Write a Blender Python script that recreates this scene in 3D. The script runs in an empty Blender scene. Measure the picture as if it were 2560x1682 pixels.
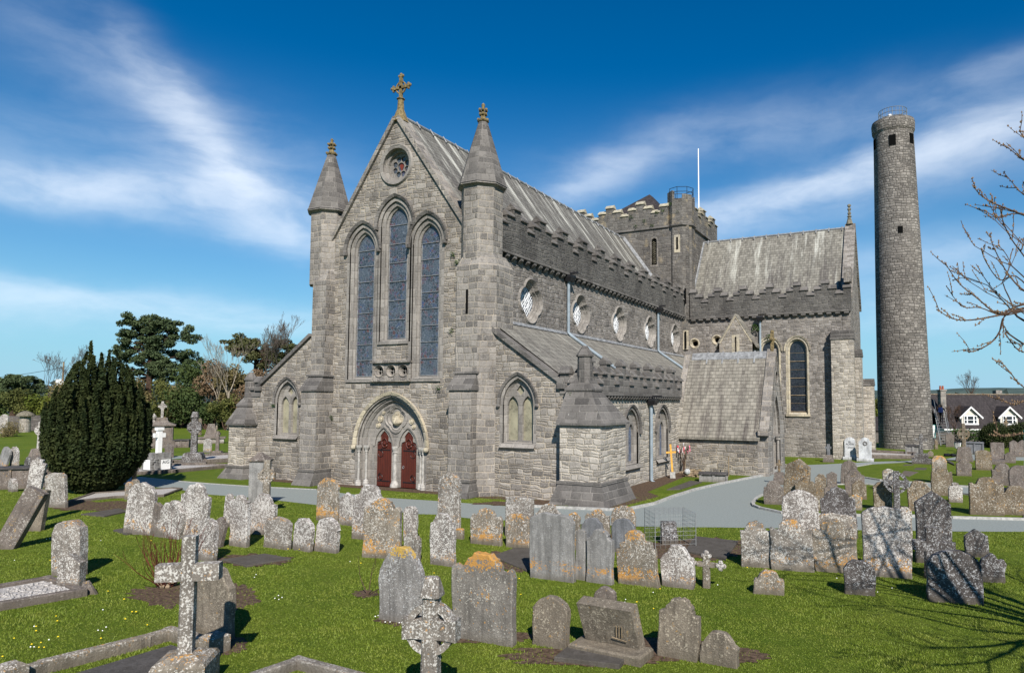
import bpy, bmesh, math, random
import numpy as np
from mathutils import Vector, Matrix, Euler
from mathutils.geometry import tessellate_polygon
R = math.radians
scn = bpy.context.scene
COL = scn.collection

# ------------------------------------------------------------------ camera
F, CPX, CPY, W0, H0 = 1702.87, 1446.23, 896.30, 2560.0, 1682.0   # focal length and principal point in photo pixels
PI_, RO_, YA_ = .0631, .003, -.466
CAM = np.array([22.995, -25.522, 4.174])
_s, _c = math.sin(YA_), math.cos(YA_)
FW = np.array([_s*math.cos(PI_), _c*math.cos(PI_), math.sin(PI_)])
_r = np.array([_c, -_s, 0.0]); _u = np.cross(_r, FW)
RT = _r*math.cos(RO_)+_u*math.sin(RO_); UP = _u*math.cos(RO_)-_r*math.sin(RO_)
cd = bpy.data.cameras.new('camera'); cam = bpy.data.objects.new('camera', cd); COL.objects.link(cam)
cd.sensor_width = 36; cd.lens = F/W0*36; cd.clip_start = .1; cd.clip_end = 9000
cd.shift_x = (W0/2-CPX)/W0; cd.shift_y = (CPY-H0/2)/W0
cam.matrix_world = Matrix(((RT[0], UP[0], -FW[0], CAM[0]), (RT[1], UP[1], -FW[1], CAM[1]), (RT[2], UP[2], -FW[2], CAM[2]), (0, 0, 0, 1)))
scn.camera = cam

def ray(x, y): return FW+RT*(x-CPX)/F-UP*(y-CPY)/F
def on(x, y, ax, v):
    d = ray(x, y); return CAM+d*((v-CAM[ax])/d[ax])

# ------------------------------------------------------------------ light and sky
SUN_AZ, SUN_EL = R(142), R(38)        # azimuth clockwise from +Y
SUN_DIR = Vector((math.sin(SUN_AZ)*math.cos(SUN_EL), math.cos(SUN_AZ)*math.cos(SUN_EL), math.sin(SUN_EL)))
sl = bpy.data.lights.new('sun', 'SUN'); sl.energy = 5.0; sl.angle = R(.53); sl.color = (1, .94, .86)
so = bpy.data.objects.new('sun', sl); COL.objects.link(so)
so.rotation_euler = SUN_DIR.to_track_quat('Z', 'Y').to_euler(); so.location = (30, -40, 40)
scn.view_settings.view_transform = 'Standard'; scn.view_settings.look = 'None'
scn.view_settings.exposure = .52; scn.view_settings.gamma = 1
scn.cycles.max_bounces = 6; scn.cycles.transparent_max_bounces = 8
scn.cycles.use_adaptive_sampling = True

class NT:
    def __init__(s, tree): s.t = tree; s.n = tree.nodes; s.l = tree.links
    def node(s, typ, inputs=None, **kw):
        n = s.n.new(typ)
        for k, v in kw.items(): setattr(n, k, v)
        for k, v in (inputs or {}).items(): s.set(n.inputs[k], v)
        return n
    def set(s, sock, v):
        if hasattr(v, 'is_linked') and not isinstance(v, (int, float)): s.l.new(v, sock)
        elif isinstance(v, (tuple, list)) and len(v) == 3 and sock.type == 'RGBA': sock.default_value = (*v, 1)
        else: sock.default_value = v
    def math(s, op, a, b=None, c=None, clamp=False):
        n = s.n.new('ShaderNodeMath'); n.operation = op; n.use_clamp = clamp
        for i, v in enumerate((a, b, c)):
            if v is not None: s.set(n.inputs[i], v)
        return n.outputs[0]
    def vm(s, op, a, b=None, sc=None):
        n = s.n.new('ShaderNodeVectorMath'); n.operation = op
        s.set(n.inputs[0], a)
        if b is not None: s.set(n.inputs[1], b)
        if sc is not None: s.set(n.inputs[3], sc)
        return n.outputs['Value'] if op in ('DOT_PRODUCT', 'LENGTH') else n.outputs[0]
    def mix(s, f, a, b, mode='MIX'):
        n = s.n.new('ShaderNodeMix'); n.data_type = 'RGBA'; n.blend_type = mode; n.clamp_factor = True
        s.set(n.inputs[0], f); s.set(n.inputs[6], a); s.set(n.inputs[7], b); return n.outputs[2]
    def ramp(s, f, stops, interp='LINEAR'):
        n = s.n.new('ShaderNodeValToRGB'); n.color_ramp.interpolation = interp
        e = n.color_ramp.elements
        while len(e) < len(stops): e.new(.5)
        for el, (p, c) in zip(e, stops):
            el.position = p; el.color = (*c, 1) if isinstance(c, (tuple, list)) else (c, c, c, 1)
        s.set(n.inputs[0], f); return n.outputs[0]
    def noise(s, vec, scale, detail=4, rough=.55, dist=0):
        n = s.node('ShaderNodeTexNoise', {'Scale': scale, 'Detail': detail, 'Roughness': rough, 'Distortion': dist})
        if vec is not None: s.l.new(vec, n.inputs['Vector'])
        return n
    def voro(s, vec, scale, feature='F1', rand=1.0):
        n = s.n.new('ShaderNodeTexVoronoi'); n.feature = feature
        s.set(n.inputs['Scale'], scale); s.set(n.inputs['Randomness'], rand); s.l.new(vec, n.inputs['Vector']); return n
    def smooth(s, v, lo, hi):
        n = s.n.new('ShaderNodeMapRange'); n.interpolation_type = 'SMOOTHSTEP'
        s.set(n.inputs[0], v); s.set(n.inputs[1], lo); s.set(n.inputs[2], hi); return n.outputs[0]

wd = bpy.data.worlds.new('World'); scn.world = wd; wd.use_nodes = True
w = NT(wd.node_tree); w.n.clear()
sky = w.node('ShaderNodeTexSky', sky_type='NISHITA', sun_disc=False, sun_elevation=SUN_EL, sun_rotation=SUN_AZ, altitude=60, air_density=1.0, dust_density=.1, ozone_density=1.6)
geo = w.node('ShaderNodeTexCoord').outputs['Generated']
nz = w.noise(w.vm('MULTIPLY', geo, (1, 1, 2.2)), 2.6, 5, .6)
warp = w.vm('ADD', geo, w.vm('SCALE', w.vm('SUBTRACT', nz.outputs['Color'], (.5, .5, .5)), sc=.075))
CLOUDS = [  # centre x, y, long axis direction, half length, half width (photo pixels as angles), density
    (170, 462, 1, .10, 340, 34, 1.0), (485, 320, .62, .80, 165, 42, .95), (560, 450, 1, .35, 120, 46, .75), (700, 580, 1, .12, 190, 36, .60),
    (300, 190, 1, .55, 240, 60, .26), (380, 772, 1, .06, 480, 36, .45), (150, 735, 1, .12, 260, 20, .35), (700, 450, 1, .3, 230, 100, .16), (60, 340, 1, .1, 200, 70, .14),
    (2120, 446, 1, -.25, 520, 34, .80), (1480, 455, 1, -.5, 160, 42, .55), (1850, 340, 1, -.18, 380, 55, .24), (2360, 640, 1, -.05, 260, 40, .35), (2330, 760, 1, .02, 300, 55, .38), (2470, 330, 1, -.2, 230, 60, .45), (2500, 180, 1, -.35, 130, 25, .22), (2000, 520, 1, -.22, 300, 46, .40)]
tot = None
for (x, y, ax, ay, L, Wd, den) in CLOUDS:
    c = ray(x, y); c = c/np.linalg.norm(c)
    e = ray(x+ax*20, y+ay*20); e = e/np.linalg.norm(e)-c; e /= np.linalg.norm(e); f = np.cross(c, e)
    dv = w.vm('SUBTRACT', warp, tuple(c))
    a = w.math('POWER', w.math('MULTIPLY', w.vm('DOT_PRODUCT', dv, tuple(e)), F/L), 2)
    b = w.math('POWER', w.math('ABSOLUTE', w.math('MULTIPLY', w.vm('DOT_PRODUCT', dv, tuple(f)), F/Wd)), 2)
    g = w.math('MULTIPLY', w.math('EXPONENT', w.math('MULTIPLY', w.math('ADD', a, b), -.9)), den)
    tot = g if tot is None else w.math('ADD', tot, g)
fib = w.noise(w.vm('MULTIPLY', warp, (2.2, 2.2, 8)), 3.2, 7, .58, .25)
fib2 = w.noise(warp, 14, 5, .6)
dens = w.math('MULTIPLY', tot, w.math('ADD', w.math('MULTIPLY', w.smooth(fib.outputs[0], .25, .75), .62), w.math('MULTIPLY', fib2.outputs[0], .55)))
dens = w.math('MULTIPLY', w.math('SUBTRACT', 1, w.math('EXPONENT', w.math('MULTIPLY', dens, -1.25))), .92)
sepz = w.node('ShaderNodeSeparateXYZ', {0: geo}).outputs[2]
low = w.math('MULTIPLY', w.math('POWER', w.math('SUBTRACT', 1, w.math('MAXIMUM', sepz, 0)), 9), .25)
skyc = w.node('ShaderNodeHueSaturation', {'Hue': .5, 'Saturation': 1.85, 'Value': 1.0, 'Color': sky.outputs[0]}).outputs[0]
skyc = w.mix(1.0, skyc, (.42, .93, 1.0), 'MULTIPLY')
hz = w.math('POWER', w.math('SUBTRACT', 1, w.math('MINIMUM', w.math('MAXIMUM', w.math('MULTIPLY', sepz, 2.2), 0), 1)), 1.7)
skyc = w.mix(w.math('MULTIPLY', hz, 1.0), skyc, (3.7, 6.2, 8.3))
cl = w.mix(dens, skyc, (10.0, 10.8, 11.8))
bg = w.node('ShaderNodeBackground', {'Color': cl, 'Strength': .072})
w.l.new(bg.outputs[0], w.node('ShaderNodeOutputWorld').inputs[0])

# ------------------------------------------------------------------ materials
MATS = {}
def newmat(name):
    m = bpy.data.materials.new(name); m.use_nodes = True
    t = NT(m.node_tree); b = t.n['Principled BSDF']
    MATS[name] = m; return m, t, b
def coords(t, rnd=False):
    v = t.node('ShaderNodeTexCoord').outputs['Object']
    if rnd:
        o = t.node('ShaderNodeObjectInfo')
        v = t.vm('ADD', v, t.vm('SCALE', t.node('ShaderNodeCombineXYZ', {0: o.outputs['Random'], 1: .37, 2: .71}).outputs[0], sc=37.0))
    return v
def bump(t, b, h, strength, dist):
    n = t.node('ShaderNodeBump', {'Strength': strength, 'Distance': dist, 'Height': h}); t.l.new(n.outputs[0], b.inputs['Normal'])

def rubble(name, stones, mortar, size=(.40, .235), irr=1.0, mw=.012, stain=.45, round_=False, warm=None, bmp=.03, white=.55):
    m, t, b = newmat(name); v = coords(t)
    s0 = t.node('ShaderNodeSeparateXYZ', {0: v})
    if round_: u = t.math('MULTIPLY', t.math('ARCTAN2', s0.outputs[1], s0.outputs[0]), 2.0)      # unrolled round the tower's own axis
    else:
        nn = t.node('ShaderNodeSeparateXYZ', {0: t.node('ShaderNodeNewGeometry').outputs['True Normal']})
        u = t.math('SUBTRACT', t.math('MULTIPLY', s0.outputs[0], nn.outputs[1]), t.math('MULTIPLY', s0.outputs[1], nn.outputs[0]))
    p = t.node('ShaderNodeCombineXYZ', {0: u, 1: s0.outputs[2], 2: 0.0}).outputs[0]
    wn = t.node('ShaderNodeSeparateColor', {0: t.noise(p, 2.6, 3, .6).outputs['Color']})
    wb = t.node('ShaderNodeSeparateColor', {0: t.noise(p, .55, 2).outputs['Color']})
    k = irr
    u2 = t.math('ADD', u, t.math('MULTIPLY', t.math('SUBTRACT', wn.outputs[0], .5), .16*k))
    z2 = t.math('ADD', t.math('ADD', s0.outputs[2], t.math('MULTIPLY', t.math('SUBTRACT', wn.outputs[1], .5), .10*k)), t.math('MULTIPLY', t.math('SUBTRACT', wb.outputs[0], .5), .42*k))
    z2 = t.math('ADD', z2, t.math('MULTIPLY', t.noise(t.node('ShaderNodeCombineXYZ', {0: 0.0, 1: 0.0, 2: t.math('MULTIPLY', s0.outputs[2], 2.3)}).outputs[0], 1.0, 1).outputs[0], .30*k))
    zr = t.math('DIVIDE', z2, size[1]); row = t.math('FLOOR', zr); fz = t.math('FRACT', zr)
    r1 = t.node('ShaderNodeTexWhiteNoise', {'W': row}, noise_dimensions='1D')
    rs = t.node('ShaderNodeSeparateColor', {0: r1.outputs['Color']})
    wid = t.math('MULTIPLY', t.math('ADD', t.math('MULTIPLY', rs.outputs[0], .8), .62), size[0])
    uu = t.math('DIVIDE', t.math('ADD', u2, t.math('MULTIPLY', rs.outputs[1], 9.7)), wid)
    jn = t.noise(t.node('ShaderNodeCombineXYZ', {0: t.math('MULTIPLY', uu, .9), 1: t.math('MULTIPLY', row, 3.7), 2: 0.0}).outputs[0], 1.0, 0).outputs[0]
    uu = t.math('ADD', uu, t.math('MULTIPLY', jn, .9*k)); cell = t.math('FLOOR', uu); fu = t.math('FRACT', uu)
    sp_ = t.math('GREATER_THAN', t.node('ShaderNodeTexWhiteNoise', {'Vector': t.node('ShaderNodeCombineXYZ', {0: cell, 1: row, 2: 9.0}).outputs[0]}, noise_dimensions='3D').outputs[0], .60 if irr > .6 else 2.0)
    f2 = t.math('MULTIPLY', fz, 2.0); fzs = t.math('FRACT', f2); half = t.math('MULTIPLY', sp_, t.math('FLOOR', f2))
    fz = t.math('ADD', fz, t.math('MULTIPLY', sp_, t.math('SUBTRACT', fzs, fz))); hh_ = t.math('SUBTRACT', 1.0, t.math('MULTIPLY', sp_, .5))
    ru = t.math('MULTIPLY', t.math('MINIMUM', fu, t.math('SUBTRACT', 1, fu)), wid); rv_ = t.math('MULTIPLY', t.math('MULTIPLY', t.math('MINIMUM', fz, t.math('SUBTRACT', 1, fz)), size[1]), hh_)
    fine = t.noise(v, 17, 5, .65).outputs[0]
    e = t.node('ShaderNodeMath', {0: ru, 1: rv_, 2: .03}, operation='SMOOTH_MIN').outputs[0]
    e = t.math('ADD', e, t.math('MULTIPLY', t.math('SUBTRACT', fine, .5), .035))
    cr = t.node('ShaderNodeTexWhiteNoise', {'Vector': t.node('ShaderNodeCombineXYZ', {0: cell, 1: row, 2: half}).outputs[0]}, noise_dimensions='3D')
    cs = t.node('ShaderNodeSeparateColor', {0: cr.outputs['Color']})
    kk = len(stones)
    col = t.ramp(cs.outputs[0], [(i/max(1, kk-1), q) for i, q in enumerate(stones)])
    col = t.mix(t.math('MULTIPLY', t.smooth(fine, .40, .75), .45), col, tuple(min(1, x*1.55) for x in stones[len(stones)//2]))
    col = t.mix(t.math('MULTIPLY', t.smooth(t.noise(v, 7, 6, .72).outputs[0], .50, .72), .6), col, tuple(x*.55 for x in stones[0]))
    mc = t.mix(t.smooth(t.noise(v, .9, 4).outputs[0], .38, .62), mortar, tuple(x*.55 for x in mortar))
    col = t.mix(t.smooth(e, mw*.2, mw*1.6), mc, col)
    big = t.noise(t.vm('MULTIPLY', v, (1, 1, .35)), .6, 6, .66).outputs[0]
    col = t.mix(t.math('MULTIPLY', t.smooth(big, .42, .68), stain), col, t.mix(1.0, col, (.40, .395, .40), 'MULTIPLY'))
    if warm: col = t.mix(t.math('MULTIPLY', t.smooth(t.noise(v, .8, 5, .65).outputs[0], .54, .68), .7), col, warm)
    col = t.mix(t.math('MULTIPLY', t.smooth(t.noise(v, 4.5, 5, .7).outputs[0], .66, .72), white), col, (.60, .58, .53))
    t.set(b.inputs['Base Color'], col); b.inputs['Roughness'].default_value = .92
    b.inputs['Specular IOR Level'].default_value = .2
    h = t.math('ADD', t.math('ADD', t.smooth(e, 0, .05), t.math('MULTIPLY', cs.outputs[1], .5)), t.math('MULTIPLY', fine, .7))
    bump(t, b, h, .75, bmp)
    return m
rubble('limestone_rubble', [(.098, .089, .081), (.205, .187, .167), (.325, .297, .262), (.148, .135, .122), (.245, .218, .188)], (.42, .355, .265), stain=.5)
rubble('pale_rubble', [(.16, .146, .128), (.30, .274, .24), (.43, .393, .34), (.23, .21, .186)], (.52, .45, .34), stain=.38)
rubble('grey_rubble', [(.09, .083, .077), (.18, .165, .152), (.275, .254, .232), (.135, .124, .115)], (.30, .262, .215), stain=.5, size=(.34, .21))
rubble('parapet_stone', [(.060, .057, .055), (.092, .088, .083), (.13, .123, .113), (.078, .074, .07)], (.17, .157, .136), size=(.34, .18), stain=.55, white=.35)
rubble('tower_rubble', [(.078, .072, .067), (.12, .112, .102), (.165, .153, .138), (.10, .093, .085)], (.18, .16, .135), stain=.5, warm=(.33, .265, .165))
rubble('dressed_limestone', [(.115, .106, .098), (.20, .184, .167), (.28, .256, .228), (.15, .138, .127)], (.44, .38, .30), size=(.46, .29), irr=.55, mw=.011, stain=.5, bmp=.02)
rubble('window_ashlar', [(.165, .152, .138), (.225, .208, .188), (.285, .264, .238)], (.30, .275, .235), size=(.5, .40), irr=.1, mw=.006, stain=.5, bmp=.012, white=.3)
rubble('cream_ashlar', [(.24, .212, .165), (.44, .385, .28), (.33, .30, .25)], (.40, .35, .27), size=(.45, .34), irr=.1, mw=.008, stain=.35, bmp=.015)
rubble('dark_ashlar', [(.085, .079, .074), (.128, .119, .11), (.175, .162, .149)], (.27, .25, .225), size=(.62, .29), irr=.12, mw=.008, stain=.5, bmp=.015)
rubble('tower_coursed', [(.115, .105, .095), (.185, .168, .15), (.27, .247, .22), (.145, .132, .12)], (.09, .08, .07), size=(.42, .24), irr=.8, mw=.018, stain=.5, round_=True, bmp=.05)
rubble('boundary_rubble', [(.09, .08, .078), (.14, .125, .115), (.19, .17, .155)], (.12, .11, .095), size=(.36, .20), stain=.5)

def slate(name, ax, cols, streak, wdt=.34, row=.23, light=(.50, .49, .43), dark=(.06, .052, .05), zlo=8, zhi=18):
    m, t, b = newmat(name); v = coords(t); s = t.node('ShaderNodeSeparateXYZ', {0: v})
    u = s.outputs[ax]; z = s.outputs[2]
    nv = t.noise(v, .7, 2).outputs[0]
    vec = t.node('ShaderNodeCombineXYZ', {0: u, 1: t.math('ADD', z, t.math('MULTIPLY', nv, .05)), 2: 0.0}).outputs[0]
    br = t.node('ShaderNodeTexBrick', {'Vector': vec, 'Color1': cols[0], 'Color2': cols[1], 'Mortar': dark, 'Scale': 1, 'Mortar Size': .014, 'Mortar Smooth': .3, 'Brick Width': wdt, 'Row Height': row, 'Bias': 0.0}, offset=.5)
    cell = t.node('ShaderNodeTexWhiteNoise', {'Vector': t.vm('FLOOR', t.vm('DIVIDE', vec, (wdt*.5, row, 1)))}, noise_dimensions='3D').outputs[0]
    col = t.mix(.55, br.outputs['Color'], t.ramp(cell, [(0, tuple(c*.55 for c in cols[0])), (.5, cols[0]), (1, cols[1])]))
    sv = t.node('ShaderNodeCombineXYZ', {0: t.math('MULTIPLY', u, 1.6), 1: t.math('MULTIPLY', z, .16), 2: 0.0}).outputs[0]
    st = t.noise(sv, 1.0, 6, .65).outputs[0]
    hg = t.smooth(z, zlo, zhi)
    col = t.mix(t.math('MULTIPLY', t.smooth(st, .60-.12*streak, .74-.1*streak), t.math('MULTIPLY', t.math('ADD', hg, .25), streak)), col, light)
    st2 = t.noise(t.vm('ADD', sv, (7, 3, 0)), 1.4, 6, .7).outputs[0]
    col = t.mix(t.math('MULTIPLY', t.smooth(st2, .46, .66), t.math('SUBTRACT', 1.0, t.math('MULTIPLY', hg, .6))), col, dark)
    sp = t.noise(v, 9, 5, .7).outputs[0]
    col = t.mix(t.math('MULTIPLY', t.smooth(sp, .55, .72), .4), col, light)
    t.set(b.inputs['Base Color'], col); b.inputs['Roughness'].default_value = .75; b.inputs['Specular IOR Level'].default_value = .25
    fr = t.math('FRACT', t.math('DIVIDE', z, row))
    bump(t, b, t.math('ADD', t.math('ADD', t.math('MULTIPLY', t.math('SUBTRACT', 1, br.outputs['Fac']), .5), t.math('MULTIPLY', fr, -.8)), t.math('MULTIPLY', cell, .5)), .8, .03)
    return m
slate('nave_slate', 1, ((.125, .117, .10), (.185, .176, .154)), .9, zlo=12, zhi=18.4)
slate('transept_slate', 0, ((.165, .155, .13), (.25, .236, .20)), .8, light=(.46, .455, .40), zlo=11, zhi=18.4)
slate('aisle_slate', 1, ((.17, .16, .138), (.235, .222, .19)), .5, zlo=4, zhi=8, dark=(.09, .08, .072), light=(.42, .41, .35))
slate('porch_slate', 0, ((.20, .185, .155), (.27, .25, .21)), .3, wdt=.36, row=.21, zlo=2, zhi=9, dark=(.075, .064, .058), light=(.42, .41, .36))
slate('house_slate', 0, ((.036, .030, .030), (.055, .046, .045)), .1, zlo=2, zhi=30, light=(.085, .075, .07), dark=(.025, .021, .021))

def plain(name, col, rough=.8, metal=0, var=.25, scale=6, spec=.3, rnd=False, bmp=0):
    m, t, b = newmat(name); v = coords(t, rnd)
    n = t.noise(v, scale, 4, .6).outputs[0]
    c = t.mix(t.smooth(n, .3, .7), tuple(x*(1-var) for x in col), tuple(min(1, x*(1+var)) for x in col))
    t.set(b.inputs['Base Color'], c); b.inputs['Roughness'].default_value = rough; b.inputs['Metallic'].default_value = metal
    b.inputs['Specular IOR Level'].default_value = spec
    if bmp: bump(t, b, n, .6, bmp)
    return m
plain('coping_pale', (.34, .31, .235), .9, 0, .35, 4, .2, bmp=.02)
plain('pale_shaft', (.34, .325, .30), .8, 0, .3, 5, .2)
plain('lead', (.20, .205, .21), .6, .0, .35, 5, .4)
plain('pipe_paint', (.22, .265, .30), .55, 0, .15, 3)
plain('black_iron', (.012, .012, .014), .5, 0, .2, 5, .4)
plain('dark_void', (.006, .006, .006), 1, 0, 0, 1, 0)  # near-black colour stands in for the unlit depth of openings
plain('weathered_stone', (.15, .135, .10), .9, 0, .5, 7, .2, bmp=.02)
plain('finial_stone', (.17, .13, .065), .9, 0, .45, 9, .2, bmp=.02)
plain('white_paint', (.80, .80, .78), .5, 0, .05, 6)
plain('steel', (.27, .28, .28), .45, .4, .1, 4)
plain('lattice_paint', (.62, .63, .64), .5, 0, .05, 4)
plain('soil', (.085, .058, .040), .95, 0, .5, 12, .1, bmp=.03)
plain('gravel', (.36, .34, .32), .9, 0, .5, 40, .2, bmp=.03)
plain('kerb_concrete', (.33, .325, .305), .85, 0, .25, 8, .2)
plain('asphalt', (.215, .238, .226), .8, 0, .14, 18, .25)
plain('teal_paint', (.02, .35, .33), .5)
plain('yellow_wood', (.62, .33, .06), .6, 0, .2, 8)
plain('twig_brown', (.075, .048, .035), .9, 0, .3, 9, .1)
plain('twig_red', (.10, .028, .02), .8, 0, .3, 9, .1)
plain('twig_grey', (.11, .09, .075), .9, 0, .3, 9, .1)
plain('birch_bark', (.24, .205, .16), .9, 0, .5, 4, .1)
plain('pine_bark', (.055, .036, .026), .95, 0, .4, 3, .1, bmp=.05)
plain('cream_render', (.55, .52, .46), .9, 0, .12, 2)
plain('brick_red', (.30, .09, .05), .9, 0, .3, 12)
plain('navy_cloth', (.010, .020, .075), .8, 0, .3, 8, .1)
plain('dark_cloth', (.012, .013, .018), .85, 0, .3, 8, .1)
plain('skin', (.55, .33, .24), .5, 0, .05, 6)
plain('dark_hair', (.02, .014, .01), .6)
plain('dandelion', (.85, .62, .02), .6, 0, .1, 8)
plain('daisy', (.85, .85, .82), .6, 0, .05, 8)
plain('ribbon_red', (.70, .06, .10), .6)
plain('ribbon_pink', (.75, .22, .32), .6)
plain('ribbon_white', (.75, .76, .78), .6)
plain('log_bark', (.20, .15, .10), .9, 0, .5, 10, .1)
plain('rail_green', (.03, .05, .05), .6)
plain('timber_post', (.22, .17, .11), .9, 0, .35, 6, .1)

def wood_door():
    m, t, b = newmat('red_door_wood'); v = coords(t)
    s = t.node('ShaderNodeSeparateXYZ', {0: v})
    n = t.noise(t.vm('MULTIPLY', v, (9, 9, .7)), 3, 4).outputs[0]
    col = t.ramp(n, [(.3, (.052, .010, .006)), (.7, (.098, .019, .010))])
    pl = t.math('PINGPONG', s.outputs[0], .075)
    col = t.mix(t.smooth(pl, 0, .012), (.02, .004, .003), col)
    t.set(b.inputs['Base Color'], col); b.inputs['Roughness'].default_value = .45
wood_door()
def glass(name, base, line, scale, tint, lw=.02, rough=.28):
    m, t, b = newmat(name); v = coords(t)
    vv = t.vm('MULTIPLY', v, (1, 1, 1))
    c = t.voro(vv, scale, 'F1'); e = t.voro(vv, scale, 'DISTANCE_TO_EDGE')
    sc_ = t.node('ShaderNodeSeparateColor', {0: c.outputs['Color']})
    col = t.ramp(sc_.outputs[0], [(0, base), (.55, tuple(x*.6 for x in base)), (.75, tint[0]), (.9, tint[1]), (1, base)])
    col = t.mix(t.smooth(t.noise(v, 1.6, 3).outputs[0], .35, .7), col, tuple(x*1.5 for x in base))
    col = t.mix(t.smooth(e.outputs['Distance'], lw*.4, lw*1.6), line, col)
    t.set(b.inputs['Base Color'], col); b.inputs['Roughness'].default_value = rough; b.inputs['Specular IOR Level'].default_value = .5
glass('stained_glass', (.040, .050, .062), (.13, .15, .175), 7.5, ((.10, .045, .04), (.04, .06, .13)), .035)
glass('dark_glass', (.016, .02, .026), (.06, .07, .075), 5, ((.02, .02, .03), (.015, .02, .03)), .02)
glass('pale_glass', (.21, .195, .135), (.30, .28, .20), 8, ((.22, .20, .14), (.19, .18, .13)), .02, .6)
glass('blue_glass', (.05, .07, .11), (.3, .33, .38), 9, ((.03, .06, .14), (.06, .07, .1)), .02)
plain('rose_red_glass', (.16, .035, .02), .3)

def gravestone(name, base, white, orange, wc=(.56, .545, .52), oc=(.47, .235, .05), dark=.4, specks=1.0, cap=0, foot=0):
    m, t, b = newmat(name); v = coords(t, True)
    hr = t.node('ShaderNodeAttribute', attribute_name='hrel').outputs['Fac']
    n0 = t.noise(v, 3.2, 5, .62).outputs[0]; n1 = t.noise(v, 40, 5, .7).outputs[0]
    col = t.mix(t.smooth(n0, .3, .7), tuple(x*.72 for x in base), tuple(x*1.25 for x in base))
    col = t.mix(t.math('MULTIPLY', t.smooth(n1, .42, .62), .65), col, tuple(x*(1-dark) for x in base))
    rz = t.node('ShaderNodeSeparateXYZ', {0: t.node('ShaderNodeTexCoord').outputs['Object']}).outputs[2]
    drip = t.noise(t.vm('MULTIPLY', v, (9, 9, .8)), 1, 4, .6).outputs[0]
    col = t.mix(t.math('MULTIPLY', t.smooth(drip, .48, .66), .55), col, tuple(x*.40 for x in base))
    wl = t.noise(t.vm('ADD', v, (3, 8, 1)), 36, 4, .6).outputs[0]
    wl2 = t.noise(t.vm('ADD', v, (3, 1, 7)), 15, 3, .6).outputs[0]
    wm = t.noise(t.vm('ADD', v, (1, 5, 9)), 2.2, 3, .5).outputs[0]
    th = .655-.17*white; up = t.smooth(rz, .06, .24)
    wv = t.math('ADD', t.math('ADD', t.math('MULTIPLY', wl, .62), t.math('MULTIPLY', wl2, .38)), t.math('MULTIPLY', t.math('SUBTRACT', wm, .5), .22))
    col = t.mix(t.math('MULTIPLY', t.math('MULTIPLY', t.smooth(wv, th, th+.07), up), .82), col, wc)
    spv = t.voro(t.vm('ADD', v, t.vm('SCALE', t.noise(v, 14, 2).outputs['Color'], sc=.05)), 11, 'F1')
    cellr = t.node('ShaderNodeSeparateColor', {0: spv.outputs['Color']})
    spm = t.math('MULTIPLY', t.smooth(t.math('DIVIDE', spv.outputs['Distance'], t.math('ADD', cellr.outputs[0], .25)), .30, .18), t.smooth(cellr.outputs[1], .66, .70))
    col = t.mix(t.math('MULTIPLY', t.math('MULTIPLY', spm, t.smooth(wl, .40, .60)), .55*specks*min(1, white+.1)), col, tuple(min(1, x*1.15) for x in wc))
    ol = t.noise(t.vm('ADD', v, (11, 2, 4)), 26, 4, .62).outputs[0]; ol2 = t.noise(t.vm('ADD', v, (1, 2, 14)), 8, 4, .6).outputs[0]
    om = t.noise(t.vm('ADD', v, (2, 15, 7)), 1.9, 3, .5).outputs[0]
    ov = t.math('ADD', t.math('ADD', t.math('MULTIPLY', ol, .55), t.math('MULTIPLY', ol2, .45)), t.math('MULTIPLY', t.math('SUBTRACT', om, .5), .30))
    if cap: ov = t.math('ADD', ov, t.math('MULTIPLY', t.smooth(hr, .72, 1.0), .16*cap))
    if foot: ov = t.math('ADD', ov, t.math('MULTIPLY', t.math('MULTIPLY', t.smooth(hr, .40, .22), t.smooth(hr, .01, .06)), .13*foot))
    to = .685-.135*orange
    col = t.mix(t.math('MULTIPLY', t.math('MULTIPLY', t.smooth(ov, to, to+.05), up), .85), col, oc)
    col = t.mix(t.math('MULTIPLY', t.smooth(rz, .20, .02), .45), col, (.10, .085, .06))
    t.set(b.inputs['Base Color'], col); b.inputs['Roughness'].default_value = .93; b.inputs['Specular IOR Level'].default_value = .15
    bump(t, b, t.math('ADD', t.math('ADD', n1, wv), t.math('MULTIPLY', n0, 1.5)), .8, .016)
gravestone('lichen_white', (.215, .19, .17), 1.0, .25, wc=(.60, .575, .54), foot=.9)
gravestone('lichen_orange', (.205, .178, .142), .78, .82, wc=(.56, .53, .48), cap=.5, foot=.6)
gravestone('lichen_mixed', (.21, .186, .16), .88, .5, wc=(.56, .54, .50), cap=.4, foot=.4)
gravestone('grey_slab', (.25, .243, .232), .35, .05, wc=(.44, .445, .44), foot=1.2, cap=.5)
gravestone('grey_capped', (.22, .208, .196), .72, .12, wc=(.46, .46, .45), cap=1.6, oc=(.46, .29, .05))
gravestone('orange_crown', (.20, .183, .162), .60, .58, wc=(.44, .42, .37), cap=1.25)
gravestone('brown_stone', (.185, .157, .122), .68, .50, wc=(.38, .335, .26), oc=(.36, .22, .08))
gravestone('dark_stone', (.085, .075, .07), .84, .15, wc=(.42, .42, .42))
gravestone('smooth_grey', (.17, .175, .185), .05, .05, specks=0)
gravestone('ledger_dark', (.080, .075, .075), .22, .03, specks=.5)
gravestone('yellow_lichen', (.165, .130, .090), .74, .80, oc=(.37, .21, .065), wc=(.45, .42, .36), dark=.55)
gravestone('white_marble', (.52, .53, .54), .1, .0, specks=0, dark=.2)
gravestone('purple_grey', (.15, .126, .110), .66, .60, wc=(.36, .335, .30), oc=(.36, .23, .08))

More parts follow.
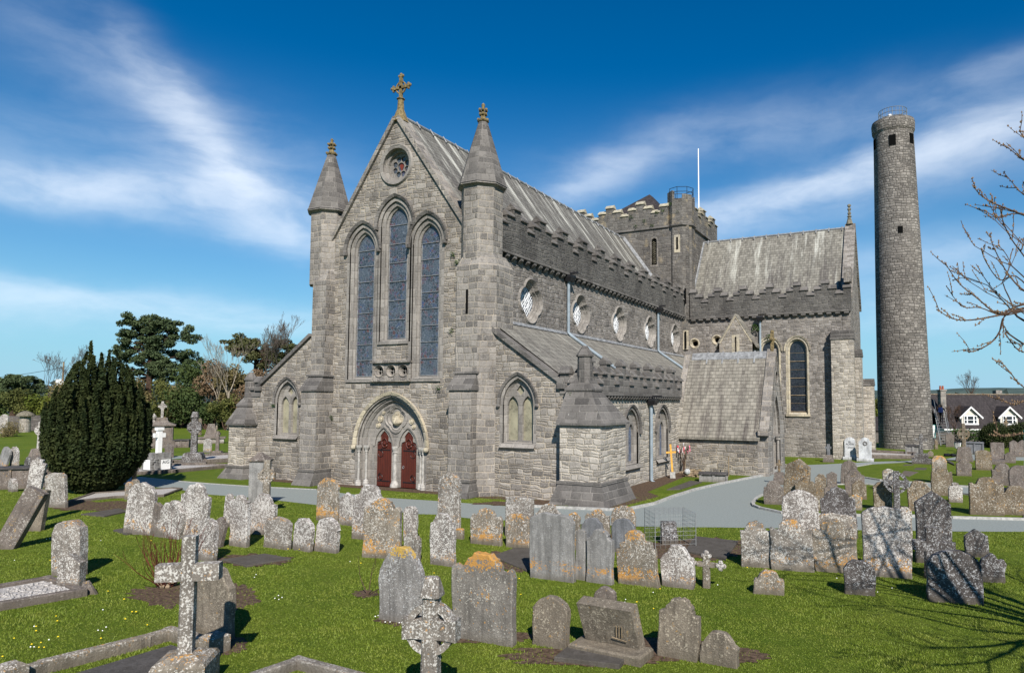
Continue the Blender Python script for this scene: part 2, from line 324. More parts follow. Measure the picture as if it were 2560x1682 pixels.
def grassmat():
    m, t, b = newmat('lawn'); v = coords(t)
    n0 = t.noise(v, .22, 4, .6).outputs[0]; n1 = t.noise(v, 2.0, 5, .65).outputs[0]; n2 = t.noise(v, 26, 5, .75).outputs[0]
    col = t.ramp(n0, [(.3, (.082, .125, .010)), (.55, (.118, .160, .014)), (.75, (.158, .182, .026))])
    col = t.mix(t.math('MULTIPLY', t.smooth(n1, .45, .72), .6), col, (.165, .190, .032))
    col = t.mix(t.math('MULTIPLY', t.smooth(n1, .5, .28), .45), col, (.050, .095, .009))
    col = t.mix(t.math('MULTIPLY', t.smooth(n2, .42, .62), .75), col, (.055, .092, .009))
    t.set(b.inputs['Base Color'], col); b.inputs['Roughness'].default_value = .9; b.inputs['Specular IOR Level'].default_value = .1
    bump(t, b, t.math('ADD', n2, n1), .9, .06)
    m, t, b = newmat('grass_blade'); v = coords(t)
    n1 = t.noise(v, 1.1, 4, .6).outputs[0]; n2 = t.noise(v, 40, 2).outputs[0]
    col = t.ramp(n1, [(.3, (.080, .125, .010)), (.5, (.122, .170, .015)), (.72, (.178, .200, .030))])
    col = t.mix(t.smooth(n2, .45, .7), col, (.165, .185, .042))
    t.set(b.inputs['Base Color'], col); b.inputs['Roughness'].default_value = .6; b.inputs['Specular IOR Level'].default_value = .2
grassmat()
def leaf(name, c1, c2, sc=.5, trans=.0):
    m, t, b = newmat(name); v = coords(t)
    n = t.noise(v, sc, 3, .6).outputs[0]; n2 = t.noise(v, sc*9, 3, .6).outputs[0]
    col = t.mix(t.smooth(n, .3, .7), c1, c2); col = t.mix(t.math('MULTIPLY', t.smooth(n2, .4, .7), .5), col, tuple(x*1.5 for x in c2))
    t.set(b.inputs['Base Color'], col); b.inputs['Roughness'].default_value = .75; b.inputs['Specular IOR Level'].default_value = .15
leaf('yew_leaf', (.012, .022, .007), (.034, .042, .012), .8)
leaf('pine_leaf', (.036, .056, .026), (.066, .088, .038), .3)
leaf('pine_leaf_warm', (.045, .056, .022), (.085, .086, .034), .3)
leaf('hedge_leaf', (.050, .062, .017), (.098, .10, .028), .3)
leaf('holly_leaf', (.026, .046, .016), (.054, .074, .022), .4)
leaf('bare_bush', (.10, .080, .036), (.15, .125, .055), .3)
leaf('russet_bush', (.115, .072, .042), (.16, .11, .065), .3)
leaf('spring_leaf', (.060, .085, .012), (.11, .12, .02), .3)
leaf('ivy_leaf', (.018, .042, .010), (.04, .075, .015), 1.0)
leaf('hill_haze_green', (.045, .070, .060), (.070, .095, .075), .004)  # distance haze is tinted into the hill colour as extra blue
leaf('hill_wood', (.020, .034, .032), (.040, .055, .050), .01)

# ------------------------------------------------------------------ mesh helpers
class MB:
    def __init__(s): s.v = []; s.f = []
    def add(s, vs, fs):
        o = len(s.v); s.v.extend(tuple(float(c) for c in p) for p in vs); s.f.extend(tuple(i+o for i in f) for f in fs); return s
    def box(s, x0, x1, y0, y1, z0, z1):
        return s.add([(x0, y0, z0), (x1, y0, z0), (x1, y1, z0), (x0, y1, z0), (x0, y0, z1), (x1, y0, z1), (x1, y1, z1), (x0, y1, z1)],
                     [(0, 3, 2, 1), (4, 5, 6, 7), (0, 1, 5, 4), (1, 2, 6, 5), (2, 3, 7, 6), (3, 0, 4, 7)])
    def loft(s, rings, cap0=True, cap1=True):
        n = len(rings[0]); o = len(s.v)
        for r in rings: s.v.extend(tuple(float(c) for c in p) for p in r)
        for k in range(len(rings)-1):
            for i in range(n):
                j = (i+1) % n; s.f.append((o+k*n+i, o+k*n+j, o+(k+1)*n+j, o+(k+1)*n+i))
        if cap0: s.f.append(tuple(o+i for i in reversed(range(n))))
        if cap1: s.f.append(tuple(o+(len(rings)-1)*n+i for i in range(n)))
        return s
    def prism(s, plan, z0, z1): return s.loft([[(x, y, z0) for x, y in plan], [(x, y, z1) for x, y in plan]])
    def ngon(s, cx, cy, prof, n=8, rot=None):          # prof: (z, radius)
        a0 = math.pi/n if rot is None else rot
        return s.loft([[(cx+r*math.cos(a0+2*math.pi*i/n), cy+r*math.sin(a0+2*math.pi*i/n), z) for i in range(n)] for z, r in prof])
    def tube(s, pts, rad, n=6, cap=True):
        pts = [Vector(p) for p in pts]; rings = []
        for i, p in enumerate(pts):
            d = (pts[min(i+1, len(pts)-1)]-pts[max(i-1, 0)]).normalized()
            a = d.cross(Vector((0, 0, 1)) if abs(d.z) < .9 else Vector((1, 0, 0))).normalized(); b = d.cross(a)
            r = rad[i] if isinstance(rad, (list, tuple)) else rad
            rings.append([p+(a*math.cos(2*math.pi*k/n)+b*math.sin(2*math.pi*k/n))*r for k in range(n)])
        return s.loft(rings, cap, cap)
    def ball(s, c, r, n=8, m=6, sz=1):
        rings = []
        for j in range(1, m):
            a = math.pi*j/m; rings.append([(c[0]+r*math.sin(a)*math.cos(2*math.pi*i/n), c[1]+r*math.sin(a)*math.sin(2*math.pi*i/n), c[2]-r*sz*math.cos(a)) for i in range(n)])
        return s.loft(rings)
class Frame:
    def __init__(s, o, u, v, n): s.o, s.u, s.vv, s.n = Vector(o), Vector(u), Vector(v), Vector(n)
    def p(s, a, b, c=0): return s.o+s.u*a+s.vv*b+s.n*c
def lancet(cx, hw, z0, zs, za, off=0, offb=None, n=9):
    h = za-zs; Rr = (hw*hw+h*h)/(2*hw); d = Rr-hw; Ro = Rr+off; w_ = hw+off; zo = math.sqrt(max(Ro*Ro-d*d, 1e-6))
    pts = [(cx-w_, z0-(off if offb is None else offb)), (cx+w_, z0-(off if offb is None else offb))]
    amax = math.atan2(zo, d)
    for i in range(n+1):
        a = amax*i/n; pts.append((cx-d+Ro*math.cos(a), zs+Ro*math.sin(a)))
    for i in range(n-1, -1, -1):
        a = amax*i/n; pts.append((cx+d-Ro*math.cos(a), zs+Ro*math.sin(a)))
    return pts
def quat(cx, cz, r, n=48):
    d, q = .40*r/1.02, .62*r/1.02; P = []
    for i in range(n):
        a = 2*math.pi*i/n; ph = (a+math.pi/4) % (math.pi/2)-math.pi/4; k = d*math.cos(ph)+math.sqrt(q*q-(d*math.sin(ph))**2); P.append((cx+k*math.cos(a), cz+k*math.sin(a)))
    return P
def circ(cx, cz, r, n=28, lobes=0, amp=0, ph=0):
    return [(cx+r*(1+amp*math.cos(lobes*2*math.pi*i/n+ph))*math.cos(2*math.pi*i/n), cz+r*(1+amp*math.cos(lobes*2*math.pi*i/n+ph))*math.sin(2*math.pi*i/n)) for i in range(n)]
def fill(m, fr, loops, n0=0):
    flat = [p for l in loops for p in l]
    tr = tessellate_polygon([[Vector((p[0], p[1], 0)) for p in l] for l in loops])
    fs = []
    for a, b, c in tr:
        A, B, C_ = flat[a], flat[b], flat[c]
        ar = (B[0]-A[0])*(C_[1]-A[1])-(B[1]-A[1])*(C_[0]-A[0])
        fs.append((a, b, c) if ar > 0 else (a, c, b))
    m.add([fr.p(p[0], p[1], n0) for p in flat], fs)
def ring(m, fr, A, B, na, nb, closed=True):
    n = len(A); k = n if closed else n-1
    m.add([fr.p(*p, na) for p in A]+[fr.p(*p, nb) for p in B], [(i, (i+1) % n, n+(i+1) % n, n+i) for i in range(k)])
def panel(m, fr, outer, holes, depth):
    fill(m, fr, [outer]+holes); ring(m, fr, outer, outer, 0, -depth)
    for h in holes: ring(m, fr, h, h, 0, -depth)
def hood(m, fr, path, w_, proud):                      # open moulding that follows an arch, path outer/inner pair lists
    A, B = path
    ring(m, fr, A, B, proud, proud*.6, False); ring(m, fr, A, A, 0, proud, False); ring(m, fr, B, B, proud*.6, 0, False)
    for P in (A, B):
        pass
    for i in (0, -1): m.add([fr.p(*A[i], 0), fr.p(*B[i], 0), fr.p(*B[i], proud*.6), fr.p(*A[i], proud)], [(0, 1, 2, 3)])
def obj(name, m, mat, parent=None, label=None, cat=None, group=None, kind=None, smooth=False, loc=None, rot=None):
    me = bpy.data.meshes.new(name); me.from_pydata(m.v, [], m.f); me.update()
    if smooth: me.polygons.foreach_set('use_smooth', [True]*len(me.polygons))
    me.materials.append(MATS[mat])
    o = bpy.data.objects.new(name, me); COL.objects.link(o)
    if parent: o.parent = parent
    if loc is not None: o.location = loc
    if rot is not None: o.rotation_euler = rot
    return tag(o, label, cat, group, kind)
def tag(o, label=None, cat=None, group=None, kind=None):
    for k, v in (('label', label), ('category', cat), ('group', group), ('kind', kind)):
        if v: o[k] = v
    return o
def thing(name, label, cat, loc=(0, 0, 0), group=None, rot=None):
    o = bpy.data.objects.new(name, None); COL.objects.link(o); o.location = loc; o.empty_display_size = .3
    if rot: o.rotation_euler = rot
    return tag(o, label, cat, group)
def bigmesh(name, verts, faces, mat, **kw):            # numpy arrays, all faces with the same number of corners
    me = bpy.data.meshes.new(name); nv, nf, k = len(verts), len(faces), faces.shape[1]
    me.vertices.add(nv); me.vertices.foreach_set('co', verts.astype(np.float32).ravel())
    me.loops.add(nf*k); me.loops.foreach_set('vertex_index', faces.astype(np.int32).ravel())
    me.polygons.add(nf); me.polygons.foreach_set('loop_start', np.arange(0, nf*k, k, dtype=np.int32)); me.polygons.foreach_set('loop_total', np.full(nf, k, dtype=np.int32))
    me.update(calc_edges=True); me.materials.append(MATS[mat])
    o = bpy.data.objects.new(name, me); COL.objects.link(o)
    if 'parent' in kw and kw['parent']: o.parent = kw['parent']
    return tag(o, kw.get('label'), kw.get('cat'), kw.get('group'), kw.get('kind'))
rng = np.random.default_rng(7); random.seed(7)
# ------------------------------------------------------------------ ground, paths, hills
def gp(x, y, z=0.0):
    p = on(x, y, 2, z); return (float(p[0]), float(p[1]))
def gz(x, y):
    t = min(1, max(0, (y-52)/14))*min(1, max(0, (x-14)/6)); t = t*t*(3-2*t)
    return -1.5*t
def ground():
    xs = np.concatenate([[-4000, -1500, -500, -200], np.arange(-120, 121, 4.0), [200, 500, 1500, 4000]])
    ys = np.concatenate([[-400, -120, -60], np.arange(-40, 141, 4.0), [200, 400, 900, 2000, 5000]])
    X, Y = np.meshgrid(xs, ys); Z = np.vectorize(gz)(X, Y)
    v = np.stack([X.ravel(), Y.ravel(), Z.ravel()], 1); nx = len(xs); f = []
    for j in range(len(ys)-1):
        for i in range(nx-1): a = j*nx+i; f.append((a, a+1, a+nx+1, a+nx))
    bigmesh('ground', v, np.array(f), 'lawn', kind='structure')
ground()
GF = Frame((0, 0, 0), (1, 0, 0), (0, 1, 0), (0, 0, 1))
PATH_FAR = [(-150, 1158), (0, 1165), (130, 1175), (240, 1186), (345, 1193), (445, 1203), (518, 1209), (638, 1217), (790, 1224), (860, 1233), (964, 1244), (1094, 1252), (1160, 1257), (1280, 1266), (1408, 1272), (1523, 1277), (1579, 1274), (1641, 1261), (1687, 1243), (1740, 1226), (1798, 1212), (1883, 1195), (1928, 1187), (1966, 1163), (2017, 1162), (2071, 1160), (2184, 1154), (2240, 1152.5), (2364, 1147), (2420, 1136), (2560, 1134)]
PATH_NEAR = [(2560, 1329), (2378, 1328), (2292, 1326.7), (2138, 1325), (1924, 1320), (1800, 1318), (1718, 1317.5), (1591, 1315.5), (1400, 1308), (1176, 1295.5), (1092, 1286), (1046, 1285), (792, 1262), (688, 1250), (642, 1244.5), (521, 1236), (445, 1223), (345, 1213), (240, 1205), (126, 1190), (0, 1178), (-150, 1170)]
ISL1 = [(1886, 1260), (1889, 1266), (1905, 1272), (1928, 1277), (1960, 1284), (2055, 1288), (2161, 1290), (2289, 1291.6), (2378, 1295), (2560, 1299.6), (2560, 1256), (2508, 1249), (2407, 1238), (2280, 1223), (2159, 1212), (2060, 1214), (1980, 1224), (1930, 1234), (1910, 1240), (1896, 1247)]
ISL2 = [(2132, 1180), (2145, 1190), (2159, 1194), (2205, 1201.5), (2328, 1210), (2378, 1215), (2435, 1218), (2560, 1226), (2560, 1152), (2388, 1151), (2240, 1158), (2180, 1161.5), (2142, 1168)]
PATH2 = [(330, 1155), (420, 1148), (573, 1137), (660, 1131), (660, 1126), (573, 1131), (420, 1141), (330, 1147)]
g2 = lambda L: [gp(*p) for p in L]
def outer_ext(L):                       # extend the strips beyond the right edge of the frame along their own direction
    return L
pm = MB(); fill(pm, GF, [g2(PATH_FAR)+[gp(2700, 1131)]+[gp(2760, 1330)]+g2(PATH_NEAR)], .006)
obj('path', pm, 'asphalt', kind='structure')
pm = MB(); fill(pm, GF, [g2(PATH2)], .006); obj('path', pm, 'asphalt', kind='structure')
im = MB()
for I in (ISL1, ISL2):
    P = g2(I); fill(im, GF, [P], .035); ring(im, GF, P, P, .035, 0)
obj('lawn_island', im, 'lawn', kind='structure')
def kerb(m, pts, w_=.13, h=.10, off=0):
    for i in range(len(pts)-1):
        a, b = Vector(pts[i]), Vector(pts[i+1]); d = (b-a); L = d.length
        if L < .05: continue
        d /= L; n = Vector((-d.y, d.x)); nseg = max(1, round(L/.92))
        for k in range(nseg):
            p, q = a+d*(L*k/nseg+.006), a+d*(L*(k+1)/nseg-.006)
            m.prism([tuple(p+n*off), tuple(q+n*off), tuple(q+n*(off+w_)), tuple(p+n*(off+w_))], -.05, h)
km = MB(); kerb(km, g2(PATH_FAR)[13:24]); kerb(km, (lambda P: P[18:]+P[:14])(g2(ISL1)), off=-.13, h=.09); kerb(km, g2(ISL1)[10:19], off=-.13, h=.09); kerb(km, g2(ISL2)[11:]+g2(ISL2)[:8], off=-.13, h=.08)
kerb(km, g2(PATH_FAR)[4:9], h=.03, w_=.10)
obj('path_kerb', km, 'kerb_concrete', kind='structure')
# bare soil along the walls and in the beds
sm = MB()
def blob(cx, cy, rx, ry, seed, n=44, z=.004):
    q = random.Random(seed); P = []
    for i in range(n):
        a = 2*math.pi*i/n; k = 1+q.uniform(-.22, .22); P.append(gp(cx+rx*k*math.cos(a), cy+ry*k*math.sin(a)))
    if (P[1][0]-P[0][0])*(P[2][1]-P[0][1])-(P[1][1]-P[0][1])*(P[2][0]-P[0][0]) < 0: P.reverse()
    fill(sm, GF, [P], z)
for i, a in enumerate([(430, 1488, 100, 28), (590, 1490, 55, 32), (560, 1610, 60, 26), (1020, 1552, 80, 14), (1190, 1592, 150, 15), (1480, 1640, 200, 26), (1640, 1620, 210, 26), (1850, 1640, 70, 16), (915, 1485, 32, 9), (1690, 1372, 105, 22), (1790, 1372, 80, 26), (240, 1265, 120, 12), (1290, 1402, 80, 26), (1320, 1258, 130, 6), (640, 1400, 90, 14)]): blob(*a, 100+i, z=.004+.0007*i)
sm.add([(-10.3, -.75, .0035), (9.4, -.75, .0035), (9.4, .2, .0035), (-10.3, .2, .0035)], [(0, 1, 2, 3)])
fill(sm, GF, [[(9.8, -.9), (12.1, -1.2), (12.5, 3.4), (11.5, 4.5), (11.2, 9), (10.9, 13.7), (9.8, 13.7)]], 0.0032)
obj('soil_bed', sm, 'soil', kind='structure')
# far hills
def hills():
    v, f = [], []; n = 160
    for k, (dist, base, amp, sd) in enumerate([(2300, 40, 12, 1), (3600, 66, 20, 5)]):
        q = random.Random(sd); ph = [q.uniform(0, 6.28) for _ in range(6)]; o = len(v)
        for i in range(n):
            a = R(-75)+R(120)*i/(n-1)
            h = base+amp*(math.sin(3.1*a*3+ph[0])*.5+math.sin(a*23+ph[1])*.22+math.sin(a*61+ph[2])*.10+math.sin(a*140+ph[3])*.05)
            for dd, hh in ((-600, -4), (-150, h*.72), (0, h), (500, h*.8)):
                r_ = dist+dd; v.append((CAM[0]+r_*math.sin(a), CAM[1]+r_*math.cos(a), hh))
        for i in range(n-1):
            for j in range(3): a0 = o+i*4+j; f.append((a0, a0+4, a0+5, a0+1))
    bigmesh('hills', np.array(v), np.array(f), 'hill_haze_green', kind='structure')
hills()
# ------------------------------------------------------------------ the cathedral
cath = thing('cathedral', 'grey limestone cathedral with gabled west front, spired turrets and battlemented crossing tower', 'cathedral')
WF = Frame((0, 0, 0), (1, 0, 0), (0, 0, 1), (0, -1, 0))                 # west front
def bars(m, fr, cx, hw, zs, n, r=.018):
    for z in zs: m.tube([fr.p(cx-hw, z, n), fr.p(cx+hw, z, n)], r, 5)
def surround(fr, parent, outl, off, depth, mat, prouds=.012):
    pass
ACX = 7.2
def alights(cx): return [lancet(cx-.4, .235, 2.5, 4.1, 4.52, n=6), lancet(cx+.4, .235, 2.5, 4.1, 4.52, n=6)]
outer = [(-10, -.4), (10, -.4), (10, 4.75), (9.25, 5.0), (5.4, 7.62), (4.3, 7.62), (4.3, 12.15), (0, 18.2), (-4.3, 12.15), (-4.3, 7.62), (-5.4, 7.62), (-9.25, 5.0), (-10, 4.75)]
LN = [(-2.06, .58, 5.37, 11.75, 12.62), (.02, .61, 7.2, 12.85, 13.72), (2.04, .58, 5.37, 11.75, 12.62)]
OFF = .30
holes = [lancet(*l, off=OFF, offb=.12) for l in LN]
holes.append(circ(.02, 15.86, .98)); holes.append([(-1.12, 5.22), (1.12, 5.22), (1.12, 6.03), (-1.12, 6.03)])
DOOR = (0, 1.98, 0, 1.95, 4.28)
holes.append(lancet(*DOOR, off=.12, offb=.0))
holes += [lancet(s*ACX, .78, 2.35, 4.05, 5.2) for s in (-1, 1)]
m = MB(); panel(m, WF, outer, holes, .5); obj('wall', m, 'limestone_rubble', cath)
for i, l in enumerate(LN):
    big = lancet(*l, off=OFF, offb=.12); mid = lancet(*l, off=.10, offb=.05); sml = lancet(*l)
    m = MB(); ring(m, WF, lancet(*l, off=OFF+.16, offb=.16), big, .012, .012); ring(m, WF, big, big, .012, -.07); ring(m, WF, big, mid, -.07, -.11); ring(m, WF, mid, mid, -.11, -.18); ring(m, WF, mid, sml, -.18, -.23); ring(m, WF, sml, sml, -.23, -.30)
    m.box(l[0]-l[1]-.35, l[0]+l[1]+.35, -.08, .10, l[2]-.26, l[2]-.12)
    win = obj('lancet_window', m, 'window_ashlar', cath)
    m = MB(); fill(m, WF, [sml], -.29); obj('pane', m, 'stained_glass', win)
    m = MB(); k = 8 if i != 1 else 6
    bars(m, WF, l[0], l[1], [l[2]+.04+(l[3]-l[2])*j/k for j in range(k+1)], -.26)
    for s in (-1, 1): m.tube([WF.p(l[0]+s*(l[1]-.05), l[2], -.265), WF.p(l[0]+s*(l[1]-.05), l[3], -.265)], .016, 5)
    obj('saddle_bar', m, 'lead', win)
    n0 = 9
    A = lancet(*l, off=OFF+.20)[2:]; B = lancet(*l, off=OFF+.34)[2:]
    m = MB(); hood(m, WF, (B, A), .14, .16)
    for s in (A[0], A[-1]): m.box(s[0]-.10 if s[0] < l[0] else s[0]-.06, s[0]+.06 if s[0] < l[0] else s[0]+.10, -.18, 0, s[1]-.16, s[1])
    obj('hood_mould', m, 'dark_ashlar', win)
# round gable window
m = MB(); c0 = circ(.02, 15.86, 1.0); c1 = circ(.02, 15.86, .84); c2 = circ(.02, 15.86, .70)
ring(m, WF, circ(.02, 15.86, 1.06), c0, .0, .10); ring(m, WF, c0, c1, .10, .06); ring(m, WF, c1, c1, .06, -.14); ring(m, WF, c1, c2, -.14, -.18); ring(m, WF, c2, c2, -.18, -.40)
rw = obj('round_window', m, 'window_ashlar', cath)
m = MB(); petals = [circ(.02+.40*math.cos(R(45*k+22.5)), 15.86+.40*math.sin(R(45*k+22.5)), .150, 14) for k in range(8)]+[circ(.02, 15.86, .22, 14)]
fill(m, WF, [circ(.02, 15.86, .71)]+petals, -.33)
for p in petals: ring(m, WF, p, p, -.33, -.40)
obj('tracery', m, 'window_ashlar', rw)
m = MB(); fill(m, WF, [circ(.02, 15.86, .7)], -.395); obj('pane', m, 'stained_glass', rw)
m = MB(); fill(m, WF, [[(-.12, 15.95), (.03, 15.62), (.18, 15.95), (.03, 16.08)]], -.385); obj('pane', m, 'rose_red_glass', rw)
# quatrefoil panel
m = MB(); pc = [(-.76, 5.64), (0, 5.64), (.76, 5.64)]; ph = [circ(x, z, .29, 20) for x, z in pc]
fill(m, WF, [[(-1.16, 5.2), (1.16, 5.2), (1.16, 6.05), (-1.16, 6.05)]]+ph, .05); [ring(m, WF, circ(x, z, .33, 20), circ(x, z, .29, 20), .05, .10) for x, z in pc]; [ring(m, WF, circ(x, z, .29, 20), circ(x, z, .29, 20), .10, .05) for x, z in pc]
for p, (x, z) in zip(ph, pc): ring(m, WF, p, circ(x, z, .24, 20), .05, -.06); ring(m, WF, circ(x, z, .24, 20), circ(x, z, .24, 20), -.06, -.16)
m.box(-1.24, 1.24, -.20, 0, 6.03, 6.13); m.box(-1.24, 1.24, -.20, 0, 5.12, 5.22); m.box(-1.2, -1.1, -.08, 0, 5.2, 6.05); m.box(1.1, 1.2, -.08, 0, 5.2, 6.05)
qp = obj('quatrefoil_panel', m, 'dressed_limestone', cath)
for x, z in pc:
    m = MB(); hs = [circ(x+.125*math.cos(R(90*k+45)), z+.125*math.sin(R(90*k+45)), .084, 10) for k in range(4)]
    fill(m, WF, [circ(x, z, .245, 20)]+hs, -.10); [ring(m, WF, h, h, -.10, -.155) for h in hs]
    tq = obj('tracery', m, 'window_ashlar', qp); m = MB(); fill(m, WF, [circ(x, z, .25, 20)], -.145); obj('pane', m, 'dark_void', tq)  # no glass: black sheet paints the deep shade behind the tracery
# west doorway
m = MB(); P = [lancet(*DOOR, off=o, offb=0) for o in (.26, .12, .02, -.06, -.14, -.26, -.36)]
for a, b, da, db in ((0, 1, .03, .03), (1, 1, .03, -.07), (1, 2, -.07, -.10), (2, 2, -.10, -.17), (2, 3, -.17, -.15), (3, 4, -.15, -.25), (4, 4, -.25, -.30), (4, 5, -.30, -.29), (5, 6, -.29, -.37)):
    ring(m, WF, P[a], P[b], da, db)
dw = obj('doorway', m, 'window_ashlar', cath)
A = lancet(*DOOR, off=.20)[2:]; B = lancet(*DOOR, off=.36)[2:]
m = MB(); hood(m, WF, (B, A), .16, .16)
for s in (-1, 1): m.ball((s*2.28, -.14, 1.90), .13, 8, 6)
obj('hood_mould', m, 'cream_ashlar', dw)
DL = [lancet(s*.77, .555, 0, 1.95, 2.86, n=8) for s in (-1, 1)]
def trefoil(cx): return [(cx-.49, 0), (cx+.49, 0), (cx+.49, 1.98), (cx+.44, 2.16), (cx+.26, 2.22), (cx+.27, 2.44), (cx+.14, 2.60), (cx, 2.72), (cx-.14, 2.60), (cx-.27, 2.44), (cx-.26, 2.22), (cx-.44, 2.16), (cx-.49, 1.98)]
TF = [trefoil(s*.77) for s in (-1, 1)]
m = MB(); tymp = lancet(*DOOR, off=-.36, offb=0)
fill(m, WF, [tymp, quat(0, 3.32, .58)]+DL, -.37)
for d, tf in zip(DL, TF): ring(m, WF, d, d, -.37, -.41)
obj('tympanum', m, 'window_ashlar', dw)
m = MB()
for d, tf in zip(DL, TF):
    fill(m, WF, [d, tf], -.41); ring(m, WF, tf, tf, -.41, -.48)
for r0, r1, d0, d1 in ((.72, .66, -.32, -.31), (.66, .60, -.31, -.40), (.60, .55, -.40, -.37), (.55, .48, -.37, -.47), (.48, .38, -.47, -.46)):
    ring(m, WF, quat(0, 3.32, r0), quat(0, 3.32, r1), d0, d1)
ring(m, WF, quat(0, 3.32, .72), quat(0, 3.32, .72), -.37, -.32)
for d in DL:
    c_ = (d[0][0]+d[1][0])/2; a = lancet(c_, .555, 0, 1.95, 2.86, off=.0, n=8)[2:]; b = lancet(c_, .555, 0, 1.95, 2.86, off=.09, n=8)[2:]
    ring(m, WF, b, a, -.31, -.33, False); ring(m, WF, b, b, -.37, -.31, False); ring(m, WF, a, a, -.33, -.41, False)
obj('oculus', m, 'window_ashlar', dw)
m = MB(); fill(m, WF, [quat(0, 3.32, .42)], -.47); obj('oculus_back', m, 'cream_ashlar', dw)
m = MB(); m.ngon(.0, .44, [(2.98, .06), (3.05, .22), (3.2, .24), (3.32, .16), (3.45, .10), (3.5, .04)], 10); m.ball((.0, .42, 3.53), .075, 8, 6); m.ball((-.2, .44, 3.2), .09, 7, 5); m.ball((.2, .44, 3.16), .1, 7, 5); obj('carved_figure', m, 'cream_ashlar', dw, smooth=True)
m = MB()
for x, z, r_ in ((-.98, 3.3, .17), (-1.12, 2.98, .14), (-.80, 3.62, .12), (.98, 3.2, .15), (1.12, 2.95, .11)):
    m.loft([[WF.p(a, b, -.37) for a, b in circ(x, z, r_, 14)], [WF.p(a, b, -.31) for a, b in circ(x, z, r_*.94, 14)], [WF.p(a, b, -.33) for a, b in circ(x, z, r_*.6, 14)], [WF.p(a, b, -.29) for a, b in circ(x, z, r_*.45, 14)]], False, True)
obj('roundel', m, 'cream_ashlar', dw)
for s in (-1, 1):
    for x, y in ((2.02, .0), (1.71, .19)):
        m = MB(); m.ngon(s*x, y, [(.02, .15), (.16, .15), (.20, .13), (.26, .13), (.30, .06), (1.66, .06), (1.68, .085), (1.74, .075), (1.86, .13), (1.90, .15), (1.99, .15)], 10)
        obj('colonnette', m, 'pale_shaft', dw, smooth=False)
m = MB(); m.ngon(0, .34, [(0, .22), (.12, .22), (.25, .16), (.32, .09), (1.62, .09), (1.66, .13), (1.74, .11), (1.90, .17), (1.97, .17)], 10); obj('colonnette', m, 'pale_shaft', dw)
m = MB()
m.box(-2.6, -1.5, -.12, .5, -.3, .0); m.box(1.5, 2.5, -.12, .5, -.3, .0); m.box(-1.5, 1.5, -.32, 1.1, -.3, -.006); m.prism([(-3.0, -.5), (-1.4, -.75), (1.5, -.75), (2.9, -.45), (2.9, 0), (-3.0, 0)], -.3, -.16)
obj('doorstep', m, 'dressed_limestone', dw)
for s, tf in zip((-1, 1), TF):
    m = MB(); fill(m, WF, [tf], -.47); dr = obj('door', m, 'red_door_wood', cath)
    cx = s*.77; m = MB(); y = .46
    for z in (.26, 1.78):
        m.box(cx-.44 if s < 0 else cx-.36, cx+.36 if s < 0 else cx+.44, y-.02, y, z-.018, z+.018)
        hx = cx-.30 if s < 0 else cx+.30
        for (px_, pz, r0, a0, a1) in ((hx+.05*(-s), z+.17, .14, -90, 170), (hx+.05*(-s), z-.2 if z > 1 else z+.22, .15, -170 if z > 1 else 90, 100 if z > 1 else 300)):
            m.tube([(px_-s*-1*0+r0*math.cos(R(a0+(a1-a0)*k/10)), y-.015, pz+r0*math.sin(R(a0+(a1-a0)*k/10))) for k in range(11)], .012, 4)
    obj('strap_hinge', m, 'black_iron', dr)
    m = MB(); m.tube([(cx+.17*math.cos(R(36*k)), y-.03, 2.12+.22*math.sin(R(36*k))) for k in range(11)], .035, 6); m.ball((cx, y-.02, 2.08), .07, 8, 6); obj('carved_boss', m, 'red_door_wood', dr)
    if s > 0: m = MB(); m.tube([(cx-.32+.05*math.cos(R(40*k)), y-.04, .98+.07*math.sin(R(40*k))) for k in range(10)], .012, 5); obj('door_handle', m, 'lead', dr)
# two-light windows of the aisle fronts and aisle wall
def two_light(fr, cx, z0, zs, za, hw, mat_glass, parent, n0=0.0, sill=True):
    W = lancet(cx, hw, z0, zs, za); m = MB(); lz0 = z0+.12; lh = hw*.36; q = hw*.49
    A_ = [lancet(cx-q, lh, lz0, zs-.12, zs+.36*hw/.78, n=6), lancet(cx+q, lh, lz0, zs-.12, zs+.36*hw/.78, n=6)]
    eye = [(cx, zs+.36), (cx+.21*hw/.78, zs+.60), (cx, zs+.88), (cx-.21*hw/.78, zs+.60)]
    V = lancet(cx, hw-.10, z0+.05, zs, za-.12)
    ring(m, fr, lancet(cx, hw, z0, zs, za, off=.16), W, n0+.012, n0+.012); ring(m, fr, W, W, n0+.012, n0-.08); ring(m, fr, W, V, n0-.08, n0-.20)
    fill(m, fr, [V]+A_+[eye], n0-.20)
    for a in A_+[eye]: ring(m, fr, a, a, n0-.20, n0-.34)
    B_ = Frame(fr.o, fr.u, fr.vv, fr.n)
    if sill: ring(m, fr, [(cx-hw-.12, z0-.02), (cx+hw+.12, z0-.02)], [(cx-hw-.12, z0-.18), (cx+hw+.12, z0-.18)], n0+.02, n0+.16, False); ring(m, fr, [(cx-hw-.12, z0-.18), (cx+hw+.12, z0-.18)], [(cx-hw-.12, z0-.30), (cx+hw+.12, z0-.30)], n0+.16, n0+.01, False)
    wn = obj('traceried_window', m, 'window_ashlar', parent)
    m = MB(); fill(m, fr, [V], n0-.33); obj('pane', m, mat_glass, wn)
    a = lancet(cx, hw, z0, zs, za, off=.14)[2:]; b = lancet(cx, hw, z0, zs, za, off=.25)[2:]
    m = MB(); hood(m, fr, (b, a), .12, n0+.14)
    for s_ in (a[0], a[-1]):
        sg = 1 if s_[0] > cx else -1; c = fr.p(s_[0]+sg*.07, s_[1]-.05, n0+.07); m.ball(c, .10, 6, 5)
    obj('hood_mould', m, 'dark_ashlar', wn)
    return wn
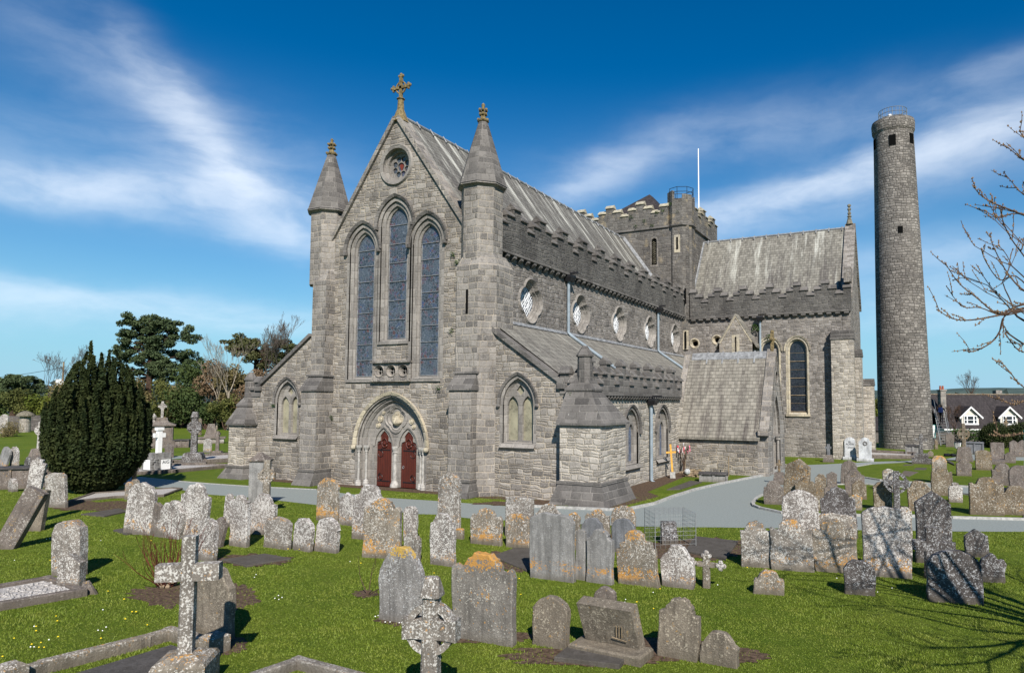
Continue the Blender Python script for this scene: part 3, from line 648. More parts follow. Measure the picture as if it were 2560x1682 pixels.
for s in (-1, 1): two_light(WF, s*ACX, 2.35, 4.05, 5.2, .78, 'pale_glass', cath)
# gable copings, cross
def slab_line(m, p0, p1, y0, y1, th):                # sloping coping between two (x, z) points
    d = Vector((p1[0]-p0[0], p1[1]-p0[1])).normalized(); n = Vector((-d.y, d.x)); n = n if n.y > 0 else -n
    pl = [p0, p1, (p1[0]+n.x*th, p1[1]+n.y*th), (p0[0]+n.x*th, p0[1]+n.y*th)]
    m.loft([[(x, y0, z) for x, z in pl], [(x, y1, z) for x, z in pl]])
m = MB()
for s in (-1, 1):
    slab_line(m, (s*4.45, 11.98), (0, 18.22), -.13, .62, .20); slab_line(m, (s*4.45, 12.0), (0, 18.24), -.06, -.001, -.0+.06)
obj('gable_coping', m, 'dressed_limestone', cath)
for s in (-1, 1):
    m = MB(); slab_line(m, (s*9.45, 4.86), (s*5.5, 7.55), -.14, .55, .18)
    m.box(min(s*9.2, s*9.62), max(s*9.2, s*9.62), -.16, .5, 4.72, 5.0)
    obj('aisle_coping', m, 'dark_ashlar', cath)
m = MB(); m.ngon(0, .24, [(18.1, .42), (18.55, .26), (18.75, .18), (19.25, .15), (19.3, .22), (19.36, .16)], 8)
cr = obj('gable_cross', m, 'finial_stone', cath)
m = MB(); m.box(-.07, .07, .17, .31, 19.3, 20.42); m.box(-.46, .46, .17, .31, 19.83, 19.97)
for k in range(16):
    a, b = R(22.5*k), R(22.5*(k+1)); m.tube([(.30*math.cos(a), .24, 19.9+.30*math.sin(a)), (.30*math.cos(b), .24, 19.9+.30*math.sin(b))], .045, 6)
for x, z in ((0, 20.46), (-.48, 19.9), (.48, 19.9)):
    m.ball((x, .24, z), .10, 7, 5)
    for dx, dz in ((.11, .04), (-.11, .04), (0, .12), (0, -.10)): m.ball((x+dx, .24, z+dz), .075, 6, 5)
obj('cross_head', m, 'finial_stone', cr)
# turrets
def turret(s, x0, x1):
    cx, cy = s*4.88, .42; t = thing('turret', None, None); t.parent = cath
    m = MB(); m.ngon(cx, cy, [(10.2, .98), (13.95, .98), (14.0, 1.04), (14.06, 1.16), (14.12, 1.16)], 8); obj('shaft', m, 'dressed_limestone', t)
    m = MB(); m.ngon(cx, cy, [(14.125, 1.19), (14.2, 1.14), (15.7, .70), (17.2, .24), (17.26, .22)], 8); obj('spire', m, 'dark_ashlar', t)
    m = MB(); m.ngon(cx, cy, [(17.25, .17), (17.28, .26), (17.34, .28), (17.42, .17), (17.52, .13), (17.6, .10), (17.95, .07), (18.12, .09), (18.2, .02)], 8)
    for z, r_, q in ((17.36, .24, .075), (17.66, .15, .07), (17.86, .17, .075)):
        for k in range(6): m.ball((cx+r_*math.cos(R(60*k)), cy+r_*math.sin(R(60*k)), z), q, 6, 5)
    obj('finial', m, 'finial_stone', t)
    # square lower stage merging into the shaft
    f0, f1 = (x0, x1)
    pl = [(f0, .3), (f0, -.60), (f1, -.60), (f1+.6, 0), (f1+.6, 1.4), (f0, 1.4)] if s > 0 else [(f0-.12, 1.4), (f0-.12, -.30), (f0+.12, -.60), (f1, -.60), (f1, .3), (f1, 1.4)]
    m = MB(); m.prism(pl, -.3, 10.3)
    cen = (sum(p[0] for p in pl)/len(pl), sum(p[1] for p in pl)/len(pl))
    m.loft([[(x, y, 10.3) for x, y in pl], [(cen[0]+(x-cen[0])*.78, cen[1]+(y-cen[1])*.72, 10.85) for x, y in pl]])
    obj('shaft_stage', m, 'dressed_limestone', t)
    m = MB(); m.box((f0+f1)/2-.06, (f0+f1)/2+.06, -.615, -.5, 8.1, 9.2)
    if s > 0: obj('loophole', m, 'dark_void', t)
    m = MB(); m.box(f0-.06, f1+.08, -.72, 0, 5.40, 5.50); m.loft([[(f0-.08, -1.12, 4.66), (f1+.08, -1.12, 4.66), (f1+.08, 0, 4.66), (f0-.08, 0, 4.66)], [(f0-.08, -1.12, 4.74), (f1+.08, -1.12, 4.74), (f1+.08, 0, 4.74), (f0-.08, 0, 4.74)], [(f0+.0, -.64, 5.40), (f1+.0, -.64, 5.40), (f1, 0, 5.40), (f0, 0, 5.40)]])
    obj('weathering', m, 'dark_ashlar', t)
    m = MB(); m.box(f0-.012, f1+.012, -1.04, 0, .72, 4.66); obj('buttress', m, 'dressed_limestone', t)
    m = MB(); m.box(f0-.04, f1+.04, -1.12, 0, .66, .76); m.loft([[(f0-.12, -1.42, -.2), (f1+.12, -1.42, -.2), (f1+.12, 0, -.2), (f0-.12, 0, -.2)], [(f0-.12, -1.42, .02), (f1+.12, -1.42, .02), (f1+.12, 0, .02), (f0-.12, 0, .02)], [(f0-.02, -1.06, .66), (f1+.02, -1.06, .66), (f1+.02, 0, .66), (f0-.02, 0, .66)]])
    obj('plinth', m, 'dark_ashlar', t)
turret(1, 4.25, 5.42); turret(-1, -4.98, -3.92)

# stepped battlements
def battlement(fr, L, z0, steps, uw, th, parent, base=0.0, capm='dark_ashlar', wallm='parapet_stone', start=0):
    m, c = MB(), MB(); n = int(round(L/uw)); uw = L/n
    m.loft([[fr.p(0, base, 0), fr.p(L, base, 0), fr.p(L, base, -th), fr.p(0, base, -th)], [fr.p(0, z0, 0), fr.p(L, z0, 0), fr.p(L, z0, -th), fr.p(0, z0, -th)]])
    for i in range(n):
        a, b = i*uw, (i+1)*uw; h = z0+steps[(i+start) % len(steps)]
        if h > z0+.02: m.loft([[fr.p(a, z0, 0), fr.p(b, z0, 0), fr.p(b, z0, -th), fr.p(a, z0, -th)], [fr.p(a, h, 0), fr.p(b, h, 0), fr.p(b, h, -th), fr.p(a, h, -th)]])
        e = .035; a -= e; b += e
        c.loft([[fr.p(x, h+.002, .09), fr.p(x, h+.06, .09), fr.p(x, h+.34, -th*.5), fr.p(x, h+.06, -th-.09), fr.p(x, h+.002, -th-.09)] for x in (a, b)])
    p = obj('parapet', m, wallm, parent); obj('coping', c, capm, p); return p
def corbels(fr, L, z, parent, sp=.62, w_=.26, d=.24, h=.26, mat='dark_ashlar'):
    m = MB(); n = int(L/sp)
    for i in range(n):
        a = (i+.5)*L/n-w_/2
        m.loft([[fr.p(a, z-h, .03), fr.p(a+w_, z-h, .03), fr.p(a+w_, z-h*.5, d), fr.p(a, z-h*.5, d)], [fr.p(a, z, -.02), fr.p(a+w_, z, -.02), fr.p(a+w_, z, d), fr.p(a, z, d)]])
    m.loft([[fr.p(0, z, 0), fr.p(L, z, 0), fr.p(L, z, d+.03), fr.p(0, z, d+.03)], [fr.p(0, z+.13, 0), fr.p(L, z+.13, 0), fr.p(L, z+.13, d+.03), fr.p(0, z+.13, d+.03)]])
    return obj('corbel_table', m, mat, parent)
ST = [0.0, .42, .84, .42]
# nave
SF = Frame((5.386, 0, 0), (0, 1, 0), (0, 0, 1), (1, 0, 0))              # south nave wall, u = Y
m = MB(); RS = [4.03+5.655*k for k in range(5)]
RO = [quat(y, 9.24, 1.13) for y in RS]
panel(m, SF, [(.2, 6.5), (29, 6.5), (29, 11.2), (.2, 11.2)], RO, .6); obj('wall', m, 'grey_rubble', cath)
for y, o in zip(RS, RO):
    m = MB(); g = lambda r_: quat(y, 9.24, r_*1.06)
    for a, b, da, db in ((1.14, 1.06, .0, .10), (1.06, .99, .10, -.02), (.99, .96, -.02, -.12), (.96, .90, -.12, -.13), (.90, .86, -.13, -.25), (.86, .80, -.25, -.26), (.80, .77, -.26, -.38)): ring(m, SF, g(a), g(b), da, db)
    ring(m, SF, g(1.14), g(1.14), -.05, .0)
    rz = obj('rose_window', m, 'cream_ashlar' if False else 'window_ashlar', cath)
    m = MB(); fill(m, SF, [g(.79)], -.36); obj('pane', m, 'blue_glass', rz)
    m = MB()
    for k in range(-4, 5):
        for sg in (1, -1):
            pts = []
            for q in range(25):
                u_ = -1+q/12; x, z = u_*.78, sg*u_*.78*1.25+k*.23
                if math.hypot(x, z) < .78: pts.append((x, z))
            if len(pts) > 1: m.tube([SF.p(y+pts[0][0], 9.24+pts[0][1], -.335), SF.p(y+pts[-1][0], 9.24+pts[-1][1], -.335)], .018, 4)
    m.tube([SF.p(y+.36*math.cos(R(30*k)), 9.24+.36*math.sin(R(30*k)), -.33) for k in range(13)], .025, 4)
    for k in range(4): m.tube([SF.p(y+.7*math.cos(R(45*k)), 9.24+.7*math.sin(R(45*k)), -.325), SF.p(y-.7*math.cos(R(45*k)), 9.24-.7*math.sin(R(45*k)), -.325)], .022, 4)
    obj('lattice', m, 'lattice_paint', rz)
corbels(SF, 29, 11.2, cath)
PF = Frame((5.56, .9, 0), (0, 1, 0), (0, 0, 1), (1, 0, 0))
battlement(PF, 28.1, 12.62, [0, .42, .84, .42], .62, .42, cath, 11.33)
m = MB(); m.box(-5.386, -4.7, .3, 29, 0, 12.6); obj('wall', m, 'grey_rubble', cath)
m = MB(); rs = lambda x: 18.42-1.375*abs(x)
m.add([(0, .5, 18.42), (0, 29, 18.42), (5.2, 29, rs(5.2)), (5.2, .5, rs(5.2)), (-5.2, 29, rs(5.2)), (-5.2, .5, rs(5.2))], [(0, 3, 2, 1), (0, 1, 4, 5)])
nr = obj('roof', m, 'nave_slate', cath)
m = MB(); m.tube([(0, .6, 18.45), (0, 29, 18.45)], .09, 8)
for k in range(26):
    y = 1.5+k*1.09; m.tube([(-.22, y, 18.22), (0, y, 18.58), (.22, y, 18.22)], .05, 5)
obj('ridge_roll', m, 'lead', nr)
m = MB(); m.loft([[(x, 28.62, rs(x)+.05) for x in (.1, 4.9)]+[(4.9, 28.9, rs(4.9)+.32), (.1, 28.9, rs(.1)+.32)], [(x, 28.55, rs(x)+.03) for x in (.1, 4.9)]+[(4.9, 28.88, rs(4.9)+.36), (.1, 28.88, rs(.1)+.36)]]); obj('flashing', m, 'lead', nr)
# south aisle
AX = 10.0
AF = Frame((AX, 0, 0), (0, 1, 0), (0, 0, 1), (1, 0, 0))
AW = [6.2, 10.75]; m = MB()
panel(m, AF, [(.505, -.4), (29, -.4), (29, 4.3), (.505, 4.3)], [lancet(c, .92, 1.05, 2.65, 3.8) for c in AW], .5); obj('wall', m, 'pale_rubble', cath)
for c in AW: two_light(AF, c, 1.05, 2.65, 3.8, .92, 'blue_glass', cath)
corbels(AF, 13.7, 4.46, cath, sp=.36, w_=.15, d=.2, h=.22)
AP = Frame((AX+.2, 0.0, 0), (0, 1, 0), (0, 0, 1), (1, 0, 0))
battlement(AP, 13.75, 4.98, [0, .42, .9, .42], .46, .34, cath, 4.60, wallm='dark_ashlar')
EP = Frame((9.3, -.05, 0), (1, 0, 0), (0, 0, 1), (0, -1, 0)); battlement(EP, .9, 4.95, [.40, 0], .45, .34, cath, 4.5, wallm='dark_ashlar')
EP = Frame((-10.2, -.05, 0), (1, 0, 0), (0, 0, 1), (0, -1, 0)); battlement(EP, .9, 4.75, [0, .42], .45, .34, cath, 4.4, wallm='dark_ashlar')
m = MB(); m.add([(5.30, .3, 8.0), (5.30, 29, 8.0), (9.75, 29, 4.92), (9.75, .3, 4.92)], [(0, 3, 2, 1)]); ar = obj('roof', m, 'aisle_slate', cath)
m = MB(); m.loft([[(5.39, y, 8.06), (5.44, y, 8.04), (5.55, y, 7.88), (5.39, y, 7.92)] for y in (.3, 28.9)]); obj('flashing', m, 'lead', ar)
m = MB(); m.box(-10, -9.5, .505, 29, -.4, 5.0); obj('wall', m, 'grey_rubble', cath); m = MB(); m.add([(-5.3, .3, 8.0), (-5.3, 29, 8.0), (-9.75, 29, 4.92), (-9.75, .3, 4.92)], [(0, 1, 2, 3)]); obj('roof', m, 'aisle_slate', cath)
# corner piers
def pier(x0, x1, y0, y1, zb, ze, pc_, mat, pz):
    t = thing('corner_pier', None, None); t.parent = cath
    P_ = lambda e: [(x0-e, y0-e), (x1+e, y0-e), (x1+e, y1+e), (x0-e, y1+e)]
    m = MB(); m.prism(P_(0), zb, ze); obj('shaft', m, mat, t)
    m = MB(); m.loft([[(x, y, z) for x, y in P_(e)] for z, e in ((-.4, .36), (.0, .36), (.12, .30), (zb-.06, .06), (zb-.05, .10), (zb+.06, .10), (zb+.07, .02))]); obj('plinth', m, 'dark_ashlar', t)
    cx, cy = pc_; q = .62
    Q = [(x0+.08, y0+.42), (x0+.08+.62*(x1-x0), y0+.42), (x0+.08+.62*(x1-x0), cy+.62), (x0+.08, cy+.62)]
    m = MB(); m.loft([[(x, y, ze) for x, y in P_(.05)], [(x, y, ze) for x, y in P_(.13)], [(x, y, ze+.09) for x, y in P_(.13)], [(x, y, pz) for x, y in Q]])
    e = .06; Q2 = [(Q[0][0]-e, Q[0][1]-e), (Q[1][0]+e, Q[1][1]-e), (Q[2][0]+e, Q[2][1]+e), (Q[3][0]-e, Q[3][1]+e)]
    m.loft([[(x, y, pz) for x, y in Q2], [(x, y, pz+.09) for x, y in Q2], [(cx+(x-cx)*.48, cy+(y-cy)*.48, pz+.52) for x, y in Q]]); obj('weathering', m, 'dark_ashlar', t)
    m = MB(); m.ngon(cx, cy, [(pz+.05, .33), (pz+1.42, .31), (pz+1.44, .37), (pz+1.50, .37), (pz+1.86, .13), (pz+1.9, .1)], 8); obj('pinnacle', m, 'dark_ashlar', t)
pier(9.66, 11.5, -.7, 1.9, .88, 3.22, (10.40, .12), 'pale_rubble', 4.62)
pier(-10.82, -9.56, -.72, 1.6, .62, 2.86, (-10.25, .12), 'pale_rubble', 3.86)
# transept
TF_ = Frame((0, 29, 0), (1, 0, 0), (0, 0, 1), (0, -1, 0))
TW = [(14.5, .60, 3.4, 8.15, 8.95), (12.4, .60, 3.4, 8.15, 8.95)]
arch = lambda l, o=0, ob=None: [(l[0]-l[1]-o, l[2]-(o if ob is None else ob)), (l[0]+l[1]+o, l[2]-(o if ob is None else ob))]+[(l[0]+(l[1]+o)*math.cos(R(15*k)), l[3]+(l[4]-l[3]+o)*math.sin(R(15*k))) for k in range(13)]
m = MB(); OC = [circ(6.32, 9.0, .36, 20), circ(8.2, 9.22, .36, 20)]
panel(m, TF_, [(5.2, -.3), (17.83, -.3), (17.83, 11.0), (5.2, 11.0)], [arch(l, .12) for l in TW]+OC, .6); obj('wall', m, 'grey_rubble', cath)
for l in TW:
    m = MB(); ring(m, TF_, arch(l, .26, .12), arch(l, .12), .014, .014); ring(m, TF_, arch(l, .12), arch(l, .12), .014, -.10); ring(m, TF_, arch(l, .12), arch(l), -.10, -.18); ring(m, TF_, arch(l), arch(l), -.18, -.32)
    m.box(l[0]-l[1]-.3, l[0]+l[1]+.3, 28.86, 29.05, l[2]-.30, l[2]-.12)
    wn = obj('round_headed_window', m, 'cream_ashlar', cath)
    m = MB(); fill(m, TF_, [arch(l)], -.30); obj('pane', m, 'dark_glass', wn)
    m = MB(); bars(m, TF_, l[0], l[1], [l[2]+.05, l[2]+1.32, l[2]+2.65, l[2]+3.95], -.27, .03); bars(m, TF_, l[0], l[1], [l[2]+.7, l[2]+2.0, l[2]+3.3, l[2]+4.6], -.28, .012); obj('saddle_bar', m, 'timber_post', wn)
    a = arch(l, .28)[2:]; b = arch(l, .40)[2:]; m = MB(); hood(m, TF_, (b, a), .14, .12); obj('hood_mould', m, 'cream_ashlar', wn)
for o, (x, z) in zip(OC, ((6.32, 9.0), (8.2, 9.22))):
    m = MB(); ring(m, TF_, circ(x, z, .46, 20), o, .0, .06); ring(m, TF_, o, circ(x, z, .22, 20), .06, -.22); ring(m, TF_, circ(x, z, .22, 20), circ(x, z, .22, 20), -.22, -.4); ow = obj('round_window', m, 'cream_ashlar', cath)
    m = MB(); fill(m, TF_, [circ(x, z, .24, 20)], -.39); obj('pane', m, 'dark_void', ow)
corbels(TF_, 0.01, 0, cath) if False else None
CF = Frame((6.0, 29, 0), (1, 0, 0), (0, 0, 1), (0, -1, 0)); corbels(CF, 12.45, 11.0, cath, sp=.62, w_=.34)
BF = Frame((6.0, 28.83, 0), (1, 0, 0), (0, 0, 1), (0, -1, 0)); battlement(BF, 12.45, 12.35, [.84, .42, 0, .42], .52, .42, cath, 11.13)
m = MB(); m.add([(5.6, 29.35, 12.2), (18.3, 29.35, 12.2), (18.3, 33.5, 18.42), (5.6, 33.5, 18.42), (18.3, 38.0, 11.7), (5.6, 38.0, 11.7)], [(0, 1, 2, 3), (3, 2, 4, 5)]); tr = obj('roof', m, 'transept_slate', cath)
m = MB(); m.tube([(5.6, 33.5, 18.45), (18.2, 33.5, 18.45)], .09, 8)
for k in range(12): m.tube([(6.3+k*1.02, 33.3, 18.22), (6.3+k*1.02, 33.5, 18.58), (6.3+k*1.02, 33.7, 18.22)], .05, 5)
obj('ridge_roll', m, 'lead', tr)
m = MB(); m.loft([[(5.75, 29.5, 12.5), (6.0, 29.5, 12.45), (6.0, 33.4, 18.32), (5.75, 33.4, 18.37)], [(5.75, 29.42, 12.6), (6.0, 29.42, 12.55), (6.0, 33.3, 18.45), (5.75, 33.3, 18.5)]]); obj('flashing', m, 'lead', tr)
GFm = Frame((18.4, 0, 0), (0, 1, 0), (0, 0, 1), (1, 0, 0))
m = MB(); panel(m, GFm, [(29, -.4), (38, -.4), (38, 11.2), (33.5, 18.35), (29, 11.2)], [], .55)
m.loft([[(18.0, 28.75, 13.2), (18.52, 28.75, 13.2), (18.52, 29.5, 13.2), (18.0, 29.5, 13.2)], [(18.0, 28.75, 14.3), (18.52, 28.75, 14.3), (18.52, 29.5, 14.3), (18.0, 29.5, 14.3)]])
for s in (-1, 1):
    d = Vector((0, -s*4.5, 0)); a = [(17.75, 33.5, 18.3), (18.55, 33.5, 18.3), (18.55, 33.5, 18.75), (17.75, 33.5, 18.75)]; b = [(x, y+s*4.3, z-6.3) for x, y, z in a]; m.loft([a, b])
obj('wall', m, 'grey_rubble', cath)
m = MB(); m.ngon(18.1, 33.5, [(18.7, .3), (19.0, .2), (19.3, .12), (19.35, .2), (19.45, .1), (19.8, .09), (20.3, .05)], 8); [m.ball((18.1, 33.5, z), .15, 6, 5) for z in (19.6, 19.95, 20.25)]; obj('finial', m, 'weathered_stone', cath)
def step_buttress(x0, x1, y0, y1, z1, z2, mat='pale_rubble'):
    m = MB(); m.box(x0, x1, y0, y1, -.4, z1); b = obj('buttress', m, mat, cath)
    m = MB(); k = 3
    for i in range(k):
        e = .06-.02*i; m.box(x0-e, x1+e, y0-.06+.14*i, y1, z1+(z2-z1)*i/k, z1+(z2-z1)*(i+1)/k-.03)
    obj('weathering', m, 'dark_ashlar', b)
step_buttress(17.05, 18.62, 28.25, 29.0, 8.85, 9.6)
step_buttress(18.42, 19.05, 29.3, 30.5, 7.6, 8.2); step_buttress(18.42, 19.45, 36.3, 37.6, 5.6, 6.2)
# stair gablet against the transept
GB = Frame((10.05, 27.7, 0), (1, 0, 0), (0, 0, 1), (0, -1, 0))
m = MB(); sl_ = [(-.07, 8.1), (.07, 8.1), (.07, 9.3), (-.07, 9.3)]
panel(m, GB, [(-1.3, 4.5), (1.3, 4.5), (1.3, 8.9), (0, 11.0), (-1.3, 8.9)], [sl_], .4); m.box(8.75, 8.95, 27.72, 29, 4.5, 8.9); m.box(11.15, 11.35, 27.72, 29, 4.5, 8.9); gb = obj('stair_gablet', m, 'limestone_rubble', cath)
m = MB(); ring(m, GB, [(-.3, 7.95), (.3, 7.95), (.3, 9.45), (-.3, 9.45)], sl_, .012, .012); 
for s in (-1, 1): ring(m, GB, [(s*1.33, 8.86), (0, 11.03)], [(s*1.20, 8.82), (0, 10.82)], .02, .02, False)
obj('quoin', m, 'cream_ashlar', gb); m = MB(); fill(m, GB, [sl_], -.2); obj('slit', m, 'dark_void', gb)
m = MB()
for s in (-1, 1): m.loft([[(10.05, y, 11.02), (10.05+s*1.62, y, 8.42), (10.05+s*1.66, y, 8.54), (10.05, y, 11.16)] for y in (27.66, 29)])
obj('roof', m, 'porch_slate', gb)
# crossing tower
TY = 28.9; TT = 19.0
t = thing('crossing_tower', None, None); t.parent = cath
CW = Frame((0, TY, 0), (1, 0, 0), (0, 0, 1), (0, -1, 0)); lw = (2.86, .23, 15.85, 17.95, 18.18)
m = MB(); panel(m, CW, [(-5.9, 11), (5.9, 11), (5.9, TT), (-5.9, TT)], [arch(lw)], .5); m.loft([[(x, y, z) for x, y in ((-5.88, TY+.5), (5.88, TY+.5), (5.88, 37.5), (-5.88, 37.5))] for z in (11, TT)]); obj('wall', m, 'tower_rubble', t)
m = MB(); ring(m, CW, arch(lw, .14), arch(lw), .02, .02); ring(m, CW, arch(lw), arch(lw), .02, -.3); wn = obj('belfry_window', m, 'dressed_limestone', t)
m = MB(); fill(m, CW, [arch(lw)], -.26); obj('pane', m, 'dark_void', wn)
m = MB()
for k in range(-6, 14): 
    for sg in (-1, 1): m.tube([CW.p(2.63, 15.9+k*.16+(0 if sg > 0 else .3), -.2), CW.p(3.09, 15.9+k*.16+(.3 if sg > 0 else 0), -.2)], .016, 4) if 0 <= k < 13 else None
obj('lattice', m, 'weathered_stone', wn)
m = MB(); sx, sy = 5.0, 29.75
m.ngon(sx, sy, [(0, 1.14), (19.0, 1.14)], 8); obj('stair_turret', m, 'tower_rubble', t)
m = MB(); m.ngon(sx, sy, [(18.9, 1.15), (19.0, 1.31), (19.08, 1.31), (19.1, 1.2)], 8); m.box(-6.02, 4.2, TY-.14, TY, 18.98, 19.12); m.box(5.9, 6.05, 30.6, 37.6, 18.98, 19.12); obj('string_course', m, 'dark_ashlar', t)
m = MB(); m.ngon(sx, sy, [(19.1, 1.17), (21.3, 1.17), (21.32, 1.1)], 8)
for k in range(8):
    a = R(45*k+22.5); b = R(45*k+67.5)
    if k in (0, 3, 4, 6): m.prism([(sx+r_*math.cos(q), sy+r_*math.sin(q)) for r_, q in ((1.17, a), (1.17, b), (.85, b), (.85, a))], 21.3, 22.05 if k in (3, 4) else 21.65)
obj('turret_parapet', m, 'tower_rubble', t)
m = MB()
for z in (21.9, 22.3): m.tube([(sx+1.08*math.cos(R(45*k-135)), sy+1.08*math.sin(R(45*k-135)), z) for k in range(8)], .025, 5)
for k in range(8): m.tube([(sx+1.08*math.cos(R(45*k-135)), sy+1.08*math.sin(R(45*k-135)), 21.2), (sx+1.08*math.cos(R(45*k-135)), sy+1.08*math.sin(R(45*k-135)), 22.3)], .025, 5)
obj('railing', m, 'black_iron', t)
TP = Frame((-6.0, TY-.06, 0), (1, 0, 0), (0, 0, 1), (0, -1, 0)); battlement(TP, 10.1, 20.35, [.45, 0, .45, .9], .72, .5, t, 19.12, capm='coping_pale', wallm='tower_rubble', start=1)
TS = Frame((6.0, 30.6, 0), (0, 1, 0), (0, 0, 1), (1, 0, 0)); battlement(TS, 7.0, 20.35, [.45, 0, .45, .9], .78, .5, t, 19.12, capm='coping_pale', wallm='tower_rubble')
m = MB(); m.add([(-4.3, 30.2, 20.2), (3.6, 30.2, 20.2), (3.6, 36.6, 20.2), (-4.3, 36.6, 20.2), (.9, 33, 23.4), (.9, 34, 23.4)], [(0, 1, 4), (1, 2, 5, 4), (2, 3, 5), (3, 0, 4, 5)]); obj('roof', m, 'house_slate', t)
p = on(1747, 535, 1, 33.5); q = on(1745, 372, 1, 33.5)
m = MB(); m.tube([(p[0], 33.5, 19.5), (p[0], 33.5, q[2])], [.07, .045], 6); obj('flagpole', m, 'white_paint', t)
m = MB(); [m.box(x-.07, x+.07, TY-.02, TY+.1, 16.9, 18.0) for x in ()]; m.box(4.90, 5.06, 28.665, 28.72, 16.95, 18.0); m.box(5.62, 5.74, 28.56, 28.66, 12.3, 13.6); m.box(5.62, 5.74, 28.56, 28.66, 8.6, 10.0); obj('loophole', m, 'dark_void', t)
m = MB(); m.box(4.72, 5.24, 28.68, 28.78, 16.7, 18.2); obj('slit_surround', m, 'cream_ashlar', t)
m = MB(); m.box(5.44, 5.90, 28.68, 28.8, 8.5, 10.1); obj('slit_surround', m, 'cream_ashlar', t)
# south porch
PX0, PX1, PY0, PY1, PYR, PZE, PZR = 10.0, 15.2, 13.8, 19.0, 16.4, 2.55, 7.2
t = thing('south_porch', None, None); t.parent = cath
m = MB(); m.box(PX0, PX1-.605, PY0, PY0+.5, -.5, PZE); m.box(PX0, PX1-.605, PY1-.5, PY1, -.5, PZE); obj('wall', m, 'limestone_rubble', t)
PF_ = Frame((PX1, 0, 0), (0, 1, 0), (0, 0, 1), (1, 0, 0))
pd = (PYR, .95, 0, 2.15, 4.35); pw = circ(PYR, 5.65, .38, 16)
m = MB(); panel(m, PF_, [(PY0, -.5), (PY1, -.5), (PY1, PZE), (PYR, 7.05), (PY0, PZE)], [lancet(*pd, off=.2, offb=0), pw], .6); obj('gable_wall', m, 'dressed_limestone', t)
m = MB(); 
for a, b, da, db in ((.42, .2, .012, .012), (.2, .2, .012, -.14), (.2, .08, -.14, -.2), (.08, .08, -.2, -.34), (.08, 0, -.34, -.36), (0, 0, -.36, -.6)): ring(m, PF_, lancet(*pd, off=a, offb=0), lancet(*pd, off=b, offb=0), da, db)
for y in (PYR-1.0, PYR+1.0): m.ngon(PX1-.12, y, [(0, .16), (.3, .16), (.35, .09), (1.85, .09), (1.9, .16), (2.1, .18)], 8)
m.box(PX1-.3, PX1+.06, PYR-1.35, PYR-.8, 2.1, 2.24); m.box(PX1-.3, PX1+.06, PYR+.8, PYR+1.35, 2.1, 2.24); dd = obj('doorway', m, 'window_ashlar', t)
m = MB(); fill(m, PF_, [lancet(*pd)], -.55); obj('door_glazing', m, 'dark_glass', dd)
m = MB(); ring(m, PF_, circ(PYR, 5.65, .46, 16), pw, .01, .05); ring(m, PF_, pw, pw, .05, -.25); pwn = obj('round_window', m, 'window_ashlar', t); m = MB(); fill(m, PF_, [pw], -.22); obj('pane', m, 'dark_glass', pwn)
m = MB(); o_ = .10
slp = (PZR-PZE)/(PYR-PY0)
m.loft([[(x, PY0-.22, PZE-.22*slp), (x, PYR, PZR), (x, PYR, PZR-.14), (x, PY0-.22, PZE-.22*slp-.16)] for x in (PX0-.1, PX1-.42)]); m.loft([[(x, PY1+.22, PZE-.22*slp), (x, PY1+.22, PZE-.22*slp-.16), (x, PYR, PZR-.14), (x, PYR, PZR)] for x in (PX0-.1, PX1-.42)]); rf = obj('roof', m, 'porch_slate', t)
m = MB(); m.loft([[(x, PYR-.24, PZR-.38), (x, PYR-.22, PZR-.33), (x, PYR, PZR+.07), (x, PYR+.22, PZR-.33), (x, PYR+.24, PZR-.38)] for x in (PX0+.05, PX1-.33)])
for k in range(4): x = 11.05+k*.98; m.loft([[(x+dx, PYR-.40, PZR-.64), (x+dx, PYR-.24, PZR-.31), (x+dx, PYR, PZR+.12), (x+dx, PYR, PZR+.05)] for dx in (-.05, .05)])
obj('ridge_flashing', m, 'lead', rf)
for s in (-1, 1):
    for xa, xb, up_ in ((PX1-.48, PX1+.06, .20), (PX0-.42, PX0-.06, .22)):
        a = [(xa, PYR, PZR-.1), (xb, PYR, PZR-.1), (xb, PYR, PZR+up_), (xa, PYR, PZR+up_)]; L_ = PYR-PY0+.1
        m = MB(); m.loft([a, [(x, y+s*L_, z-slp*L_) for x, y, z in a]]); obj('coping', m, 'dressed_limestone', t)
m = MB(); m.box(PX1-.5, PX1+.08, PY0-.32, PY0+.1, PZE-.25, PZE+.12); obj('kneeler', m, 'dressed_limestone', t)
m = MB(); m.box(PX1-.27, PX1-.09, PYR-.09, PYR+.09, 7.2, 8.35); m.box(PX1-.24, PX1-.12, PYR-.32, PYR+.32, 7.9, 8.06); [m.ball((PX1-.18, PYR+dy, z), .12, 6, 5) for dy, z in ((0, 8.42), (-.34, 7.98), (.34, 7.98))]; obj('gable_cross', m, 'finial_stone', t)
# rainwater pipes
def pipe(pts, hopper, parent=cath, r=.085):
    m = MB()
    m.tube(pts, r, 8); pp = obj('downpipe', m, 'pipe_paint', parent)
    m = MB(); x, y, z = hopper; m.loft([[(x-.16, y-.2, z), (x+.2, y-.2, z), (x+.2, y+.2, z), (x-.16, y+.2, z)], [(x-.2, y-.3, z+.22), (x+.28, y-.3, z+.22), (x+.28, y+.3, z+.22), (x-.2, y+.3, z+.22)], [(x-.2, y-.3, z+.36), (x+.28, y-.3, z+.36), (x+.28, y+.3, z+.36), (x-.2, y+.3, z+.36)]]); m.box(x-.1, x+.55, y-.07, y+.07, z+.42, z+.52)
    obj('hopper', m, 'black_iron', pp)
zr_ = lambda x: 8.0-(x-5.3)*.692
pipe([(5.56, 7.9, 11.0), (5.56, 7.9, 8.0), (5.75, 7.9, zr_(5.75)+.12), (9.55, 7.9, zr_(9.55)+.14)], (5.58, 7.9, 10.85))
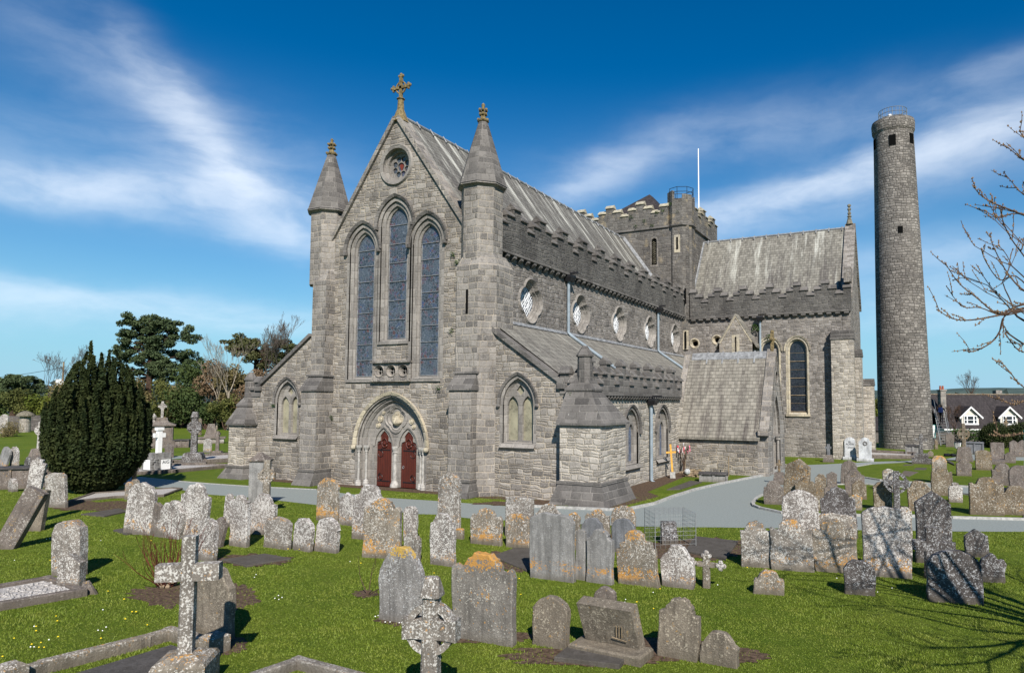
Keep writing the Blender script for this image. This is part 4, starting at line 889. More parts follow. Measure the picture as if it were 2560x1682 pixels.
pipe([(5.56, 22.4, 11.0), (5.56, 22.4, 8.0), (5.75, 22.4, zr_(5.75)+.12), (9.55, 22.4, zr_(9.55)+.14)], (5.58, 22.4, 10.85))
pipe([(10.16, 8.62, 4.0), (10.16, 8.62, .05), (10.3, 8.62, -.05)], (10.2, 8.62, 4.0))
pipe([(11.72, 28.86, 10.8), (11.72, 28.86, 0)], (11.7, 28.8, 10.6))
# wall plants in the joints
m = MB(); q = random.Random(3)
def tuft(m, c, r_, n, q):
    for _ in range(n):
        d = Vector((q.uniform(-1, 1), q.uniform(-1, 1), q.uniform(-.6, 1)))*r_; p_ = Vector(c)+d; a = Vector((q.uniform(-1, 1), q.uniform(-1, 1), q.uniform(-1, 1)))*r_*.5; b = Vector((q.uniform(-1, 1), q.uniform(-1, 1), q.uniform(-1, 1)))*r_*.5
        m.add([p_, p_+a, p_+b], [(0, 1, 2)])
for x, z in ((3.6, 7.4), (3.9, 10.6), (3.6, 11.0), (4.0, 9.7), (2.9, 4.75), (-4.1, 9.9), (-4.0, 8.1), (-8.2, 3.9), (-3.9, 3.3)): tuft(m, (x, -.05, z), .13, 60, q)
for x, z in ((.8, 20.2), (2.0, 19.7), (3.2, 20.3), (1.2, 19.3), (2.7, 19.2), (3.7, 20.4), (4.4, 20.9), (5.0, 20.1)): tuft(m, (x, 28.75, z), .16, 50, q)
tuft(m, (11.4, 28.8, 10.0), .3, 120, q); tuft(m, (12.4, 28.85, 9.3), .2, 60, q); tuft(m, (9.95, -.2, 4.5), .14, 60, q)
obj('wall_plant', m, 'ivy_leaf', cath, kind='stuff')
# ------------------------------------------------------------------ round tower and its neighbours
RTX, RTY = 21.42, 44.5
rt = thing('round_tower', 'tall slender round tower of coursed grey stone standing apart beside the cathedral', 'tower', (RTX, RTY, 0))
prof = [(-1.0, 2.36), (0, 2.30), (6, 2.22), (12, 2.12), (18, 2.00), (24, 1.86), (29.6, 1.74)]
def trings(P): return [[(-.012*z+r_*math.cos(2*math.pi*i/64)+.17, r_*math.sin(2*math.pi*i/64), z) for i in range(64)] for z, r_ in P]
m = MB(); m.loft(trings(prof)); obj('wall', m, 'tower_coursed', rt, smooth=False)
m = MB(); m.loft(trings([(29.55, 1.76), (29.75, 1.86), (30.5, 1.90), (30.75, 1.84)])); obj('parapet', m, 'tower_coursed', rt)
def tower_hole(px_, py_, w_, h_):
    d = ray(px_, py_); z = 0; c = np.array([RTX-.012*20+.17, RTY]); f = d[:2]/np.linalg.norm(d[:2]); o = c-CAM[:2]; tca = o@f; side = o-f*tca; dist2 = side@side
    zz = CAM[2]+d[2]/np.linalg.norm(d[:2])*(tca-1.9); r_ = np.interp(zz, [p[0] for p in prof], [p[1] for p in prof]); c = np.array([RTX-.012*zz+.17, RTY]); o = c-CAM[:2]; tca = o@f; side = o-f*tca
    hit = CAM[:2]+f*(tca-math.sqrt(max(r_*r_-side@side, .01))); zz = CAM[2]+d[2]/np.linalg.norm(d[:2])*np.linalg.norm(hit-CAM[:2])
    a = math.atan2(hit[1]-c[1], hit[0]-c[0]); n = Vector((math.cos(a), math.sin(a), 0)); u = Vector((-n.y, n.x, 0)); p = Vector((hit[0]-RTX, hit[1]-RTY, zz))
    m = MB(); m.loft([[p+u*s*w_/2+Vector((0, 0, t*h_/2))+n*q for s, t in ((-1, -1), (1, -1), (1, 1), (-1, 1))] for q in (-.5, .035)]); obj('window_opening', m, 'dark_void', rt)  # raised black box, the shade of the recess is its colour
for a in ((2231, 350, .58, 1.0), (2279, 346, .55, .95), (2187, 362, .5, .95), (2251, 574, .42, .62)): tower_hole(*a)
m = MB(); cx0 = -.19
for z in (31.05, 31.45, 31.85): m.tube([(cx0+1.22*math.cos(R(10*k)), 1.22*math.sin(R(10*k)), z) for k in range(37)], .03, 4)
for k in range(24): m.tube([(cx0+1.22*math.cos(R(15*k)), 1.22*math.sin(R(15*k)), 30.7), (cx0+1.22*math.cos(R(15*k)), 1.22*math.sin(R(15*k)), 31.85)], .018 if k % 3 else .03, 4)
obj('railing', m, 'steel', rt)
m = MB(); m.ball((-.42, -.5, 31.15), .30, 12, 8); m.box(-.5, -.34, -.56, -.44, 30.7, 31.0); obj('rooflight_dome', m, 'white_paint', rt, smooth=True)
def at(px_, depth, z=0):                                    # a point on the ground under image column px_, depth metres in front of the camera
    k = (px_-CPX)/F*depth; p = CAM+FW*depth+_r*k; return np.array([p[0], p[1], z])
# notice board against the tower
p = at(2328, 68.2)
t = thing('notice_board', 'narrow white notice board with teal edge at the foot of the round tower', 'sign', (p[0], p[1], 0), rot=(0, 0, -.05))
m = MB(); m.box(-.16, .16, -.03, .03, .72, 1.96); obj('panel', m, 'white_paint', t)
m = MB(); [m.box(-.17, .17, -.04, .04, z, z+.03) for z in (.70, 1.10, 1.50, 1.96)]; m.box(.16, .19, -.04, .04, .7, 1.99); obj('frame', m, 'teal_paint', t)
m = MB(); m.box(-.03, .03, -.02, .04, -.1, .7); obj('post', m, 'steel', t)
# steep access stair with a person on it
p = at(2358, 66.8); q = at(2343, 68.6, 3.55)
t = thing('access_stair', 'steep metal ladder stair leaning up against the round tower', 'stair', tuple(p))
v1 = Vector(q-p); sx = Vector((.42, .1, 0)); m = MB()
for s in (-1, 1): m.tube([sx*s, v1+sx*s], .035, 5)
obj('stringer', m, 'steel', t); m = MB()
for k in range(1, 13): m.tube([v1*(k/13)-sx, v1*(k/13)+sx], .025, 4)
obj('tread', m, 'steel', t); m = MB()
for s in (-1, 1): m.tube([sx*s+v1*.06+Vector((0, -.1, .05)), sx*s+v1*.1+Vector((0, -.3, .9)), v1+sx*s+Vector((0, -.2, .95))], .02, 4)
obj('handrail', m, 'steel', t)
def person(name, label, base, rz, joints, radii, edges, mat):
    r = thing(name, label, 'person', base, rot=(0, 0, rz))
    me = bpy.data.meshes.new('body'); me.from_pydata(joints, edges, []); me.update(); me.materials.append(MATS[mat])
    o = bpy.data.objects.new('body', me); COL.objects.link(o); o.parent = r
    mod = o.modifiers.new('skin', 'SKIN'); sv = me.skin_vertices.new(name='Skin') if not me.skin_vertices else me.skin_vertices[0]
    for i, rr in enumerate(radii): sv.data[i].radius = (rr, rr*.85); sv.data[i].use_root = (i == 0)
    o.modifiers.new('sub', 'SUBSURF').levels = 2; o.modifiers['sub'].render_levels = 2
    return r
J = [(0, 0, .92), (0, -.04, 1.15), (0, -.10, 1.38), (0, -.13, 1.52), (0, -.15, 1.66), (.18, -.10, 1.42), (.26, -.22, 1.18), (.24, -.42, 1.12), (-.18, -.10, 1.42), (-.27, -.24, 1.22), (-.24, -.44, 1.24), (.10, -.02, .86), (.13, -.22, .52), (.12, -.14, .10), (.12, -.26, .05), (-.10, .02, .86), (-.11, -.02, .46), (-.11, .10, .04), (-.11, -.03, .0)]
person('person', 'person in dark clothes with a blue rucksack climbing the steep ladder stair', tuple(p+(q-p)*.62+np.array([0, -.15, 0])), R(160), J, [.15, .15, .16, .065, .10, .075, .055, .04, .075, .055, .04, .095, .075, .05, .04, .095, .075, .05, .04], [(0, 1), (1, 2), (2, 3), (3, 4), (2, 5), (5, 6), (6, 7), (2, 8), (8, 9), (9, 10), (0, 11), (11, 12), (12, 13), (13, 14), (0, 15), (15, 16), (16, 17), (17, 18)], 'dark_cloth')
pr = [o for o in bpy.data.objects if o.name == 'person'][0]
m = MB(); m.ball((0, -.15, 1.70), .105, 10, 8, 1.1); obj('hair', m, 'dark_hair', pr, smooth=True)
m = MB(); m.loft([[(x*a, .05+y_, z) for x, y_ in ((-.17, .03), (.17, .03), (.15, .24), (-.15, .24))] for z, a in ((1.02, .9), (1.1, 1.05), (1.4, 1.05), (1.52, .8))]); obj('rucksack', m, 'navy_cloth', pr)
for s in (-1, 1): m = MB(); m.ball((s*.24, -.46, 1.13 if s > 0 else 1.25), .045, 7, 5); [m.tube([(s*.24+(k-1.5)*.02, -.48, 1.13 if s > 0 else 1.25), (s*.24+(k-1.5)*.022, -.53, 1.11 if s > 0 else 1.23)], .009, 4) for k in range(4)]; obj('hand', m, 'skin', pr)
# cottage with dormers, shed, boundary walls
ha = math.atan2(FW[1], FW[0])-math.pi/2
def local(name, label, cat, px_, depth, z=0, rz=None, group=None):
    return thing(name, label, cat, tuple(at(px_, depth, z)), group, rot=(0, 0, ha if rz is None else rz))
h = local('cottage', 'low cream cottage with dark slate roof and white gabled dormers beyond the round tower', 'house', 2352, 78)
Lh = 17; m = MB(); m.box(.15, Lh, .1, 8.0, -1.8, 1.22); obj('wall', m, 'cream_render', h)
m = MB(); m.loft([[(-.1, -.25, 1.18), (-.1, 4.05, 5.15), (-.1, 8.3, 1.18), (-.1, 4.05, 5.0)], [(Lh+.2, -.25, 1.18), (Lh+.2, 4.05, 5.15), (Lh+.2, 8.3, 1.18), (Lh+.2, 4.05, 5.0)]]); rf = obj('roof', m, 'house_slate', h)
m = MB(); m.tube([(-.1, 4.05, 5.2), (Lh, 4.05, 5.2)], .09, 6); obj('ridge_tile', m, 'yellow_lichen', rf)
m = MB(); m.box(0, Lh, -.32, -.22, 1.08, 1.22); obj('gutter', m, 'white_paint', h)
m = MB(); m.box(.5, 1.12, 1.2, 1.9, 2.2, 5.7); m.box(.42, 1.2, 1.12, 1.98, 5.55, 5.7); ch = obj('chimney', m, 'dressed_limestone', rf)
m = MB(); [m.ngon(x, 1.55, [(5.7, .13), (6.15, .10)], 8) for x in (.66, .95)]; obj('chimney_pot', m, 'brick_red', ch)
for px_ in (2424.5, 2520.5):
    x = (px_-2352)/F*78.5; zb, ze, za, hw = 1.72, 2.72, 3.72, .98
    m = MB(); m.loft([[(x-hw, .35, zb), (x+hw, .35, zb), (x+hw, .35, ze), (x, .35, za-.1), (x-hw, .35, ze)], [(x-hw, 2.6, zb), (x+hw, 2.6, zb), (x+hw, 2.6, ze), (x, 2.6, za-.1), (x-hw, 2.6, ze)]]); d = obj('dormer', m, 'cream_render', h)
    m = MB()
    for s in (-1, 1): m.loft([[(x, .12, za), (x+s*1.32, .12, ze-.22), (x+s*1.32, .12, ze-.14), (x, .12, za+.1)], [(x, 2.9, za), (x+s*1.32, 2.9, ze-.22), (x+s*1.32, 2.9, ze-.14), (x, 2.9, za+.1)]])
    obj('dormer_roof', m, 'house_slate', d)
    m = MB()
    for s in (-1, 1):
        m.loft([[(x, .05, za-.14), (x+s*1.3, .05, ze-.38), (x+s*1.36, .05, ze-.22), (x, .05, za+.06)], [(x, .11, za-.14), (x+s*1.3, .11, ze-.38), (x+s*1.36, .11, ze-.22), (x, .11, za+.06)]])
        
    obj('bargeboard', m, 'white_paint', d)
    m = MB(); fr = Frame((x, .26, 0), (1, 0, 0), (0, 0, 1), (0, -1, 0)); w2 = .74
    hs = [[(a-x*0+x, zb+.12), (b+x, zb+.12), (b+x, zb+.48), (a+x, zb+.48)] for a, b in ((-.68, -.44), (-.32, .32), (.44, .68))]+[[(a+x, zb+.54), (b+x, zb+.54), (b+x, zb+.92), (a+x, zb+.92)] for a, b in ((-.68, -.44), (-.32, .32), (.44, .68))]; hs = [[(p_[0]-x, p_[1]) for p_ in q_] for q_ in hs]
    panel(m, fr, [(-w2, zb+.04), (w2, zb+.04), (w2, zb+1.0), (-w2, zb+1.0)], hs, .05); m.box(x-.9, x+.9, .2, .36, zb-.04, zb+.05); wn = obj('window', m, 'white_paint', d)
    m = MB(); fill(m, fr, [[(-w2+.02, zb+.06), (w2-.02, zb+.06), (w2-.02, zb+.98), (-w2+.02, zb+.98)]], -.04); obj('pane', m, 'dark_glass', wn)
h = local('house', 'plain dark slate-roofed house behind the cottage', 'house', 2500, 112)
m = MB(); m.box(0, 12, 0, 7, -2, 3.0); obj('wall', m, 'grey_rubble', h); m = MB(); m.loft([[(-.2, -.2, 3), (-.2, 3.5, 5.6), (-.2, 7.2, 3)], [(12.2, -.2, 3), (12.2, 3.5, 5.6), (12.2, 7.2, 3)]]); rf = obj('roof', m, 'house_slate', h); m = MB(); m.box(1, 2, 3, 4, 4.6, 6.3); obj('chimney', m, 'grey_rubble', rf)
h = local('shed', 'rubble outbuilding with dark slate roof between the transept and the round tower', 'shed', 2140, 78)
m = MB(); m.box(0, 5.2, 0, 4, -1, 1.02); obj('wall', m, 'boundary_rubble', h); m = MB(); m.loft([[(-.1, -.2, .98), (-.1, 2.2, 2.55), (-.1, 2.2, 2.4)], [(5.3, -.2, .98), (5.3, 2.2, 2.55), (5.3, 2.2, 2.4)]]); obj('roof', m, 'house_slate', h)
def wallrun(name, label, pts, h0, th, mat='boundary_rubble'):
    t = thing(name, label, 'wall'); m = MB(); q = random.Random(len(label))
    for a, b in zip(pts, pts[1:]):
        a, b = Vector(a), Vector(b); L = (b-a).length; d = (b-a)/L; n = Vector((-d.y, d.x, 0))*th/2; k = max(1, int(L/1.2)); tops = [h0+q.uniform(-.12, .12) for _ in range(k+1)]
        for i in range(k):
            p0, p1 = a+d*L*i/k, a+d*L*(i+1)/k; z0, z1 = Vector((0, 0, tops[i])), Vector((0, 0, tops[i+1]))
            m.loft([[p0-n, p1-n, p1+n, p0+n], [p0-n*.85+z0, p1-n*.85+z1, p1+n*.85+z1, p0+n*.85+z0]])
    obj('masonry', m, mat, t); return t
wall_l = wallrun('boundary_wall', 'long weathered rubble boundary wall behind the far graves on the left', [at(-60, 92), at(240, 96), at(370, 108), at(800, 112)], 2.0, .6)
m = MB(); q = random.Random(11)
for px_ in (410, 440, 455, 470, 520, 530, 560, 575):
    for k in range(7): c = at(px_+q.uniform(-9, 9), 108.2); tuft(m, (c[0], c[1]-.35, q.uniform(.3, 2.0)), .55, 60, q)
obj('ivy', m, 'ivy_leaf', wall_l, kind='stuff')
wall_r = wallrun('boundary_wall', 'ivy-topped rubble wall between the graves and the cottage', [at(2318, 72, -.6), at(2380, 71, -.6), at(2480, 70, -.6), at(2640, 70, -.6)], 1.75, .5)
m = MB()
for px_ in range(2385, 2470, 8): c = at(px_, 69.6); tuft(m, (c[0], c[1]-.2, q.uniform(.5, 1.2)), .4, 60, q)
obj('ivy', m, 'ivy_leaf', wall_r, kind='stuff')
p = at(85, 90); t = thing('gate_pier', 'round stone gate pier with a domed cap in the left boundary wall', 'gate pier', tuple(p)); m = MB(); m.ngon(0, -.6, [(0, .62), (2.05, .58)], 14); obj('shaft', m, 'pale_rubble', t); m = MB(); m.ngon(0, -.6, [(2.06, .98), (2.2, 1.0), (2.5, .72), (2.72, .3), (2.76, .1)], 14); obj('cap', m, 'weathered_stone', t)
# utility pole
p = at(160, 125); t = thing('utility_pole', 'timber utility pole with pale transformer box rising behind the dark yew', 'pole', tuple(p)); m = MB(); m.tube([(0, 0, 0), (0, 0, 11.2)], [.2, .14], 7); obj('pole', m, 'timber_post', t); m = MB(); m.box(-1.6, -.5, -.4, .4, 6.6, 8.0); m.box(-.2, 1.0, -.4, .4, 6.4, 7.6); obj('transformer', m, 'white_paint', t); m = MB(); m.tube([(0, 0, 10.2)]+[tuple(np.array(at(160-40*k, 125+3*k))-p+np.array([0, 0, 10.2-.25*k-.03*k*(8-k)])) for k in range(1, 9)], .04, 4); obj('wire', m, 'black_iron', t)
# ------------------------------------------------------------------ gravestones
ZR = dict(A=(0, 1100, 2.6875), B=(500, 1180, 3.71875), C=(860, 1180, 3.116), D=(1300, 1240, 3.539), E=(1800, 1100, 3.1316), H=(0, 760, 2.897), I=(340, 980, 6.517), J=(0, 980, 7.82), K=(2240, 1000, 7.11), L=(2040, 1060, 11.9), M=(1700, 1060, 4.48), N=(1660, 840, 4.343), N0=(0, 0, 1))
def nat(reg, x, y): o = ZR[reg]; return o[0]+x/o[2], o[1]+y/o[2]
def ground_at(reg, x, y):
    px_, py_ = nat(reg, x, y); p = on(px_, py_, 2, 0.0); dep = float((p-CAM)@FW); return Vector((p[0], p[1], 0)), dep/F/ZR[reg][2], math.atan2(p[0]-CAM[0], p[1]-CAM[1])
def stone_outline(style, w_, h, q):
    a = w_/2; arc = lambda cx, cz, r_, a0, a1, n, sz=1: [(cx+r_*math.cos(R(a0+(a1-a0)*i/n)), cz+r_*sz*math.sin(R(a0+(a1-a0)*i/n))) for i in range(n+1)]
    if style == 'round': rt_ = [(a, h-a*.8)]+arc(0, h-a*.8, a, 0, 90, 7, .8)
    elif style == 'tall_round': rt_ = [(a, h-a)]+arc(0, h-a, a, 0, 90, 8)
    elif style == 'segment': rt_ = [(a, h-.16*w_)]+[(a*math.cos(R(k*90/6)), h-.16*w_+.16*w_*math.sin(R(k*90/6))) for k in range(1, 7)]
    elif style == 'flat': rt_ = [(a, h-.02), (a*.5, h), (0, h-.005)]
    elif style == 'gable': rt_ = [(a, h-.34*w_), (a*.5, h-.16*w_), (0, h)]
    elif style == 'gothic': rt_ = [(a, h-.62*w_), (a*.94, h-.45*w_), (a*.78, h-.27*w_), (a*.52, h-.12*w_), (a*.25, h-.03*w_), (0, h)]
    elif style == 'shoulder': rt_ = [(a, h-.34*w_), (a*.72, h-.32*w_), (a*.70, h-.25*w_)]+arc(0, h-.30*w_, a*.66, 8, 90, 7, .30*w_/(a*.66))
    elif style == 'ogee': rt_ = [(a, h-.36*w_), (a*.93, h-.31*w_), (a*.76, h-.27*w_), (a*.62, h-.17*w_), (a*.46, h-.06*w_), (a*.25, h-.01*w_), (0, h)]
    elif style == 'scroll': rt_ = [(a, h-.30*w_), (a*.98, h-.23*w_), (a*.86, h-.19*w_), (a*.74, h-.23*w_), (a*.64, h-.24*w_)]+arc(0, h-.26*w_, a*.60, 8, 90, 7, .26*w_/(a*.60))
    elif style == 'stepped': rt_ = [(a, h-.42*w_), (a*.82, h-.42*w_), (a*.80, h-.30*w_), (a*.48, h-.27*w_), (a*.44, h-.10*w_), (a*.25, h-.01*w_), (0, h)]
    elif style == 'broken': rt_ = [(a, h-.46*w_), (a*.8, h-.28*w_), (a*.55, h-.22*w_), (a*.3, h-.06*w_), (0, h)]
    lf = [(-x, z) for x, z in reversed(rt_[:-1])]
    side = lambda s, z1, n: [(s*a, -.3+(z1+.3)*i/n) for i in range(n)]
    top = rt_+lf; P = side(1, rt_[0][1], 4)+top+list(reversed([(-a, -.3+(rt_[0][1]+.3)*i/4) for i in range(4)]))
    j = .010+.012*w_ if style != 'flat' else .006
    if style == 'broken': j *= 2.2
    return [(x+q.uniform(-j, j), z+(q.uniform(-j, j) if z > 0 else 0)) for x, z in P]
def slab_mesh(P, t, c=.014, q=None):
    cx = sum(p[0] for p in P)/len(P); cz = (max(p[1] for p in P)+min(p[1] for p in P))/2; m = MB()
    ins = lambda e: [(x-e*(1 if x > cx else -1)*min(1, abs(x-cx)/.05), z-e*(1 if z > cz else 0)) for x, z in P]
    o = len(m.v); rings = [(ins(c*1.2), -t/2), (P, -t/2+c), (P, t/2-c), (ins(c*1.2), t/2)]
    n = len(P)
    for L, y in rings: m.v.extend((x, y, z) for x, z in L)
    for k in range(3):
        for i in range(n): j = (i+1) % n; m.f.append((k*n+i, k*n+j, (k+1)*n+j, (k+1)*n+i))
    tr = tessellate_polygon([[Vector((x, z, 0)) for x, z in rings[0][0]]])
    for a, b, c_ in tr:
        A, B, C_ = rings[0][0][a], rings[0][0][b], rings[0][0][c_]; ccw = (B[0]-A[0])*(C_[1]-A[1])-(B[1]-A[1])*(C_[0]-A[0]) > 0
        m.f.append((a, b, c_) if ccw else (a, c_, b)); m.f.append((3*n+a, 3*n+c_, 3*n+b) if ccw else (3*n+a, 3*n+b, 3*n+c_))
    m.hrel = True
    return m
def solve_width(app, th, phi, wmax, yaw=None):
    if yaw is not None: return max(.25, (app-th*abs(math.sin(phi-yaw)))/max(.3, math.cos(phi-yaw))), yaw
    y = 0.0
    for _ in range(60):
        w_ = (app-th*abs(math.sin(phi-y)))/max(.2, math.cos(phi-y))
        if w_ <= wmax: break
        y += math.copysign(.03, phi)
        if abs(y) > abs(phi): break
    return max(.25, w_), y
GST = 'old headstones standing in the churchyard'
def stone(reg, xl, xr, yb, yt, style, mat, lean=0, th=.13, label='', wmax=1.08, yaw=None, tilt=0, name='headstone', cat='headstone', group=GST, seed=None):
    if yaw is None and reg in 'EK': yaw = -.20
    P, mp, phi = ground_at(reg, (xl+xr)/2, yb); q = random.Random(label); app = (xr-xl)*mp
    w_, yw = solve_width(app, th, phi, wmax, yaw); h = (yb-yt)*mp*1.015
    yw += q.uniform(-.04, .04)
    m = slab_mesh(stone_outline(style, w_, h, q), th)
    lr = math.atan2(lean, max(1, yb-yt))/max(.5, math.cos(phi-yw)); lr = max(-.6, min(.6, lr))
    if yaw is None and reg == 'E': pass
    o = obj(name, m, mat, None, label, cat, group, loc=(P.x, P.y, 0), rot=Euler((R(tilt)+q.uniform(-.035, .02), lr+q.uniform(-.006, .006), -yw), 'XYZ'))
    at_ = o.data.attributes.new('hrel', 'FLOAT', 'POINT'); at_.data.foreach_set('value', [max(0.0, v.co.z/h) for v in o.data.vertices]); return o
S = stone
W_, O_, X_, G_, B_, D_, P_g, L_, Y_ = 'lichen_white', 'lichen_orange', 'lichen_mixed', 'grey_slab', 'brown_stone', 'dark_stone', 'purple_grey', 'ledger_dark', 'yellow_lichen'
# left foreground
S('A', -40, 100, 728, 300, 'flat', P_g, 165, .24, 'large dark slab leaning steeply to the right at the left edge', yaw=-.55)
S('A', 140, 235, 560, 125, 'broken', W_, 42, .16, 'tall white-flecked headstone rising behind the steeply leaning slab', yaw=-.75)
S('A', 178, 285, 608, 335, 'flat', B_, 24, .2, 'brown flat-topped headstone close behind the steeply leaning slab', yaw=-.5)
S('A', 322, 442, 452, 222, 'segment', X_, -12, .15, 'squat headstone with white lichen foot beside the yew', wmax=.95)
S('A', 372, 440, 305, 175, 'shoulder', P_g, -6, .12, 'grey headstone half hidden behind the squat one beside the yew')
S('A', 246, 334, 292, 100, 'tall_round', P_g, 0, .2, 'tall dark round-topped headstone standing next to the yew')
S('A', 205, 268, 285, 104, 'tall_round', P_g, 0, .2, 'dark round-topped headstone in front of the small pedestal cross')
S('A', 160, 210, 275, 115, 'ogee', D_, 4, .14, 'dark headstone beside the low table tomb at left')
S('A', 70, 124, 178, 46, 'tall_round', W_, 0, .14, 'upright round headstone with orange foot near the left edge')
S('A', -12, 40, 178, 40, 'round', G_, 28, .14, 'grey headstone leaning right at the far left edge')
S('A', 365, 572, 905, 545, 'round', X_, -16, .26, 'thick weathered headstone standing at the head of the gravel plot', yaw=-.35)
S('A', 398, 562, 1000, 768, 'gable', X_, -3, .22, 'low stone block in front of the thick weathered headstone', yaw=-.42, name='footstone')
S('A', 838, 1012, 632, 288, 'round', W_, 30, .13, 'white-lichened round headstone leaning right behind the red bush')
S('A', 1010, 1085, 640, 425, 'round', P_g, 10, .12, 'small grey headstone wedged between two white-lichened stones')
S('A', 1048, 1210, 655, 388, 'broken', W_, 45, .13, 'broken-topped white headstone leaning right beside the tallest white stone')
S('A', 1195, 1385, 665, 297, 'shoulder', W_, 22, .14, 'tall broad white-lichened headstone behind the red-stemmed bush')
S('A', 1322, 1452, 808, 532, 'round', W_, 0, .15, 'narrow round headstone beside the red-stemmed bush', wmax=.75)
S('A', 1408, 1490, 715, 512, 'broken', P_g, 34, .13, 'dark headstone leaning hard to the right behind the narrow round one')
S('A', 1545, 1672, 712, 378, 'scroll', W_, 0, .15, 'headstone with two rounded lobes on top and an orange foot', wmax=.8)
S('A', 1300, 1562, 1315, 858, 'ogee', B_, 0, .16, 'curved-top headstone standing behind the foreground latin cross', wmax=.95)
# row by the path, left to middle
S('B', 205, 285, 505, 203, 'round', W_, 18, .12, 'headstone tucked behind the two-lobed stone', wmax=.7)
S('B', 462, 695, 578, 205, 'shoulder', W_, 12, .15, 'broad shouldered lichened headstone in front of the capped pillar', wmax=1.0)
S('B', 598, 835, 705, 428, 'segment', X_, 10, .15, 'first of three small headstones in a row by the dark ledger')
S('B', 860, 1050, 728, 430, 'round', W_, 18, .14, 'middle of three small headstones in a row', wmax=.75)
S('B', 1066, 1285, 738, 430, 'round', W_, 12, .16, 'last of three small headstones in a row nearest the doors', wmax=.85)
S('B', 1082, 1290, 452, 63, 'round', O_, 0, .13, 'tall narrow headstone with orange foot left of the red doors', wmax=.95)
S('B', 1290, 1432, 492, 195, 'gable', W_, 0, .12, 'white speckled pointed headstone under the doorway')
S('B', 1412, 1700, 625, 125, 'shoulder', W_, 22, .15, 'broad bright white-lichened headstone below the doors')
S('B', 1512, 1868, 795, 258, 'scroll', O_, 0, .16, 'wide brown headstone blotched with orange lichen below the doors')
S('B', 1885, 2025, 640, 320, 'round', W_, 0, .12, 'narrow lichened headstone standing behind the stepped one')
S('B', 1888, 2055, 825, 545, 'stepped', X_, 0, .15, 'narrow stepped headstone beside the wide orange-blotched one')
S('C', 722, 908, 470, 20, 'round', X_, 0, .13, 'tallest narrow headstone standing before the south buttress')
S('C', 872, 938, 518, 438, 'flat', O_, 0, .12, 'tiny stump at the foot of the tallest narrow headstone', name='footstone')
S('C', 668, 872, 722, 328, 'shoulder', W_, 0, .14, 'white headstone with orange foot right in front of the tallest one')
S('C', 985, 1232, 562, 288, 'scroll', O_, 0, .13, 'squat headstone with curled shoulders and orange foot')
S('C', 1250, 1478, 505, 203, 'flat', X_, 0, .12, 'flat-topped headstone at the edge of the path')
S('C', 1255, 1452, 590, 332, 'segment', O_, 0, .13, 'headstone in front of the flat-topped one by the path')
S('C', 1488, 1702, 470, 248, 'ogee', X_, 0, .13, 'curved-top headstone by the path behind the large grey slab')
S('C', 275, 640, 1165, 598, 'gothic', 'grey_capped', -30, .16, 'large grey pointed headstone capped with yellow lichen, leaning left', wmax=1.05)
S('C', 832, 1340, 1310, 642, 'scroll', 'orange_crown', 0, .17, 'large three-lobed headstone with orange crown in the foreground', wmax=1.25)
S('D', 103, 445, 1325, 905, 'round', B_, 0, .17, 'speckled brown round headstone left of the tilted desk tomb')
# centre group
S('D', 80, 492, 735, 165, 'segment', G_, 0, .15, 'largest pale grey headstone with orange foot in the middle group', wmax=1.2)
S('D', 488, 588, 735, 303, 'round', G_, 0, .13, 'grey headstone peeping out beside the largest pale one', wmax=.6)
S('D', 583, 835, 765, 303, 'shoulder', G_, 0, .15, 'narrow smooth-faced grey headstone with shoulders')
S('D', 868, 1240, 785, 315, 'stepped', O_, -42, .16, 'orange stepped headstone leaning to the left', wmax=1.05)
S('D', 1250, 1542, 802, 440, 'broken', W_, 0, .16, 'rough white pointed headstone beside the little stone cross')
S('D', 415, 540, 470, 148, 'ogee', O_, 0, .12, 'mottled pointed headstone behind the largest pale grey one')
S('D', 574, 800, 430, 122, 'scroll', O_, 0, .12, 'scroll-shouldered mottled headstone behind a smooth grey one')
S('D', 540, 748, 470, 195, 'tall_round', 'smooth_grey', 0, .12, 'clean smooth arched headstone, left one of the pair')
S('D', 800, 1025, 420, 92, 'round', O_, 0, .12, 'mottled round headstone directly behind the clean arched one')
S('D', 803, 1028, 500, 205, 'round', 'smooth_grey', 0, .12, 'clean smooth arched headstone, right one of the pair')
S('D', 655, 858, 948, 805, 'round', P_g, 0, .13, 'very small round headstone behind the tilted desk tomb')
S('D', 1208, 1588, 1425, 918, 'shoulder', B_, 22, .16, 'brown shouldered headstone leaning right in the foreground', wmax=1.0)
S('D', 1595, 1942, 1482, 1208, 'ogee', B_, 0, .17, 'low bell-shaped headstone at the lower right')
# right group
S('E', 172, 402, 992, 643, 'shoulder', X_, -10, .15, 'round-shouldered speckled headstone beside the flat ledger')
S('E', 408, 728, 1018, 632, 'scroll', X_, -14, .15, 'wide speckled headstone, second along the right row')
S('E', 752, 1078, 1032, 632, 'scroll', O_, -28, .15, 'tan speckled headstone leaning left in the right row')
S('E', 500, 775, 835, 400, 'round', W_, -8, .14, 'tall very pale headstone rising behind the right row')
S('E', 806, 1070, 760, 380, 'shoulder', D_, -20, .15, 'tall dark mottled headstone behind the leaning tan one')
S('E', 768, 1060, 790, 578, 'segment', X_, 0, .13, 'low mottled headstone wedged behind the leaning tan one')
S('E', 1138, 1492, 1068, 538, 'segment', W_, -8, .16, 'massive black-and-white mottled headstone in the right row', wmax=1.2)
S('E', 1400, 1502, 830, 528, 'round', X_, 0, .14, 'round headstone peeping out behind the massive mottled one')
S('E', 1545, 1802, 960, 415, 'gable', D_, 0, .16, 'tall dark headstone with pointed pediment in dappled shade')
S('E', 1640, 2032, 1268, 868, 'round', 'dark_stone', 0, .18, 'broad blackened headstone with pale lichen at the edge of the shade', wmax=1.15)
